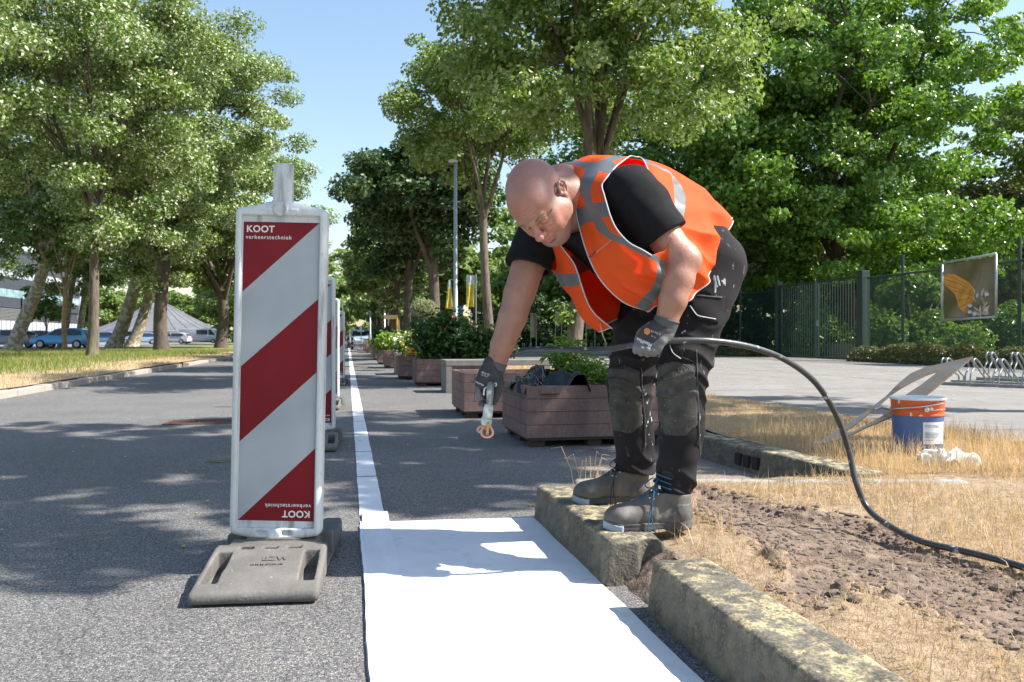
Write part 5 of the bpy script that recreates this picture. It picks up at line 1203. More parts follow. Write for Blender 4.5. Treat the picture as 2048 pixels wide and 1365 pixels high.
# thin sheet over the far plaza, tree shade painted as a dark colour
flat('plaza_shade_sheet', 4.3, 15, 26, 130, .104, mat('paving with painted shade', (.11, .105, .10), .9, var=(.14, .135, .125), scale=2))

# ================================================================ STREET FURNITURE FAR AWAY
def lamp(label, px, d, h, r, top='arm', group='lamp posts'):
    q = W(px, 676, d); root = empty('lamp_post', (q.x, q.y, 0), 0, label, 'lamp post', group)
    m = MB(); m.tube([(0, 0, 0), (0, 0, 1.2), (0, 0, 1.22), (0, 0, h)], [r*1.35, r*1.3, r, r*.7], n=14); m.build('pole', M_pole, root, smooth=True)
    m = MB()
    if top == 'arm': m.box(-.14, .04, -.05, .05, h, h+.05, b=.015)
    else: m.lathe([(.0, -.05), (.10, -.04), (.17, .06), (.17, .10), (.05, .17), (0, .19)], 14, center=(0, 0, h))
    m.build('lamp_head', M_pole2, root, smooth=False); return root
M_pole = mat('grey lamp pole', (.36, .38, .40), .4, metal=.4, var=(.44, .46, .48), scale=4); M_pole2 = mat('lamp head grey', (.5, .52, .55), .4)
lamp('tall light grey lamp post rising through the dark trees left of the man', 911, 16.5, 4.30, .046)
lamp('thin distant lamp post among the trunks of the right row', 769, 60, 5.2, .07)
lamp('very thin distant white post beside the parked car', 740.5, 70, 3.0, .06)
lamp('short path lamp with a dome head between dark trunks', 848, 36, 1.95, .035, 'dome')
M_yel = mat('yellow plastic', (.75, .42, .02), .5); M_cloth = mat('yellow banner cloth', (.80, .60, .06), .7, var=(.86, .7, .15), scale=3); M_clw = mat('white banner cloth', (.8, .8, .78), .7)
q = W(443, 676, 55); o = empty('marker_post', (q.x, q.y, 0), 0, 'orange yellow marker post on the left verge beside the nearest board', 'post'); m = MB(); m.tube([(0, 0, 0), (0, 0, 1.95)], .09, n=12); m.build('shaft', M_yel, o, smooth=True); m = MB(); m.lathe([(.09, 1.95), (.06, 2.02), (.001, 2.03)], 12); m.build('cap', M_yel, o)
for px, d, ht, hb, w0, w1, lab in ((899, 42, 3.72, 2.25, .12, .42, 'narrow yellow banner hanging left of the tall lamp post'), (941, 42, 3.95, 2.35, .44, .44, 'yellow banner with white top right of the tall lamp post')):
    q = W(px, 676, d); o = empty('banner', (q.x, q.y, 0), -YAW, lab, 'banner', 'yellow banners')
    m = MB(); m.tube([(w1/2+.06, 0, 0), (w1/2+.06, 0, ht+.1)], .03, n=8); m.tube([(-w0/2, 0, ht+.02), (w1/2+.06, 0, ht+.02)], .015, n=6); m.build('pole', M_pole, o)
    m = MB(); N_ = 8
    zs = np.linspace(ht, hb, N_)
    vs = []
    for k, z in enumerate(zs):
        t = k/(N_-1); w_ = w0+(w1-w0)*t
        for j in range(7): vs.append((-w_/2+w_*j/6, .03*math.sin(j*1.6+k*.5), z))
    fs = [(k*7+j, k*7+j+1, k*7+j+8, k*7+j+7) for k in range(N_-1) for j in range(6)]
    mi = [1 if f[0] < 14 else 0 for f in fs]; m.add(vs, fs); m.m = mi; m.build('cloth', [M_cloth, M_clw], o, recalc=False)
# blue signs
def sign(name, label, px, py, d, w_, h_, round_=False, extra=True):
    q = W(px, py, d); o = empty(name, (q.x, q.y, 0), -YAW, label, 'road sign', 'blue road signs'); m = MB()
    m.tube([(0, .03, 0), (0, .03, q.z+h_/2)], .03, n=8); m.build('pole', M_pole, o)
    Mb = mat('blue sign face', (.02, .12, .42), .4); Mw = mat('white sign symbol', (.75, .77, .8), .4); m = MB(); z = q.z
    if round_:
        R = w_/2
        m.lathe([(.001, 0), (R, 0), (R, .02), (.001, .02)], 24, M=Matrix.Translation((0, 0, z)) @ Matrix.Rotation(PI/2, 4, 'X')); f_ = m.build('face', Mb, o)
        m = MB(); y_ = -.024
        for a in (-2.2, -PI/2+.0, -.95):
            pass
        m.add([(0-.04, y_, z-.2), (.04, y_, z-.2), (.04, y_, z+.05), (-.04, y_, z+.05)], [(0, 1, 2, 3)])
        for s in (-1, 1):
            m.add([(s*.02, y_, z+.05), (s*.08, y_, z-.02), (s*.26, y_, z-.16), (s*.20, y_, z-.22), (s*.03, y_, z-.12)], [(0, 1, 2, 3, 4)])
        m.add([(-.12, y_, z+.05), (.12, y_, z+.05), (0, y_, z+.24)], [(0, 1, 2)]); m.build('symbol', Mw, f_, recalc=False)
    else:
        m.box(-w_/2, w_/2, 0, .02, z-h_/2, z+h_/2, b=.004); f_ = m.build('face', Mb, o); m = MB(); y_ = -.003
        m.add([(-w_*.3, y_, z+h_*.1), (w_*.05, y_, z+h_*.38), (w_*.05, y_, z+h_*.30), (-w_*.3, y_, z+h_*.02)], [(0, 1, 2, 3)])
        m.add([(w_*.05, y_, z+h_*.38), (w_*.36, y_, z+h_*.2), (w_*.36, y_, z-h_*.38), (w_*.29, y_, z-h_*.38), (w_*.29, y_, z+h_*.15), (w_*.05, y_, z+h_*.30)], [(0, 1, 2, 3, 4, 5)])
        m.add([(-w_*.2, y_, z-h_*.35), (w_*.15, y_, z-h_*.35), (w_*.15, y_, z-h_*.1), (-w_*.2, y_, z-h_*.1)], [(0, 1, 2, 3)]); m.build('symbol', Mw, f_, recalc=False)
        m = MB(); m.box(-w_/2, w_/2, 0, .02, z-h_/2-.30, z-h_/2-.03); p_ = m.build('sub_plate', Mw, o)
        m = MB(); m.box(-w_*.32, w_*.32, -.004, -.001, z-h_/2-.19, z-h_/2-.14); m.build('symbol', M_dk, p_)
    return o
sign('road_sign', 'square blue sign with a white house shape beside the tall lamp post', 918, 622, 36, .36, .42)
sign('road_sign', 'round blue sign with white arrows before the silver car', 722, 659, 62, .46, .46, True)
q = W(704.5, 676, 55); o = empty('bollard', (q.x, q.y, 0), 0, 'black and white banded bollard at the end of the white line', 'bollard')
m = MB(); m.tube([(0, 0, 0), (0, 0, .9)], .085, n=12); m.build('shaft', M_dk, o, smooth=True)
for z in (.2, .5, .78): m = MB(); m.lathe([(.087, z), (.088, z+.01), (.088, z+.1), (.087, z+.11)], 12); m.build('band', M_clw, o)
# folding barrier by the car
q = W(716, 676, 58); o = empty('folding_barrier', (q.x, q.y, 0), -YAW, 'low grey folding trestle barrier across the parking lane before the car', 'barrier'); m = MB()
for k in range(3):
    m.tube([(-.6+k*.4, 0, 0), (-.2+k*.4, 0, .55)], .02, n=6); m.tube([(-.2+k*.4, .05, 0), (-.6+k*.4, .05, .55)], .02, n=6)
m.tube([(-.7, 0, .56), (.7, 0, .56)], .02, n=6); m.build('bars', M_pole, o)
# timber frame, orange machine
M_wd = mat('pale timber', (.62, .5, .34), .7, var=(.7, .58, .4), scale=6)
q = W(781, 676, 45); o = empty('timber_frame', (q.x, q.y, 0), -YAW, 'pale timber sign board with orange end post among the tree trunks', 'sign frame')
m = MB(); m.box(-.36, .32, -.04, .04, 1.80, 2.02, b=.01); m.build('board', M_wd, o); m = MB(); m.box(.325, .40, -.05, .05, 0, 2.02, b=.01); m.build('post', M_yel, o)
q = W(884, 676, 34); o = empty('orange_barrel', (q.x, q.y, 0), 0, 'orange and yellow barrier post half hidden in the shrubs', 'barrier post'); m = MB(); m.box(-.12, .12, -.08, .08, .1, 1.05, b=.03); m.build('body', mat('signal orange', (.8, .22, .02), .5), o); m = MB(); m.box(-.2, .2, -.1, .1, 1.05, 1.28, b=.03); m.build('top', M_yel, o)

# ================================================================ CARS
M_tyre = mat('tyre', (.02, .02, .02), .8); M_glass = mat('dark car glass', (.02, .025, .03), .08, spec=.8); M_rim = mat('wheel rim', (.4, .4, .42), .35, metal=.6)
def paint(name, c): return mat(name, c, .25, coat=.8, spec=.5)
def car(label, x, y, rz, pm, L_=3.8, W_=1.65, Hh=1.45, van=False, group='cars in the car park', z=0.02):
    root = empty('parked_van' if van else 'parked_car', (x, y, z), rz, label, 'van' if van else 'car', group); hl = L_/2
    # local x = length, front at -x
    if van:
        low = [(-hl, .35), (-hl+.02, .95), (-hl+.25, 1.08), (-hl+.95, 1.95), (-hl+1.2, 2.02), (hl-.05, 2.02), (hl, 1.9), (hl, .35)]; Hh = 2.02
        glass = [(-hl+.42, 1.15), (-hl+1.02, 1.85), (-hl+1.35, 1.85), (-hl+1.35, 1.15)]; g2 = [(-hl+1.5, 1.2), (-hl+1.5, 1.82), (-hl+3.0, 1.82), (-hl+3.0, 1.2)]
    else:
        low = [(-hl, .3), (-hl-.02, .55), (-hl+.12, .72), (-hl+.85, .90), (-hl+1.02, .93), (-hl+1.62, Hh-.1), (-hl+2.0, Hh-.01), (hl-1.0, Hh), (hl-.38, Hh-.12), (hl-.10, .95), (hl, .7), (hl, .3)]
        glass = [(-hl+1.17, .95), (-hl+1.68, Hh-.14), (-hl+2.10, Hh-.09), (-hl+2.18, .95)]; g2 = [(-hl+2.28, .95), (-hl+2.22, Hh-.09), (hl-.95, Hh-.09), (hl-.52, Hh-.2), (hl-.42, .98)]
    bm = bmesh.new(); n = len(low); hw = W_/2
    def inset(z): return hw-(.0 if z < .95 else (z-.95)*(.12 if van else .34))
    A = [bm.verts.new((x_, -inset(z_), z_)) for x_, z_ in low]; B = [bm.verts.new((x_, inset(z_), z_)) for x_, z_ in low]
    bm.faces.new(A); bm.faces.new(B[::-1])
    for i in range(n): bm.faces.new((A[i], B[i], B[(i+1) % n], A[(i+1) % n]))
    bmesh.ops.recalc_face_normals(bm, faces=bm.faces); bmesh.ops.bevel(bm, geom=bm.edges[:], offset=.05, segments=2, profile=.6, affect='EDGES')
    me = bpy.data.meshes.new('body'); bm.to_mesh(me); bm.free(); bo = mkobj('body', me, pm, root); autosmooth(bo, 40)
    for gl in (glass, g2):
        for s in (-1, 1):
            m = MB(); m.add([(x_, s*(inset(z_)+.012), z_) for x_, z_ in gl], [tuple(range(len(gl)))]); m.build('window', M_glass, root, recalc=False)
    if not van:
        m = MB(); a, b2 = (-hl+1.06, .96), (-hl+1.60, Hh-.13); m.add([(a[0]-.02, -hw+.12, a[1]), (a[0]-.02, hw-.12, a[1]), (b2[0]-.03, hw-.22, b2[1]), (b2[0]-.03, -hw+.22, b2[1])], [(0, 1, 2, 3)]); m.build('windscreen', M_glass, root, recalc=False)
        m = MB(); a, b2 = (hl-.09, .98), (hl-.36, Hh-.16); m.add([(a[0]+.02, -hw+.15, a[1]), (a[0]+.02, hw-.15, a[1]), (b2[0]+.03, hw-.25, b2[1]), (b2[0]+.03, -hw+.25, b2[1])], [(0, 1, 2, 3)]); m.build('rear_window', M_glass, root, recalc=False)
    else:
        m = MB(); m.add([(-hl+.27, -hw+.15, 1.12), (-hl+.27, hw-.15, 1.12), (-hl+.90, hw-.2, 1.9), (-hl+.90, -hw+.2, 1.9)], [(0, 1, 2, 3)]); m.build('windscreen', M_glass, root, recalc=False)
    for wx in (-hl+.72, hl-.72):
        for s in (-1, 1):
            m = MB(); R = .31; T = Matrix.Translation((wx, s*(hw-.06), R)) @ Matrix.Rotation(PI/2, 4, 'X')
            m.lathe([(.001, -.10), (R-.02, -.10), (R, -.07), (R, .07), (R-.02, .10), (.001, .10)], 20, M=T); wh = m.build('wheel', M_tyre, root, smooth=False)
            m = MB(); m.lathe([(.001, -.105), (.19, -.105), (.2, 0), (.19, .105), (.001, .105)], 16, M=T); m.build('rim', M_rim, wh)
    for s in (-1, 1):
        m = MB(); m.box(-hl-.03, -hl+.16, s*(hw-.32)-.13, s*(hw-.32)+.13, .60 if not van else .8, .72 if not van else .98, b=.02); m.build('headlight', mat('headlight', (.7, .72, .75), .15), root)
        m = MB(); m.box(hl-.12, hl+.03, s*(hw-.16)-.10, s*(hw-.16)+.10, .72, .92, b=.02); m.build('rear_light', mat('rear light', (.45, .02, .02), .25), root)
    m = MB(); m.box(hl, hl+.03, -.26, .26, .5, .62); m.build('number_plate', mat('number plate', (.65, .5, .05), .5), root)
    return root
def cpos(px, d): q = W(px, 676, d); return q.x, q.y
c_blue = car('bright blue hatchback parked behind the left verge trees', *cpos(128, 58), -YAW+math.radians(4), paint('bright blue car paint', (.03, .30, .62)), 3.9)
car('dark grey car half hidden by the leaning tree at the left edge', *cpos(8, 60), -YAW+.1, paint('grey blue car paint', (.16, .2, .27)), 4.2, Hh=1.35)
car('black car nose visible between the tree and the blue hatchback', *cpos(62, 72), -YAW+.2, paint('black car paint', (.02, .02, .025)), 4.0, Hh=1.4)
car('low light blue car behind the pale lime trunk', *cpos(200, 84), -YAW+.1, paint('light blue car paint', (.12, .24, .42)), 4.2, Hh=1.4)
car('small blue car under the tent shaped roof', *cpos(278, 96), -YAW+.5, paint('steel blue car paint', (.2, .3, .42)), 4.2, Hh=1.4)
car('pale silver car left of the white van', *cpos(345, 100), -YAW, paint('silver car paint', (.45, .47, .5)), 4.2, Hh=1.4)
car('white minibus with dark windows parked below the tent roof', *cpos(402, 112), -YAW+PI, paint('white van paint', (.5, .52, .52)), 5.4, 1.9, van=True)
car('silver hatchback parked at the far street end beyond the planters', *cpos(722, 72), PI/2-.02, paint('silver blue car paint', (.34, .42, .50)), 4.2, 1.8, 1.5, z=0)['group'] = 'cars in the street'
# ================================================================ BUILDINGS
M_tent = mat('grey roofing', (.11, .115, .125), .6, var=(.15, .155, .165), scale=.6)
q = W(318, 676, 150); tb = empty('tent_roof_building', (q.x, q.y, 0), 0, 'round pavilion with a grey cone shaped tent roof behind the car park', 'building')
m = MB(); n = 28; prof = [(11.6, 1.9), (8.0, 3.3), (5.0, 4.9), (2.6, 6.3), (1.2, 7.0), (.01, 7.15)]; m.lathe(prof, n); m.build('roof', M_tent, tb)
m = MB()
for k in range(n):
    a = 2*PI*k/n; m.tube([(r*math.cos(a), r*math.sin(a), z+.04) for r, z in prof], .05, n=4, cap=False)
m.build('roof_seam', mat('dark seam', (.16, .16, .17), .6), tb, recalc=False)
m = MB(); m.lathe([(10.6, 0), (10.6, 1.85)], 28); m.build('wall', mat('dark pavilion wall', (.03, .03, .035), .5), tb)
m = MB(); m.lathe([(11.5, 1.84), (11.7, 1.84), (11.7, 1.98), (11.5, 1.98)], 28); m.build('fascia', mat('pale fascia', (.4, .4, .4), .6), tb)
q = W(277, 676, 120); o = empty('red_sign', (q.x, q.y, 0), -YAW, 'small red sign board on a post before the tent roof', 'sign'); m = MB(); m.box(-.5, .5, -.05, .05, 1.85, 2.2); m.build('board', mat('red sign', (.55, .03, .05), .5), o); m = MB(); m.box(-.3, -.2, -.05, .05, 0, 1.849); m.build('post', M_pole, o)
# office
qa, qb = W(-330, 676, 58), W(160, 676, 110); dv = (qb-qa); Lf = math.hypot(dv.x, dv.y); ang = math.atan2(dv.y, dv.x)
of = empty('office_building', (qa.x, qa.y, 0), ang, 'long office block with dark cladding bands and ribbon windows at the left edge', 'building')
M_dkc = mat('dark grey cladding', (.035, .038, .05), .5, var=(.05, .052, .065), scale=2); M_whc = mat('white cladding', (.42, .44, .48), .5); M_lou = mat('louvre', (.25, .25, .25), .5); M_win = mat('office window', (.10, .22, .24), .12, spec=.8, var=(.35, .48, .5), scale=.9); M_drk = mat('dark recess', (.02, .02, .025), .5)
m = MB(); m.box(0, Lf, .3, 16, 0, 10.5); m.build('core', M_dkc, of)
bands = [(0, 1.0, M_drk, 'plinth'), (1.0, 2.6, M_whc, 'panel_band'), (4.0, 5.1, M_dkc, 'cladding_band'), (6.0, 7.3, M_dkc, 'cladding_band'), (7.3, 8.2, M_whc, 'panel_band'), (8.2, 10.5, M_dkc, 'cladding_band')]
for z0, z1, mm, nm in bands:
    m = MB(); m.box(0, Lf, .12, .298, z0+.01, z1-.01); m.build(nm, mm, of)
    if mm is M_dkc or mm is M_whc:
        m = MB(); x_ = .6
        while x_ < Lf: m.box(x_-.03, x_+.03, .09, .119, z0+.02, z1-.02); x_ += 1.2
        m.build('cladding_joint', M_drk if mm is M_whc else M_lou, of) if mm is M_whc else None
m = MB()
for k in range(9): m.box(0, Lf*.72, .08, .25, 2.64+k*.15, 2.70+k*.15)
m.build('louvre', M_lou, of)
x_ = .3; rr_ = random.Random(1)
while x_ < Lf-1:
    w_ = 1.5; m = MB(); m.box(x_, x_+w_, .16, .29, 5.12, 5.98); wo_ = m.build('window', M_win, of); m = MB(); m.box(x_+w_+.01, x_+w_+.10, .10, .285, 5.12, 5.98); m.build('mullion', M_whc, wo_); x_ += 1.61
m = MB(); m.box(Lf, Lf+.5, 0, 3, 0, 10.6); m.build('end_wall', M_whc, of)
# slender purple-black post by the leaning tree
q = W(43, 676, 50); o = empty('sign_post', (q.x, q.y, 0), 0, 'dark slim post right of the leaning tree at the left', 'post'); m = MB(); m.tube([(0, 0, 0), (0, 0, 3.2)], .05, n=8); m.build('shaft', mat('dark purple post', (.05, .01, .05), .5), o)
q = W(196, 676, 75); lamp('dark garden lamp between the pale trunks on the left', 197, 75, 2.5, .04, 'dome')
# ---- people far away
def far_person(label, px, d, top, legs, pose=0, bag=None):
    q = W(px, 676, d); v = Vol(Vol.axis(-.35, .35, .025), Vol.axis(-.3, .3, .025), Vol.axis(0, 1.8, .025), far=.1)
    v.chain([(-.09, 0, .05), (-.09, .02, .48), (-.08, 0, .9)], [.05, .06, .09]); v.chain([(.10, .05, .05), (.09, 0, .48), (.08, 0, .9)], [.05, .06, .09])
    v.chain([(0, 0, .92), (0, 0, 1.15), (0, 0, 1.38)], [.13, .13, .15]); v.ell((0, -.02, 1.62), (.09, .1, .12)); v.cone((0, 0, 1.4), (0, 0, 1.55), .06, .05)
    v.chain([(-.19, 0, 1.38), (-.25, -.03, 1.12), (-.24-.05*pose, -.15, .92)], [.055, .045, .035]); v.chain([(.19, 0, 1.38), (.25, -.03, 1.12), (.30, -.18, 1.0+.2*pose)], [.055, .045, .035])
    o = mkobj('person', v.mesh('person'), mat('distant skin', (.45, .28, .2), .7)); o.location = (q.x, q.y, .1); o.rotation_euler = (0, 0, -YAW); tag(o, label, 'person', 'people standing in the background')
    X, Y, Z = v.grid()
    s = Vol(v.x, v.y, v.z, far=.1); s.d = np.maximum(v.d-.012, np.maximum(.88-Z, Z-1.45)+0*X+0*Y).astype(np.float32); s.d = np.maximum(s.d, (np.abs(X)-.27)); mkobj('shirt', s.mesh('shirt'), top, o)
    s = Vol(v.x, v.y, v.z, far=.1); s.d = np.maximum(v.d-.014, np.maximum((.70 if legs[1] else .08)-Z, Z-.96)+0*X+0*Y).astype(np.float32); s.d = np.maximum(s.d, (np.abs(X)-.21)); mkobj('shorts' if legs[1] else 'trousers', s.mesh('legwear'), legs[0], o)
    s = Vol(v.x, v.y, v.z, far=.1); s.ell((0, .02, 1.65), (.11, .12, .12)); s.ell((0, -.12, 1.60), (.08, .07, .10), op='s', k=.01); mkobj('hair', s.mesh('hair'), mat('dark hair', (.04, .025, .02), .8), o)
    return o
M_mar = mat('maroon shirt', (.16, .02, .035), .8)
far_person('distant person in maroon top and pale shorts standing behind the planters', 943, 50, M_mar, (mat('pale shorts', (.6, .62, .68), .8), True))
far_person('distant person in dark clothes partly hidden by the reaching arm', 972, 49, M_mar, (mat('black trousers far', (.02, .02, .025), .8), False), 1)
# ================================================================ THE MAN (built in camera aligned local axes: x right, y away, z up)
BX, BY = (1300-1024)/FPX*2.9, 2.9
def L3(px, py, d): return np.array([(px-1024)/FPX*d-BX, d-BY, HC+(676-py)/FPX*d])
bw = C2W(BX, BY)
def skin_mat():
    m = bpy.data.materials.new('skin'); t, p, out = nodes(m); N = t.nodes.new; L = t.links.new
    tc = N('ShaderNodeTexCoord')
    def nz(sc, d=6, dis=0):
        n = N('ShaderNodeTexNoise'); n.inputs['Scale'].default_value = sc; n.inputs['Detail'].default_value = d; n.inputs['Distortion'].default_value = dis; L(tc.outputs['Object'], n.inputs[0]); return n.outputs[0]
    def mr(f, a, b2, c=0, d=1):
        r = N('ShaderNodeMapRange'); r.inputs[1].default_value = a; r.inputs[2].default_value = b2; r.inputs[3].default_value = c; r.inputs[4].default_value = d; L(f, r.inputs[0]); return r.outputs[0]
    def mix(f, c1, c2):
        x = N('ShaderNodeMix'); x.data_type = 'RGBA'; L(f, x.inputs[0])
        for c, i in ((c1, 6), (c2, 7)):
            if isinstance(c, tuple): x.inputs[i].default_value = rgba(c)
            else: L(c, x.inputs[i])
        return x.outputs[2]
    c = mix(mr(nz(9), .35, .65), (.29, .140, .094), (.39, .208, .145)); c = mix(mr(nz(45), .45, .7), c, (.37, .165, .125))
    c = mix(mr(nz(160, 2), .70, .74, 0, .6), c, (.30, .12, .08))
    for nm, col in (('stubble', (.16, .13, .125)), ('flush', (.52, .20, .165)), ('lips', (.42, .14, .13)), ('crease_shade', (.26, .10, .08)), ('brow', (.34, .24, .14))):
        at = N('ShaderNodeAttribute'); at.attribute_name = nm; c = mix(at.outputs['Fac'], c, col)
    L(c, p.inputs['Base Color']); p.inputs['Roughness'].default_value = .48; p.inputs['Specular IOR Level'].default_value = .45
    p.inputs['Subsurface Weight'].default_value = .12; p.inputs['Subsurface Radius'].default_value = (.012, .005, .003); p.inputs['Subsurface Scale'].default_value = 1
    b = N('ShaderNodeBump'); b.inputs['Distance'].default_value = .0011; L(nz(120, 6), b.inputs['Height']); L(b.outputs[0], p.inputs['Normal'])
    return m
M_skin = skin_mat()
# ---- head frame
U = np.array([-.60, -.58, .50]); F_ = np.array([-.13, -.50, -.82]); U /= np.linalg.norm(U); F_ = F_-U*(F_@U); F_ /= np.linalg.norm(F_); Lf_ = np.cross(U, F_)
HR = np.stack([F_, Lf_, U]); HCn = L3(1077, 403, 2.70); KS = 1.07
def hp_(f, l, u): return HCn+KS*(F_*f+Lf_*l+U*u)
def hs_(*r): return [KS*a for a in r]
nearA = [L3(1262, 388, 2.715), L3(1320, 462, 2.665), L3(1365, 522, 2.63), L3(1357, 560, 2.615), L3(1346, 600, 2.61), L3(1333, 642, 2.615), L3(1325, 668, 2.62)]
nearR = [.068, .060, .051, .050, .045, .035, .032]
farA = [L3(1082, 462, 2.99), L3(1060, 520, 2.97), L3(1038, 590, 2.94), L3(1025, 635, 2.92), L3(1005, 690, 2.90), L3(993, 728, 2.89), L3(988, 745, 2.89)]
farR = [.068, .062, .055, .051, .042, .034, .032]
spine = [L3(1150, 392, 2.86), L3(1188, 412, 2.85), L3(1262, 436, 2.87), L3(1330, 470, 2.89), L3(1392, 512, 2.93)]
nearL = [L3(1425, 535, 2.86), L3(1388, 640, 2.80), L3(1360, 765, 2.745), L3(1364, 860, 2.75), L3(1354, 940, 2.765), L3(1347, 985, 2.765)]
farL = [L3(1345, 560, 3.08), L3(1290, 650, 3.09), L3(1259, 770, 3.12), L3(1266, 850, 3.15), L3(1269, 920, 3.17), L3(1268, 955, 3.19)]
def head(v):
    e = lambda c, r, k=.02, op='u': v.ell(hp_(*c), hs_(*r), HR, k, op)
    s = lambda a, b2, ra, rb, k=.012, op='u': v.cone(hp_(*a), hp_(*b2), ra*KS, rb*KS, k, op)
    e((-.012, 0, .040), (.098, .077, .082)); e((-.05, 0, .03), (.065, .07, .07), .03); e((.045, 0, .035), (.052, .062, .055), .03)
    e((.035, 0, -.035), (.062, .062, .075), .03); e((.02, 0, -.06), (.06, .058, .055), .03)
    for sg in (-1, 1):
        s((.0, sg*.056, -.055), (.062, sg*.022, -.100), .026, .024, .025)            # jaw
        e((.058, sg*.036, -.035), (.030, .026, .028), .02)                            # cheek
        e((.045, sg*.050, -.012), (.030, .018, .020), .02)                            # cheekbone
        e((.012, sg*.060, -.048), (.030, .015, .036), .02)                            # masseter
    s((.074, 0, -.098), (.070, 0, -.104), .020, .022, .02)                            # chin
    e((.030, 0, -.112), (.050, .045, .025), .03)                                       # double chin
    s((.087, -.036, .017), (.096, 0, .013), .0125, .0135, .010); s((.087, .036, .017), (.096, 0, .013), .0125, .0135, .010)   # brow
    for sg in (-1, 1):
        e((.101, sg*.031, -.006), (.021, .0175, .0115), .010, 's')                     # socket
        e((.0835, sg*.031, -.0065), (.0135, .0165, .0125), .004)                       # lid over the eyeball
        e((.088, sg*.031, -.0235), (.010, .015, .005), .008)                           # bag under the eye
        s((.092, sg*.018, -.0095), (.088, sg*.046, -.0085), .0022, .0018, .003, 's')     # closed lid line
    s((.093, 0, .006), (.113, 0, -.026), .0080, .0120, .008); e((.119, 0, -.034), (.0160, .0145, .0135), .006)   # nose
    for sg in (-1, 1):
        e((.105, sg*.0135, -.039), (.0125, .0085, .0095), .004); e((.108, sg*.0075, -.0485), (.0058, .0035, .0045), .003, 's')
        s((.100, sg*.020, -.043), (.086, sg*.033, -.068), .0036, .0028, .005, 's')      # nasolabial fold
    e((.088, 0, -.062), (.016, .026, .018), .015)                                      # muzzle
    s((.0985, -.017, -.0635), (.1025, 0, -.0615), .0052, .0060, .005); s((.0985, .017, -.0635), (.1025, 0, -.0615), .0052, .0060, .005)
    s((.0960, -.015, -.0745), (.0995, 0, -.0755), .0060, .0068, .005); s((.0960, .015, -.0745), (.0995, 0, -.0755), .0060, .0068, .005)
    s((.1055, -.018, -.0690), (.1075, 0, -.0685), .0022, .0022, .002, 's'); s((.1055, .018, -.0690), (.1075, 0, -.0685), .0022, .0022, .002, 's')
    s((.093, -.018, -.085), (.093, .018, -.085), .004, .004, .006, 's')
    for u_, w_ in ((.038, .034), (.049, .038), (.060, .032)):                          # forehead furrows
        f0 = .0945-.25*(u_-.03)
        s((f0+.001, .005, u_), (f0-.010, w_, u_+.003), .0022, .0022, .003, 's'); s((f0+.001, -.005, u_), (f0-.010, -w_, u_+.003), .0022, .0022, .003, 's')
    for a_ in (.004, -.006, -.015): s((.078, .050, a_-.003), (.066, .062, a_*1.6-.004), .0022, .0015, .003, 's')     # crow's feet
    for sg in (-1, 1):                                                                 # ears
        ef = lambda f, u, out: (f-.018, sg*(.0745+out), u)
        e(ef(-.004, -.012, .002), (.015, .006, .024), .004)
        pts = [ef(.012, -.006, .004), ef(.011, .012, .009), ef(.0, .021, .013), ef(-.014, .018, .016), ef(-.021, .003, .017), ef(-.019, -.014, .014), ef(-.010, -.028, .009), ef(.002, -.038, .004), ef(.008, -.036, .001)]
        for a, b2 in zip(pts[:-1], pts[1:]): s(a, b2, .0042, .0042, .003)
        pts = [ef(-.010, .006, .009), ef(-.014, -.006, .010), ef(-.007, -.018, .008), ef(.004, -.022, .005)]
        for a, b2 in zip(pts[:-1], pts[1:]): s(a, b2, .0032, .0032, .003)
        e(ef(.0, -.029, .005), (.009, .0055, .0105), .004)
        e(ef(.004, -.008, .009), (.0075, .007, .0095), .003, 's'); e(ef(.010, -.009, .0035), (.004, .003, .005), .003)
def hip_torso(v, g=0.0, k=.05):
    v.chain(spine, [.066+g, .138+g, .158+g, .146+g, .120+g], k)
    v.chain([L3(1172, 452, 2.865), L3(1238, 500, 2.87), L3(1300, 520, 2.88)], [.110+g, .128+g, .12+g], k)
    v.cone(nearA[0], farA[0], .075+g, .075+g, k)
    v.cone(L3(1262, 400, 2.82), L3(1360, 480, 2.85), .07+g, .07+g, k)
def pelvis(v, g=0.0, k=.05):
    v.cone(L3(1382, 512, 2.90), L3(1398, 522, 3.0), .125+g, .122+g, k)
# ---- body, one continuous surface
xs = Vol.axis2(-.62, .25, .007, L3(995, 400, 2.7)[0], L3(1165, 400, 2.7)[0], .0019); ys = Vol.axis2(-.42, .36, .007, 2.54-BY, 2.87-BY, .0021); zs = Vol.axis2(.16, 1.42, .007, L3(0, 492, 2.66)[2], L3(0, 312, 2.7)[2], .0019)
v = Vol(xs, ys, zs)
hip_torso(v, -.03); pelvis(v, -.03)
v.chain(nearL, [.10, .085, .055, .045, .028, .026], .04); v.chain(farL, [.10, .085, .055, .045, .028, .026], .04)
v.chain([np.array(nearL[-1])+[0, 0, -.02], np.array(nearL[-1])+[-.13, -.01, -.04]], [.026, .022], .03); v.chain([np.array(farL[-1])+[0, 0, -.02], np.array(farL[-1])+[-.13, -.01, -.04]], [.026, .022], .03)
v.chain([L3(1152, 398, 2.87), L3(1128, 392, 2.80), hp_(-.055, 0, -.02)], [.098, .078, .066], .03)      # neck
v.cone(L3(1118, 352, 2.82), L3(1150, 360, 2.88), .040, .05, .03)
head(v)
v.chain(nearA, nearR, .02); v.chain(farA, farR, .02)
v.cone(L3(1374, 512, 2.625), L3(1384, 520, 2.62), .034, .028, .03)                    # elbow point
for hand_c, hd_ in ((nearA[-1], np.array([-.05, .0, -.03])), (farA[-1], np.array([-.01, 0, -.06]))):
    v.cone(hand_c, hand_c+hd_, .026, .022, .015)
X, Y, Z = v.grid(); v.d = (v.d+.0009*wnoise(X, Y, Z, 60, 5)).astype(np.float32)
me = v.mesh('person'); man = mkobj('person', me, M_skin)
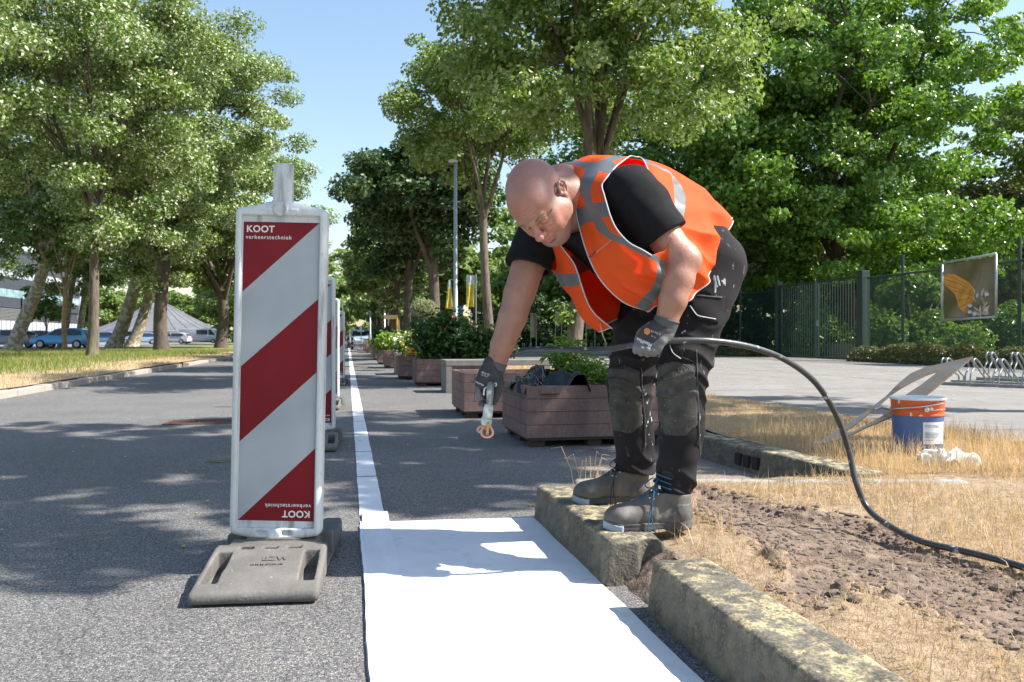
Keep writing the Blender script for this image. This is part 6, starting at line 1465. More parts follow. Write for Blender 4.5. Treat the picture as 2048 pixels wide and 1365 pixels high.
man.location = (bw[0], bw[1], 0); man.rotation_euler = (0, 0, -YAW)
tag(man, 'bald man in orange safety vest and black work trousers bending over the white paint', 'person')
# skin colour regions, plus shade painted dark into creases and nostrils
HP = (v.V-HCn) @ HR.T/KS; f_, l_, u_ = HP[:, 0], HP[:, 1], HP[:, 2]
near_head = (np.abs(l_) < .12) & (np.abs(f_) < .14) & (u_ > -.14) & (u_ < .14)
ss = lambda a, lo, hi: np.clip((a-lo)/(hi-lo), 0, 1)
n3 = wnoise(f_, l_, u_, 70, 8)*.25
stub = ss(-(f_-.062-.25*np.maximum(u_-.05, 0)), -.015, .03)*ss(u_, -.035, .0)*.55*(1-ss(u_, .085, .115)*.55)*near_head+ss(-u_, .062, .085)*ss(f_, .02, .05)*.35*near_head
flush = (np.exp(-((f_-.075)**2+(np.abs(l_)-.042)**2+(u_+.03)**2)/.0008)*.6+np.exp(-((f_-.112)**2+l_**2+(u_+.032)**2)/.0004)*.8+(np.abs(l_) > .074)*(np.abs(f_+.02) < .035)*.25+.25*ss(u_, .02, .09))*near_head
lips = np.exp(-((np.abs(l_)/.019)**4))*np.exp(-((u_+.0685)/.0085)**4)*(f_ > .085)*.75
crease_shade = (np.exp(-(((np.abs(l_)-.032)/.013)**4))*np.exp(-((u_+.0098)/.0022)**2)*(f_ > .07)*.8+np.exp(-((np.abs(l_)/.02)**4))*np.exp(-((u_+.0688)/.0016)**2)*(f_ > .09)*.7+np.exp(-(((np.abs(l_)-.0075)/.004)**2))*np.exp(-((u_+.0490)/.004)**2)*(f_ > .095)*.9)
for u0_, w0_ in ((.038, .034), (.049, .038), (.060, .032)): crease_shade = crease_shade+.55*np.exp(-((u_-u0_-.003*np.abs(l_)/w0_)/.0016)**2)*(np.abs(l_) < w0_)*(f_ > .05)
for a_ in (.004, -.006, -.015):
    crease_shade = crease_shade+.45*np.exp(-((u_-(a_*1.3-.0035))/.0013)**2)*(np.abs(l_) > .048)*(np.abs(l_) < .066)*(f_ > .055)
crease_shade = crease_shade+.4*np.exp(-(((np.abs(l_)-(.020+(-.043-u_)*.52))/.0022)**2))*(u_ < -.043)*(u_ > -.072)*(f_ > .07)
brow = np.exp(-(((np.abs(l_)-.031)/.018)**4))*np.exp(-((u_-.0145-.10*(.05-np.abs(l_)*1))/.0045)**2)*(f_ > .06)*.55
for nm, a in (('stubble', stub+n3*.12*(stub > .05)), ('flush', flush), ('lips', lips), ('crease_shade', crease_shade), ('brow', brow)):
    at = me.attributes.new(nm, 'FLOAT', 'POINT'); at.data.foreach_set('value', np.clip(a, 0, 1).astype(np.float32))
# eyebrow hairs
rb = np.random.default_rng(3); mbx = MB()
for sg in (-1, 1):
    for k in range(110):
        t = rb.uniform(0, 1); l0 = sg*(.012+.038*t); u0 = .013+.006*math.sin(t*2.4)+rb.uniform(-.003, .003); f0 = .1045-.014*t*t-.25*max(0, abs(l0)-.03)
        a = Vector(hp_(f0-.002, l0, u0)); b2 = Vector(hp_(f0+.002, l0+sg*.006, u0+rb.uniform(-.001, .004)))
        mbx.tube([a, b2], [.0005, .0002], n=3, cap=False)
mbx.build('eyebrows', mat('blond hair', (.32, .23, .13), .6), man, recalc=False)

# ---- T-shirt
M_tee = mat('black cotton', (.006, .006, .007), .9, var=(.010, .010, .012), scale=40, spec=.25, bump=.0006, bscale=300)
v = Vol(Vol.axis(-.55, .28, .0055), Vol.axis(-.40, .34, .0055), Vol.axis(.80, 1.42, .0055))
hip_torso(v, -.006)
slN = [L3(1258, 385, 2.72), L3(1290, 415, 2.69), L3(1322, 462, 2.665), L3(1345, 500, 2.65)]; v.chain(slN, [.088, .088, .083, .079], .03)
slF = [L3(1084, 462, 2.99), L3(1070, 492, 2.975), L3(1056, 530, 2.96), L3(1050, 552, 2.95)]; v.chain(slF, [.084, .084, .082, .080], .03)
X, Y, Z = v.grid()
for a, b2 in ((nearA[1], nearA[2]), (farA[1], farA[2])):
    pass
def halfcut(v, P, n, X, Y, Z, r):
    """remove what lies beyond the plane P,n within radius r of P"""
    n = np.array(n)/np.linalg.norm(n); q = (X-P[0])*n[0]+(Y-P[1])*n[1]+(Z-P[2])*n[2]; rr = np.sqrt((X-P[0])**2+(Y-P[1])**2+(Z-P[2])**2)
    return np.where((q > -.01) & (rr < r), np.maximum(v.d, q), v.d)
pN = L3(1328, 478, 2.66); nN = L3(1362, 516, 2.64)-L3(1322, 462, 2.66); pF = L3(1060, 537, 2.955); nF = farA[2]-farA[1]
folds = .0050*wnoise(X, Y, Z, 24, 21)+.0022*wnoise(X, Y, Z, 60, 22)
v.d = v.d+folds
v.d = halfcut(v, pN, nN, X, Y, Z, .13); v.d = halfcut(v, pF, nF, X, Y, Z, .12)
# hollow the sleeve ends so that the arm comes out of an opening
for P, n, A, R in ((pN, nN, nearA, nearR), (pF, nF, farA, farR)):
    n = np.array(n)/np.linalg.norm(n)
    v.cone(P-n*.03, P+n*.06, R[1]+.006, R[1]+.006, 0, 's')
# neck opening
v.ell(L3(1134, 410, 2.78), (.09, .10, .10), None, .01, 's')
v.d = v.d.astype(np.float32); mkobj('t_shirt', v.mesh('t_shirt'), M_tee, man)

# ---- trousers
def trouser_mat():
    m = mat('black work trousers', (.008, .0075, .0085), .9, var=(.016, .015, .017), scale=6, bump=.0006, bscale=260, spec=.3, alt=(.030, .028, .028), altscale=9, altlim=(.6, .78))
    t = m.node_tree; N = t.nodes.new; L = t.links.new; p = t.nodes['Principled BSDF']; old = p.inputs['Base Color'].links[0].from_socket
    at = N('ShaderNodeAttribute'); at.attribute_name = 'splash'
    tc = N('ShaderNodeTexCoord'); mp = N('ShaderNodeMapping'); mp.inputs['Scale'].default_value = (1, 1, .45); L(tc.outputs['Object'], mp.inputs[0])
    n = N('ShaderNodeTexNoise'); n.inputs['Scale'].default_value = 62; n.inputs['Detail'].default_value = 5; L(mp.outputs[0], n.inputs[0])
    r = N('ShaderNodeMapRange'); r.inputs[1].default_value = .65; r.inputs[2].default_value = .69; L(n.outputs[0], r.inputs[0])
    a = N('ShaderNodeMath'); a.operation = 'MULTIPLY'; L(r.outputs[0], a.inputs[0]); L(at.outputs['Fac'], a.inputs[1])
    x = N('ShaderNodeMix'); x.data_type = 'RGBA'; L(a.outputs[0], x.inputs[0]); L(old, x.inputs[6]); x.inputs[7].default_value = (.6, .6, .58, 1); L(x.outputs[2], p.inputs['Base Color'])
    return m
M_tr = trouser_mat()
M_knee = mat('worn knee fabric', (.030, .029, .026), .95, var=(.065, .062, .056), scale=22, bump=.0012, bscale=200, alt=(.11, .105, .095), altscale=12, altlim=(.6, .75), alt2=(.35, .34, .32), alt2scale=160, alt2lim=(.70, .74))
M_seam = mat('grey seam', (.09, .09, .095), .8)
v = Vol(Vol.axis(-.24, .36, .0048), Vol.axis(-.34, .46, .0048), Vol.axis(.14, 1.16, .0048))
pelvis(v, .012); v.cone(spine[3]+np.array([.03, 0, -.04]), spine[4], .10, .132, .05)
v.chain(nearL, [.118, .102, .083, .074, .072, .070], .035)
v.chain(farL, [.135, .110, .085, .077, .074, .070], .035)
v.cone(L3(1408, 514, 2.92), L3(1406, 560, 2.90), .088, .088, .05)
v.cone(L3(1320, 560, 3.02), L3(1275, 620, 3.08), .10, .105, .04)
X, Y, Z = v.grid()
# folds: horizontal bunching behind knees and at the hems, long drags on the thighs
zk = L3(0, 765, 2.745)[2]; zh = .24
bunch = np.exp(-((Z-zh-.03)/.075)**2)*1.3+np.exp(-((Z-zk-.01)/.11)**2)*.85+.35*np.exp(-((Z-.75)/.12)**2)
ph = Z*85+5.5*wnoise(X, Y, Z, 11, 61)+3.0*wnoise(X, Y, Z, 26, 62)+X*25
v.d = v.d+0.012*bunch*(.35-(1-np.abs(np.sin(ph*.5)))**1.3)+.0060*wnoise(X, Y, Z*.5, 26, 33)+.0030*wnoise(X*.6, Y, Z*1.3, 60, 34)
# top cut (belt line) and hems
pt = L3(1388, 470, 2.93); nn = (spine[2]-spine[4]); nn /= np.linalg.norm(nn); q = (X-pt[0])*nn[0]+(Y-pt[1])*nn[1]+(Z-pt[2])*nn[2]
v.d = np.where(Z > .75, np.maximum(v.d, q-.06), v.d)
hemN = L3(0, 980, 2.765)[2]-.35*(X-L3(1350, 0, 2.765)[0]); hemF = L3(0, 944, 3.17)[2]-.10*(X-L3(1265, 0, 3.17)[0])
near_side = (Y-(2.96-BY)) < 0
v.d = np.where(Z < .45, np.where(near_side, np.maximum(v.d, (hemN-Z)*.95), np.maximum(v.d, (hemF-Z))), v.d)
base = v.d.copy()
for P, r in ((nearL[-1], .052), (farL[-1], .054)): v.cone(np.array(P)+[0, 0, -.05], np.array(P)+[0, 0, .012], r+.004, r+.004, 0, 's')
v.d = v.d.astype(np.float32); me = v.mesh('trousers')
sp = np.zeros(len(v.V)); VX = v.V
pxv = 1024+(VX[:, 0]+BX)*FPX/(VX[:, 1]+BY); pyv = 676-(VX[:, 2]-HC)*FPX/(VX[:, 1]+BY)
for (cx, cy, sx, sy, a) in ((1297, 850, 14, 45, .9), (1290, 790, 8, 40, .8), (1400, 870, 10, 30, .9), (1375, 660, 30, 20, .5), (1330, 800, 30, 50, .35), (1240, 800, 30, 60, .35), (1440, 560, 22, 60, .4), (1300, 900, 20, 40, .5), (1385, 760, 20, 60, .3)):
    sp = np.maximum(sp, a*np.exp(-((pxv-cx)/sx)**2-((pyv-cy)/sy)**2)**1.0)
at = me.attributes.new('splash', 'FLOAT', 'POINT'); at.data.foreach_set('value', np.clip(sp*1.3+.12, 0, 1).astype(np.float32))
trs = mkobj('trousers', me, M_tr, man)
PXg = 1024+(X+BX)*FPX/(Y+BY)+0*Z; PYg = 676-(Z-HC)*FPX/(Y+BY)+0*X
def patch(name, polypx, side, off, m, soft=.002, ymax=None):
    """raised fabric piece: the trouser surface pushed out, kept inside an outline"""
    x0, x1 = min(p[0] for p in polypx), max(p[0] for p in polypx); y0, y1 = min(p[1] for p in polypx), max(p[1] for p in polypx)
    ins = inpoly(PXg+0*X, PYg+0*X, polypx) & side
    q = Vol(v.x, v.y, v.z); q.d = np.where(ins, np.maximum(base-off, -(base+.004)), .05).astype(np.float32)
    # soften the border: shrink by averaging
    I = np.argwhere(ins); lo = np.maximum(I.min(0)-3, 0); hi = I.max(0)+4
    sub = Vol(v.x[lo[0]:hi[0]], v.y[lo[1]:hi[1]], v.z[lo[2]:hi[2]]); sub.d = q.d[lo[0]:hi[0], lo[1]:hi[1], lo[2]:hi[2]]
    sub.d = np.minimum(sub.d, .006)
    return mkobj(name, sub.mesh(name), m, trs)
nearm = (Y+0*X+0*Z) < (nearL[2][1]+.02); farm = ((Y+0*X+0*Z) < (farL[2][1]+.02)) & ((Y+0*X+0*Z) > farL[2][1]-.13)
patch('knee_pad', [(1316, 728), (1352, 722), (1388, 732), (1397, 790), (1396, 850), (1372, 872), (1330, 872), (1318, 840), (1312, 780)], nearm, .0042, M_knee)
patch('knee_pad', [(1216, 738), (1250, 730), (1280, 742), (1284, 800), (1286, 850), (1262, 868), (1226, 862), (1218, 810)], farm, .0042, M_knee)
patch('pocket', [(1376, 588), (1452, 592), (1447, 618), (1436, 648), (1392, 640), (1382, 612)], nearm | ((Y+0*X+0*Z) < nearL[1][1]+.03), .0065, M_tr)
patch('pocket', [(1338, 678), (1372, 684), (1366, 712), (1392, 726), (1340, 716), (1330, 700)], nearm, .006, M_tr)
def surf_y(px, py, dlo=2.45, dhi=3.35, vol=v, bs=base):
    """depth at which the view line of that photo point enters the trousers"""
    ds = np.arange(dlo, dhi, .003)
    P = np.stack([(px-1024)/FPX*ds-BX, ds-BY, HC+(676-py)/FPX*ds], 1)
    ii = [np.clip(np.searchsorted(a, P[:, k]), 0, len(a)-1) for k, a in enumerate((vol.x, vol.y, vol.z))]
    h = np.nonzero(bs[ii[0], ii[1], ii[2]] < .002)[0]
    return ds[h[0]] if len(h) else None
def seam(name, pts, r, m, off=.0015, parent=trs, step=6):
    P = []
    for a, b2 in zip(pts[:-1], pts[1:]):
        n = max(2, int(math.hypot(b2[0]-a[0], b2[1]-a[1])/step))
        for k in range(n):
            x, y = a[0]+(b2[0]-a[0])*k/n, a[1]+(b2[1]-a[1])*k/n; d = surf_y(x, y)
            if d: P.append(L3(x, y, d-off))
    if len(P) > 2:
        P = [Vector(p) for p in P]; Q = [P[0]]+[(P[i-1]+P[i]*2+P[i+1])/4 for i in range(1, len(P)-1)]+[P[-1]]
        mm = MB(); mm.tube(Q, r, n=5); return mm.build(name, m, parent, smooth=True)
seam('seam', [(1393, 700), (1396, 780), (1399, 860), (1400, 940)], .0016, M_seam)
seam('seam', [(1283, 735), (1286, 800), (1292, 850), (1290, 905)], .0016, M_seam)
seam('seam', [(1378, 590), (1450, 596)], .0022, M_seam, .006); seam('seam', [(1380, 612), (1394, 632), (1438, 640)], .0018, mat('reflective piping', (.45, .45, .46), .5), .008)
seam('seam', [(1340, 690), (1344, 706), (1368, 722)], .0018, bpy.data.materials['reflective piping'], .008)
kr = MB(); dk = surf_y(1432, 556) or 2.8
for a, b2 in (((1428, 552), (1434, 575)), ((1434, 552), (1439, 572)), ((1431, 556), (1430, 586))): kr.tube([L3(*a, dk-.012), L3(*b2, dk-.016)], .0035, n=6)
kr.build('key_ring', M_met, trs)

# ---- boots
M_boot = mat('dusty grey leather', (.085, .078, .070), .75, var=(.15, .138, .125), scale=16, alt=(.09, .08, .072), altscale=8, altlim=(.52, .68), bump=.0012, bscale=90)
M_boot2 = mat('smooth dark boot rubber', (.075, .068, .062), .65, var=(.12, .11, .10), scale=30, alt=(.2, .19, .17), altscale=14, altlim=(.6, .75))
M_sole = mat('boot sole', (.045, .043, .043), .8, var=(.10, .095, .09), scale=20); M_toe = mat('pale blue grey toe guard', (.24, .30, .34), .6, var=(.34, .40, .44), scale=14)
M_cuffb = mat('black boot collar', (.015, .015, .017), .85); M_lace = mat('blue lace', (.008, .055, .10), .7, var=(.012, .11, .20), scale=20); M_laceb = mat('black lace', (.015, .015, .02), .7)
def boot(label_lace, toe_px, heel_px, yaw_add, zsole, ankle, lacem, ang):
    """local boot: +x towards toe, y sideways, z up; placed by heel position"""
    Lb = .305
    v = Vol(Vol.axis(-.02, Lb+.02, .0032), Vol.axis(-.07, .07, .0032), Vol.axis(-.005, .215, .0032), far=.05)
    X, Y, Z = v.grid()
    v.d[:] = .05
    # upper
    v.chain([(.055, 0, .050), (.14, .002, .050), (.215, .004, .046), (.255, .004, .044)], [.042, .041, .042, .036], .02)
    v.ell((.245, .004, .044), (.055, .046, .041), None, .015)                      # toe cap
    v.chain([(.060, 0, .06), (.066, 0, .12), (.070, 0, .185)], [.045, .040, .041], .03)
    v.cone((.075, 0, .13), (.165, 0, .075), .036, .034, .03); v.cone((.02+.028, 0, .05), (.045, 0, .10), .040, .038, .02)
    v.d = v.d+.0014*wnoise(X, Y, Z, 75, 9)+.0016*np.exp(-((X-.13)/.05)**2)*np.sin(X*190+Z*60)
    g = (np.abs(X-.205+Z*.55)-.0013); v.d = np.maximum(v.d, -np.maximum(g, -(v.d+.0022)))          # toe cap stitch line
    v.d = np.maximum(v.d, .018-Z); v.d = np.maximum(v.d, Z-.205)
    col = .122+(X-.07)*.10-np.clip(X-.10, 0, 1)*.15-Z
    upper = Vol(v.x, v.y, v.z); upper.d = np.maximum(v.d, -col).astype(np.float32)
    root = empty('boot', (0, 0, 0)); root.parent = man
    mkobj('upper', upper.mesh('upper'), M_boot, root)
    c2 = Vol(v.x, v.y, Vol.axis(.10, .30, .0032), far=.05); c2.chain([(.062, 0, .14), (.062, 0, .20), (.058, 0, .285)], [.046, .047, .046], .02); X2, Y2, Z2 = c2.grid(); c2.d = np.maximum(c2.d+.001*np.sin(Z2*160), (.122+(X2-.07)*.10-.012)-Z2).astype(np.float32); mkobj('collar', c2.mesh('collar'), M_cuffb, root)
    hc = Vol(v.x, v.y, v.z); hc.d = np.maximum(np.maximum(v.d-.0022, X-.058-.25*(Z-.03)), Z-.088).astype(np.float32); mkobj('heel_counter', hc.mesh('heel_counter'), M_boot2, root)
    tc_ = Vol(v.x, v.y, v.z); tc_.d = np.maximum(v.d-.0016, .212-X-Z*.5+.0).astype(np.float32); mkobj('toe_cap', tc_.mesh('toe_cap'), M_boot2, root)
    # sole
    def outl(X): return .046+.006*np.sin(np.clip((X-.02)/Lb, 0, 1)*PI)*1.0-.010*np.exp(-((X-.12)/.05)**2)
    s = Vol(v.x, v.y, v.z)
    end = np.sqrt(np.maximum(np.maximum(.052-X, X-(Lb-.052)), 0)**2+Y**2)
    d = np.where((X > .052) & (X < Lb-.052), np.abs(Y)-outl(X), end-outl(X)-.003)
    rock = .010*np.clip((X-.24)/.06, 0, 1)**2
    top = .030+.006*np.sin(X*40)*0+.006*np.exp(-((X-.03)/.04)**2)+.012*np.clip((X-.26)/.04, 0, 1)
    s.d = np.maximum(np.maximum(d, Z-top), rock-Z)
    s.d = np.maximum(s.d, -np.maximum(np.maximum(np.abs(X-.125)-.018, Z-.007), -.1))
    tr_ = np.maximum(np.abs(((X*62) % 1)-.5)*.016-.003, Z-.006-rock); s.d = np.maximum(s.d, -tr_)
    s.d = np.maximum(s.d, -np.maximum(np.abs(Z-.019-rock*.5)-.0012, -(d+.0022)))
    s.d = s.d.astype(np.float32); mkobj('sole', s.mesh('sole'), M_sole, root)
    tg = Vol(v.x, v.y, v.z); tg.d = np.maximum(np.maximum(s.d-.0022, .262-X-.25*np.abs(Y)), Z-.024-rock).astype(np.float32); mkobj('toe_guard', tg.mesh('toe_guard'), M_toe, root)
    # laces
    lc = MB()
    def top_z(x, y):
        ii = int(np.clip(np.searchsorted(v.x, x), 0, len(v.x)-1)); jj = int(np.clip(np.searchsorted(v.y, y), 0, len(v.y)-1)); k = np.nonzero(v.d[ii, jj] < 0)[0]
        return float(v.z[k[-1]]) if len(k) else .05
    ey = [(.185, .020), (.170, .023), (.155, .025), (.140, .027), (.126, .028)]
    for i, (x, y) in enumerate(ey):
        for a, b2 in (((x, -y), (x-.012, y)), ((x, y), (x-.012, -y))):
            P = [(a[0]+(b2[0]-a[0])*t, a[1]+(b2[1]-a[1])*t) for t in np.linspace(0, 1, 7)]
            lc.tube([(p[0], p[1], min(top_z(*p), .13)+.0035) for p in P], .0024, n=6)
    zk = min(top_z(.12, 0), .15)
    for sg in (-1, 1):   # bow loops and loose ends
        lc.tube(spline([(.118, 0, zk+.012), (.13, sg*.025, zk+.02), (.15, sg*.042, zk-.005), (.135, sg*.035, zk-.015), (.118, 0, zk+.008)], 5), .0019, n=6)
    lc.tube(spline([(.12, 0, zk+.01), (.14, .04, zk-.002), (.165, .054, .06), (.17, .058, .025), (.172, .062, .004)], 6), .0019, n=6)
    lc.tube(spline([(.12, 0, zk+.01), (.145, .042, zk-.004), (.158, .055, .055), (.150, .058, .02), (.147, .064, .002)], 6), .0019, n=6)
    for k in range(3):
        z = .135+.017*k; lc.tube([(.113+.0*k, -.035, z+.012), (.124, 0, z+.016), (.113, .035, z+.012), (.09, .052, z+.004)], .0022, n=6)
    lc.build('laces', lacem, root, smooth=True)
    eg_ = MB(); eg_.tube(spline([(.118, -.036, .118), (.100, -.046, .145), (.070, -.0495, .150), (.045, -.046, .140), (.025, -.036, .128)], 5), .0022, n=6); eg_.tube([(.105, -.043, .13), (.112, -.040, .16), (.110, -.036, .19)], .002, n=6); eg_.build('blue_trim', M_lace, root, smooth=True)
    ee = MB()
    for x, y in ey:
        for sg in (-1, 1): ee.lathe([(.001, 0), (.004, 0), (.004, .003), (.001, .004)], 8, center=(x, sg*y, min(top_z(x, sg*y), .13)+.001))
    ee.build('eyelet_pattern', M_met, root)
    root.location = ankle; root.rotation_euler = (0, 0, ang)
    return root
an = np.array(nearL[-1]); hN = L3(1384, 1040, 2.755); hF = L3(1300, 990, 3.19)
b1 = boot('blue', None, None, 0, .142, (hN[0], hN[1], .137), M_lace, PI+math.radians(8))
b2_ = boot('black', None, None, 0, .142, (hF[0], hF[1], .137), M_laceb, PI+math.radians(6))

# ---- vest
M_or = mat('fluorescent orange fabric', (.86, .105, .010), .75, var=(.88, .13, .014), scale=7, bump=.006, bscale=16, transl=((1.0, .05, .01), .42))
M_ref = mat('grey reflective band', (.085, .095, .10), .45, var=(.12, .13, .135), scale=14, bump=.0003, bscale=500)
M_pip = mat('grey piping', (.40, .39, .42), .6, var=(.5, .48, .5), scale=20)
c3 = lambda x, y: (960+.3003*x, 290+.3003*y)
rows = [  # neck -> hem ; columns near zip edge -> round the near side -> back ridge -> far side -> far zip edge
 [(1151, 419, 2.755), (1149, 408, 2.75), (1144, 390, 2.755), (1134, 362, 2.80), (1110, 330, 2.88), (1098, 345, 2.96), (1090, 400, 3.02), (1085, 440, 2.97), (1104, 462, 2.86)],
 [(1158, 455, 2.735), (1188, 420, 2.675), (1212, 385, 2.655), (1215, 348, 2.70), (1205, 312, 2.86), (1160, 332, 3.02), (1110, 400, 3.12), (1064, 468, 3.06), (1116, 482, 2.835)],
 [(1182, 524, 2.69), (1232, 500, 2.615), (1272, 450, 2.585), (1305, 392, 2.65), (1285, 320, 2.86), (1240, 345, 3.06), (1170, 440, 3.17), (1092, 512, 3.06), (1142, 526, 2.80)],
 [(1207, 568, 2.675), (1262, 545, 2.605), (1318, 500, 2.585), (1370, 440, 2.67), (1352, 350, 2.86), (1310, 380, 3.09), (1230, 500, 3.19), (1128, 568, 3.05), (1158, 572, 2.79)],
 [(1245, 600, 2.69), (1290, 580, 2.63), (1350, 545, 2.615), (1402, 488, 2.70), (1412, 388, 2.88), (1385, 420, 3.12), (1300, 560, 3.20), (1168, 617, 3.03), (1180, 622, 2.81)],
 [(1292, 620, 2.71), (1326, 613, 2.665), (1382, 596, 2.655), (1424, 540, 2.74), (1461, 443, 2.92), (1440, 470, 3.13), (1350, 585, 3.20), (1206, 648, 3.0), (1220, 662, 2.84)]]
G0 = np.array([[L3(*p) for p in r] for r in rows])
def cr_interp(A, n):
    """Catmull-Rom along axis 0 to n samples"""
    m = len(A); P = np.concatenate([[2*A[0]-A[1]], A, [2*A[-1]-A[-2]]]); t = np.linspace(0, m-1-1e-9, n); i = t.astype(int); u = (t-i).reshape((-1,)+(1,)*(A.ndim-1))
    a, b2, c, d = P[i], P[i+1], P[i+2], P[i+3]
    return .5*((2*b2)+(c-a)*u+(2*a-5*b2+4*c-d)*u*u+(3*b2-a-3*c+d)*u**3)
NR, NC = 250, 460
VG = cr_interp(G0, NR); VG = np.swapaxes(cr_interp(np.swapaxes(VG, 0, 1), NC), 0, 1)
du = np.gradient(VG, axis=0); dvv = np.gradient(VG, axis=1); VN = np.cross(du, dvv); VN /= np.linalg.norm(VN, axis=2)[..., None]+1e-9
if (VN[NR//2, int(NC*.25)]@np.array([0, -1, 0])) < 0: VN = -VN
s_ = np.linspace(0, 1, NR)[:, None]; tcol = np.linspace(0, 8, NC)[None]
Xv, Yv, Zv = VG[..., 0], VG[..., 1], VG[..., 2]
# long drag folds running from the shoulder to the hem, stronger at the low back
fold = .010*np.sin(tcol*9+3*np.sin(s_*3+tcol*.7))*np.clip(s_*1.6-.3, 0, 1)+.006*wnoise(Xv, Yv, Zv, 22, 51)+.0030*wnoise(Xv, Yv, Zv, 55, 52)
fold += .016*np.exp(-((tcol-3.1)/.8)**2)*np.exp(-((s_-.80)/.2)**2)*(1-np.abs(np.sin((tcol*9-s_*16)*.8)))
fold += .005*np.exp(-((tcol-1.5)/.9)**2)*np.exp(-((s_-.72)/.2)**2)*np.sin(tcol*7-s_*30)
VG = VG+VN*fold[..., None]
VPX = 1024+(VG[..., 0]+BX)*FPX/(VG[..., 1]+BY); VPY = 676-(VG[..., 2]-HC)*FPX/(VG[..., 1]+BY)
nearcol = (tcol < 4.25) & (s_ > -1)
# armholes
ah = [c3(*p) for p in ((1040, 52), (1000, 62), (950, 112), (905, 150), (870, 190), (832, 238), (815, 272), (828, 330), (850, 400), (872, 470), (900, 540), (940, 600), (1000, 655), (1080, 700), (1140, 735), (1230, 700), (1320, 520), (1250, 420), (1200, 330), (1160, 255), (1120, 180), (1095, 120), (1070, 75))]
hole = inpoly(VPX, VPY, ah) & nearcol
fa = farA[0]; fb = farA[1]; ab = fb-fa; P_ = VG-fa; hh = np.clip((P_@ab)/(ab@ab), -.4, 1); dist = np.linalg.norm(P_-hh[..., None]*ab, axis=2)
hole |= (dist < .098) & ((tcol > 5.2) & (tcol < 7.9)) & (s_ < .55)
bands = [[(500, 108), (525, 108), (600, 95), (680, 115), (770, 120), (860, 80), (960, 38), (1030, 30), (1010, 50), (950, 90), (880, 112), (932, 150), (920, 170), (850, 195), (790, 175), (700, 160), (620, 137), (555, 132)],
 [(700, 160), (790, 175), (765, 225), (740, 270), (730, 310), (750, 392), (700, 402), (650, 290), (680, 220)],
 [(630, 432), (700, 402), (750, 388), (832, 378), (850, 420), (872, 476), (800, 485), (820, 512), (750, 505), (700, 522), (658, 556), (640, 500)],
 [(750, 505), (820, 510), (870, 580), (960, 625), (1010, 640), (1120, 700), (1200, 760), (1190, 790), (1100, 740), (950, 665), (850, 620), (780, 570)],
 [(1183, 770), (1230, 770), (1226, 930), (1160, 1040), (1105, 1110), (1030, 1068), (1130, 970), (1170, 900)],
 [(1075, 95), (1110, 95), (1150, 125), (1260, 178), (1335, 270), (1368, 350), (1362, 440), (1335, 545), (1280, 455), (1295, 380), (1290, 280), (1270, 200), (1180, 150), (1105, 120)]]
farb = [[(310, 580), (382, 625), (425, 645), (428, 700), (400, 642), (352, 640), (320, 610)]]
mi = np.zeros(VPX.shape, np.int32)
for b_ in bands: mi[inpoly(VPX, VPY, [c3(*p) for p in b_]) & nearcol] = 1
for b_ in farb: mi[inpoly(VPX, VPY, [c3(*p) for p in b_]) & ~nearcol] = 1
mi[(~nearcol) & (s_ > .50) & (s_ < .60)] = 1            # band carried round the far side
i = np.arange(NR-1)[:, None]*NC+np.arange(NC-1)[None]; Fv = np.stack([i, i+1, i+1+NC, i+NC], -1).reshape(-1, 4)
fm = mi[:-1, :-1].reshape(-1); keep = ~(hole[:-1, :-1] | hole[1:, 1:] | hole[1:, :-1] | hole[:-1, 1:]).reshape(-1)
me = np_mesh('safety_vest', VG.reshape(-1, 3), Fv[keep], smooth=True, fmat=fm[keep])
vest = mkobj('safety_vest', me, [M_or, M_ref], man); md = vest.modifiers.new('thick', 'SOLIDIFY'); md.thickness = .0012; md.offset = 0
def vest_pt(px, py, near=True, off=.003):
    mk = (nearcol if near else ~nearcol); d = (VPX-px)**2+(VPY-py)**2; d = np.where(mk, d, 1e9); j = np.unravel_index(np.argmin(d), d.shape); n = VN[j]
    return Vector(VG[j]+n*off)
def tub(name, P, r, m=M_pip): mm = MB(); mm.tube(P, r, n=7); return mm.build(name, m, vest, smooth=True)
tub('piping', [Vector(VG[k, 0]) for k in range(0, NR, 4)]+[Vector(VG[-1, k]) for k in range(0, NC, 4)]+[Vector(VG[k, -1]) for k in range(NR-1, -1, -4)], .0024)
tub('piping', [Vector(VG[0, k]) for k in range(0, NC, 4)], .0022)
ahp = ah+[ah[0]]; tub('piping', spline([vest_pt(*p) for p in ahp[:15]], 4), .0025); tub('piping', spline([vest_pt(*p) for p in ahp[16:]], 4), .0025)
far_ah = [c3(*p) for p in ((325, 590), (340, 635), (362, 680), (395, 698), (425, 700))]
# lettering on the chest, following the cloth
def on_vest(body, size, a, b2, m, bold=0):
    me = text_mesh(body, size, .0, bold=bold); n = len(me.vertices); co = np.zeros(n*3, np.float32); me.vertices.foreach_get('co', co); co = co.reshape(-1, 3)
    dx, dy = b2[0]-a[0], b2[1]-a[1]; ln_ = math.hypot(dx, dy); wdt = co[:, 0].max(); ex = (dx/ln_, dy/ln_); ey = (dy/ln_, -dx/ln_); k = ln_/wdt
    out = []
    for c in co: out.append(vest_pt(a[0]+ex[0]*c[0]*k+ey[0]*c[1]*k, a[1]+ex[1]*c[0]*k+ey[1]*c[1]*k, True, .0022))
    # keep letters smooth: use the mean plane offset from neighbours
    O = np.array([tuple(p) for p in out]); pxy = np.stack([co[:, 0], co[:, 1], np.ones(n)], 1); sol, *_ = np.linalg.lstsq(pxy, O, rcond=None); O2 = pxy@sol
    O2[:, 1] -= .0045
    me.vertices.foreach_set('co', O2.astype(np.float32).ravel()); me.update(); return mkobj('lettering', me, m, vest)
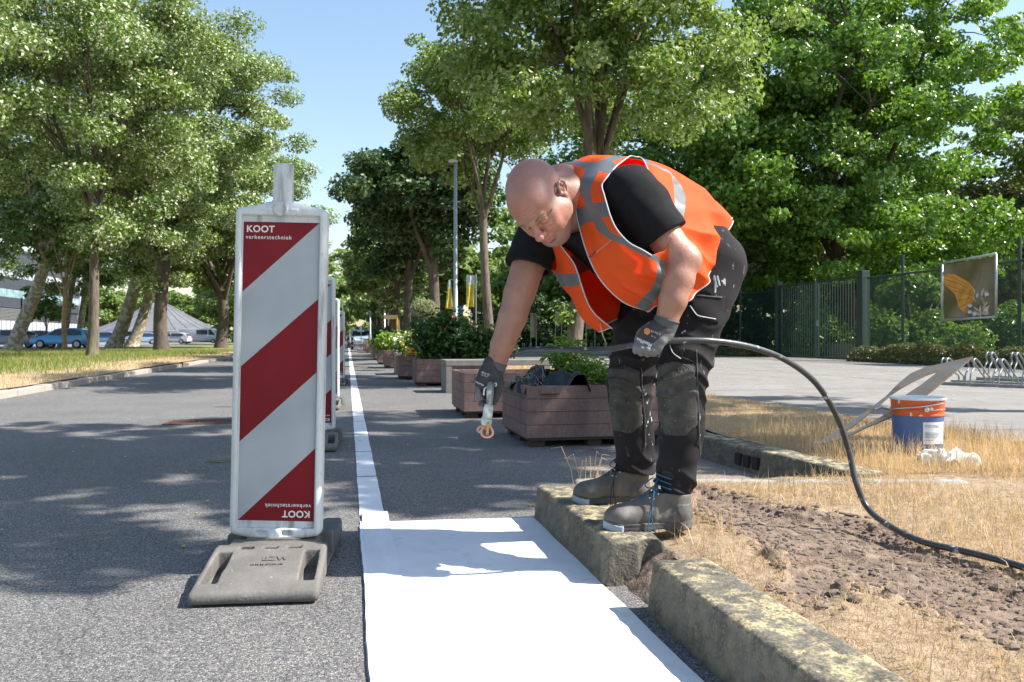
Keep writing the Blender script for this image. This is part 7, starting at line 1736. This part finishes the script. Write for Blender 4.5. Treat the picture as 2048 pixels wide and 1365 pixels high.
M_navy = mat('navy print', (.02, .025, .09), .6); M_grp = mat('grey print', (.42, .36, .36), .6)
on_vest('KOOT', .02, c3(735, 755), c3(776, 718), M_navy, .0008)
on_vest('verkeerstechniek', .02, c3(780, 722), c3(880, 640), M_grp)
# draw cord hanging behind
cord = MB(); cord.tube([L3(1200, 648, 2.86), L3(1206, 672, 2.87), L3(1213, 688, 2.88), L3(1210, 694, 2.88)], .0022, n=6); cord.build('draw_cord', mat('beige cord', (.5, .4, .28), .8), vest, smooth=True)

# ---- gloves: five fingers closed on hose and gun
M_glv = mat('dark grey knit glove', (.035, .034, .038), .85, var=(.05, .048, .053), scale=60, bump=.0007, bscale=500)
M_glp = mat('grey rubber coated glove', (.10, .10, .108), .6, var=(.15, .148, .155), scale=40, bump=.0004, bscale=300, alt=(.62, .64, .64), altscale=26, altlim=(.62, .66))
def glove_mesh(vol): return vol.mesh('glove')
# near hand: back of the hand to the camera, wrist at top right, fingers wrap down round the hose
def P2(x, y, d): return L3(1230+x*170/1934, 610+y*170/1934, d)   # detail crop coordinates
lo = np.minimum(P2(350, 300, 2.50), P2(1450, 1250, 2.76))-.02; hi = np.maximum(P2(350, 300, 2.50), P2(1450, 1250, 2.76))+.02
v = Vol(Vol.axis(min(lo[0], hi[0]), max(lo[0], hi[0]), .0017), Vol.axis(min(lo[1], hi[1]), max(lo[1], hi[1]), .0017), Vol.axis(min(lo[2], hi[2]), max(lo[2], hi[2]), .0017), far=.06)
d0 = 2.615
v.chain([P2(1150, 470, d0+.005), P2(1080, 590, d0), P2(960, 700, d0-.004), P2(820, 800, d0-.006)], [.036, .036, .034, .030], .015)
v.chain([P2(900, 560, d0+.002), P2(700, 700, d0-.004), P2(600, 820, d0-.004)], [.030, .028, .023], .015)
v.chain([P2(1080, 640, d0), P2(950, 820, d0-.006), P2(820, 900, d0-.008)], [.028, .026, .023], .015)
fing = [  # knuckle, middle joint (below), tip tucked behind the hose ; radius
 [P2(535, 830, d0-.008), P2(480, 960, d0-.018), P2(475, 1040, d0+.000), P2(510, 985, d0+.030)],
 [P2(650, 850, d0-.012), P2(600, 1000, d0-.024), P2(600, 1085, d0-.002), P2(640, 1020, d0+.030)],
 [P2(770, 880, d0-.014), P2(735, 1030, d0-.028), P2(745, 1110, d0-.004), P2(780, 1040, d0+.030)],
 [P2(880, 890, d0-.014), P2(865, 1040, d0-.028), P2(880, 1105, d0-.006), P2(900, 1040, d0+.030)]]
for k, f in enumerate(fing):
    r = [.0115, .0125, .0130, .0125][k]; v.chain(f, [r*1.12, r, r*.95, r*.85], .0035)
v.chain([P2(1130, 700, d0-.012), P2(1050, 830, d0-.024), P2(985, 960, d0-.026), P2(960, 1050, d0-.022)], [.018, .0155, .0135, .0125], .008)   # thumb
X, Y, Z = v.grid(); v.d = (v.d+.0008*wnoise(X, Y, Z, 140, 4)).astype(np.float32)
gl1 = mkobj('glove', glove_mesh(v), M_glv, man); gl1['label'] = 'grey glove on the hand gripping the hose'
gl1.data.materials.append(M_glp)
def paint_glove(o, v, f):
    me = o.data; n = len(me.polygons); c = np.zeros(n*3, np.float32); me.polygons.foreach_get('center', c); c = c.reshape(-1, 3)
    px = 1024+(c[:, 0]+BX)*FPX/(c[:, 1]+BY); py = 676-(c[:, 2]-HC)*FPX/(c[:, 1]+BY); me.polygons.foreach_set('material_index', f(px, py, c[:, 1]).astype(np.int32))
cx = lambda px: (px-1230)*1934/170; cy = lambda py: (py-610)*1934/170
paint_glove(gl1, v, lambda px, py, y: ~inpoly(cx(px), cy(py), [(830, 250), (1500, 400), (1400, 640), (1130, 670), (860, 880), (540, 760), (480, 700), (620, 520), (780, 430)]))
cf = MB(); n1 = nearA[5]; n2 = nearA[6]; ax = Vector(n2-n1).normalized()
cf.tube([Vector(n1)-ax*.006, Vector(n1)+ax*.012, Vector(n1)+ax*.034, Vector(n1)+ax*.05], [.0405, .0395, .0375, .036], n=28, cap=False)
cf.tube([Vector(n1)-ax*.008, Vector(n1)-ax*.002], [.0405, .0415], n=28); cf.build('cuff', mat('glove cuff', (.085, .085, .09), .9, bump=.0008, bscale=600), gl1, smooth=True)
def glove_text(body, size, a, b2, conv, d, m, par, bold=0.0, dz=0):
    me = text_mesh(body, size, 0, bold=bold); n = len(me.vertices); co = np.zeros(n*3, np.float32); me.vertices.foreach_get('co', co); co = co.reshape(-1, 3)
    A, B2 = conv(a[0], a[1], d), conv(b2[0], b2[1], d+dz); ln_ = np.linalg.norm(B2-A); k = ln_/co[:, 0].max(); ex = (B2-A)/ln_; ey = np.array([-ex[2], 0, ex[0]])
    O = A+ex*co[:, :1]*k+ey*co[:, 1:2]*k; me.vertices.foreach_set('co', O.astype(np.float32).ravel()); me.update(); return mkobj('lettering', me, m, par)
M_pr = mat('pale glove print', (.5, .5, .52), .6); M_pro = mat('orange glove print', (.45, .14, .05), .6)
glove_text('MaxiFlex', .01, (850, 905), (500, 740), P2, 2.5715, M_pr, gl1, .0002, .004)
glove_text('G-Tek CE', .006, (1050, 660), (820, 575), P2, 2.5695, M_pr, gl1, 0, .002)
glove_text('EN 388', .006, (930, 740), (830, 690), P2, 2.5695, M_pr, gl1, 0, .002)
o_ = MB(); o_.add([P2(*p, 2.5705) for p in ((660, 560), (720, 520), (800, 560), (800, 640), (740, 690), (670, 650))], [(0, 1, 2, 3, 4, 5)]); o_.build('printed_emblem', M_pro, gl1, recalc=False)

# far hand: hangs down, grips the spray gun
def P3(x, y, d): return L3(930+x*100/682, 700+y*100/682, d)
c0_, c1_ = P3(100, 100, 2.80), P3(560, 820, 2.98); lo = np.minimum(c0_, c1_)-.015; hi = np.maximum(c0_, c1_)+.015
v = Vol(Vol.axis(lo[0], hi[0], .0017), Vol.axis(lo[1], hi[1], .0017), Vol.axis(lo[2], hi[2], .0017), far=.06)
e0 = 2.885
v.chain([P3(370, 210, e0), P3(345, 330, e0), P3(315, 420, e0-.002)], [.034, .036, .036], .015)
v.chain([P3(290, 320, e0-.004), P3(245, 420, e0-.006), P3(225, 470, e0-.006)], [.026, .024, .022], .015)
v.chain([P3(400, 300, e0), P3(410, 420, e0+.004), P3(400, 500, e0+.006)], [.030, .028, .024], .015)
ff = [[P3(200, 470, e0-.008), P3(178, 570, e0-.014), P3(205, 650, e0-.016), P3(262, 710, e0-.012)],
      [P3(245, 490, e0+.000), P3(210, 600, e0-.004), P3(240, 700, e0-.008), P3(290, 745, e0-.010)],
      [P3(300, 500, e0+.012), P3(280, 610, e0+.016), P3(310, 690, e0+.018), P3(360, 710, e0+.008)],
      [P3(350, 500, e0+.020), P3(350, 600, e0+.026), P3(380, 680, e0+.020), P3(395, 720, e0+.006)]]
for k, f in enumerate(ff):
    r = [.0125, .0128, .0125, .0112][k]; v.chain(f, [r*1.15, r, r*.95, r*.85], .0035)
v.chain([P3(440, 340, e0-.008), P3(460, 470, e0-.014), P3(440, 590, e0-.018), P3(410, 680, e0-.016)], [.020, .0165, .0145, .0125], .008)
X, Y, Z = v.grid(); v.d = (v.d+.0008*wnoise(X, Y, Z, 140, 4)).astype(np.float32)
gl2 = mkobj('glove', v.mesh('glove'), M_glv, man); gl2['label'] = 'paint stained glove on the hand holding the spray gun'; gl2.data.materials.append(M_glp)
gx_ = lambda px: (px-930)*682/100; gy_ = lambda py: (py-700)*682/100
paint_glove(gl2, v, lambda px, py, y: (gy_(py) > 560+60*np.sin(gx_(px)*.03)) & (gx_(px) < 300))
cf = MB(); n1 = farA[5]; n2 = farA[6]; ax = Vector(n2-n1).normalized()
cf.tube([Vector(n1)-ax*.004, Vector(n1)+ax*.012, Vector(n1)+ax*.03, Vector(n1)+ax*.045], [.0375, .0368, .036, .035], n=28, cap=False); cf.tube([Vector(n1)-ax*.006, Vector(n1)-ax*.0], [.0375, .0385], n=28)
cf.build('cuff', bpy.data.materials['glove cuff'], gl2, smooth=True)
glove_text('MaxiFlex', .01, (258, 478), (145, 425), P3, e0-.042, M_pr, gl2, .0002, .01)
glove_text('G-Tek', .008, (340, 330), (225, 292), P3, e0-.042, M_pr, gl2, .0001, .004)
glove_text('CE EN 388', .006, (320, 365), (225, 335), P3, e0-.042, M_pr, gl2, 0, .004)

# ---- spray gun (its own thing, held by the glove)
gun = empty('spray_gun', (bw[0], bw[1], 0), -YAW, 'grey paint spray gun with a pink nozzle guard held in the lowered gloved hand', 'spray gun')
M_gun = mat('worn grey gun metal', (.16, .18, .19), .45, metal=.4, var=(.25, .27, .27), scale=25, alt=(.5, .52, .5), altscale=30, altlim=(.56, .64)); M_gcl = mat('milky green plastic', (.34, .40, .36), .35, var=(.45, .50, .45), scale=25, alt=(.65, .66, .62), altscale=30)
M_pnk = mat('pink nozzle guard', (.60, .27, .23), .45, var=(.68, .36, .30), scale=30); M_orn = mat('amber spray tip', (.55, .25, .05), .4)
eg = e0-.040
m = MB(); m.tube(spline([P3(350, 445, eg+.006), P3(348, 480, eg), P3(345, 560, eg-.006), P3(340, 650, eg-.004), P3(335, 745, eg+.002)], 5), list(np.interp(np.linspace(0, 1, 21), [0, .06, .3, .7, 1], [.0075, .0105, .0135, .0125, .0105])), n=16); m.build('body', M_gun, gun, smooth=True)
m = MB(); m.tube([P3(325, 745, eg+.006), P3(318, 800, eg+.006), P3(308, 900, eg+.006), P3(300, 935, eg+.006)], [.0150, .0175, .0172, .0165], n=20); m.build('grip_sleeve', M_gcl, gun, smooth=True)
m = MB(); m.tube([P3(300, 930, eg+.006), P3(296, 940, eg+.006), P3(288, 1005, eg+.006), P3(284, 1030, eg+.006)], [.0170, .0195, .0195, .0150], n=12); m.build('collar_nut', M_gcl, gun)
m = MB()
ring = [P3(x, y, eg+.004) for x, y in ((262, 1035), (228, 1095), (225, 1145), (262, 1185), (320, 1190), (368, 1165), (380, 1120), (360, 1075), (335, 1030))]
m.tube(spline(ring, 4), .0042, n=8)
ring2 = [P3(x, y, d_) for x, y, d_ in ((250, 1035, eg+.012), (205, 1050, eg+.03), (175, 1085, eg+.036), (190, 1115, eg+.03), (225, 1110, eg+.015))]
m.tube(spline(ring2, 4), .0045, n=8); m.build('nozzle_guard', M_pnk, gun, smooth=True)
m = MB(); m.tube([P3(318, 990, eg-.010), P3(314, 1010, eg-.012), P3(302, 1160, eg-.008)], [.004, .0058, .0052], n=10); m.tube([P3(275, 1030, eg), P3(285, 1085, eg)], [.006, .005], n=8); m.build('spray_tip', M_orn, gun, smooth=True)
m = MB(); m.tube(spline([P3(385, 470, eg+.002), P3(420, 455, eg-.006), P3(428, 480, eg-.008), P3(410, 498, eg-.004)], 4), .0028, n=7); m.tube(spline([P3(300, 500, eg), P3(265, 540, eg-.004), P3(255, 620, eg-.004)], 4), .003, n=7); m.build('trigger', M_gcl, gun, smooth=True)
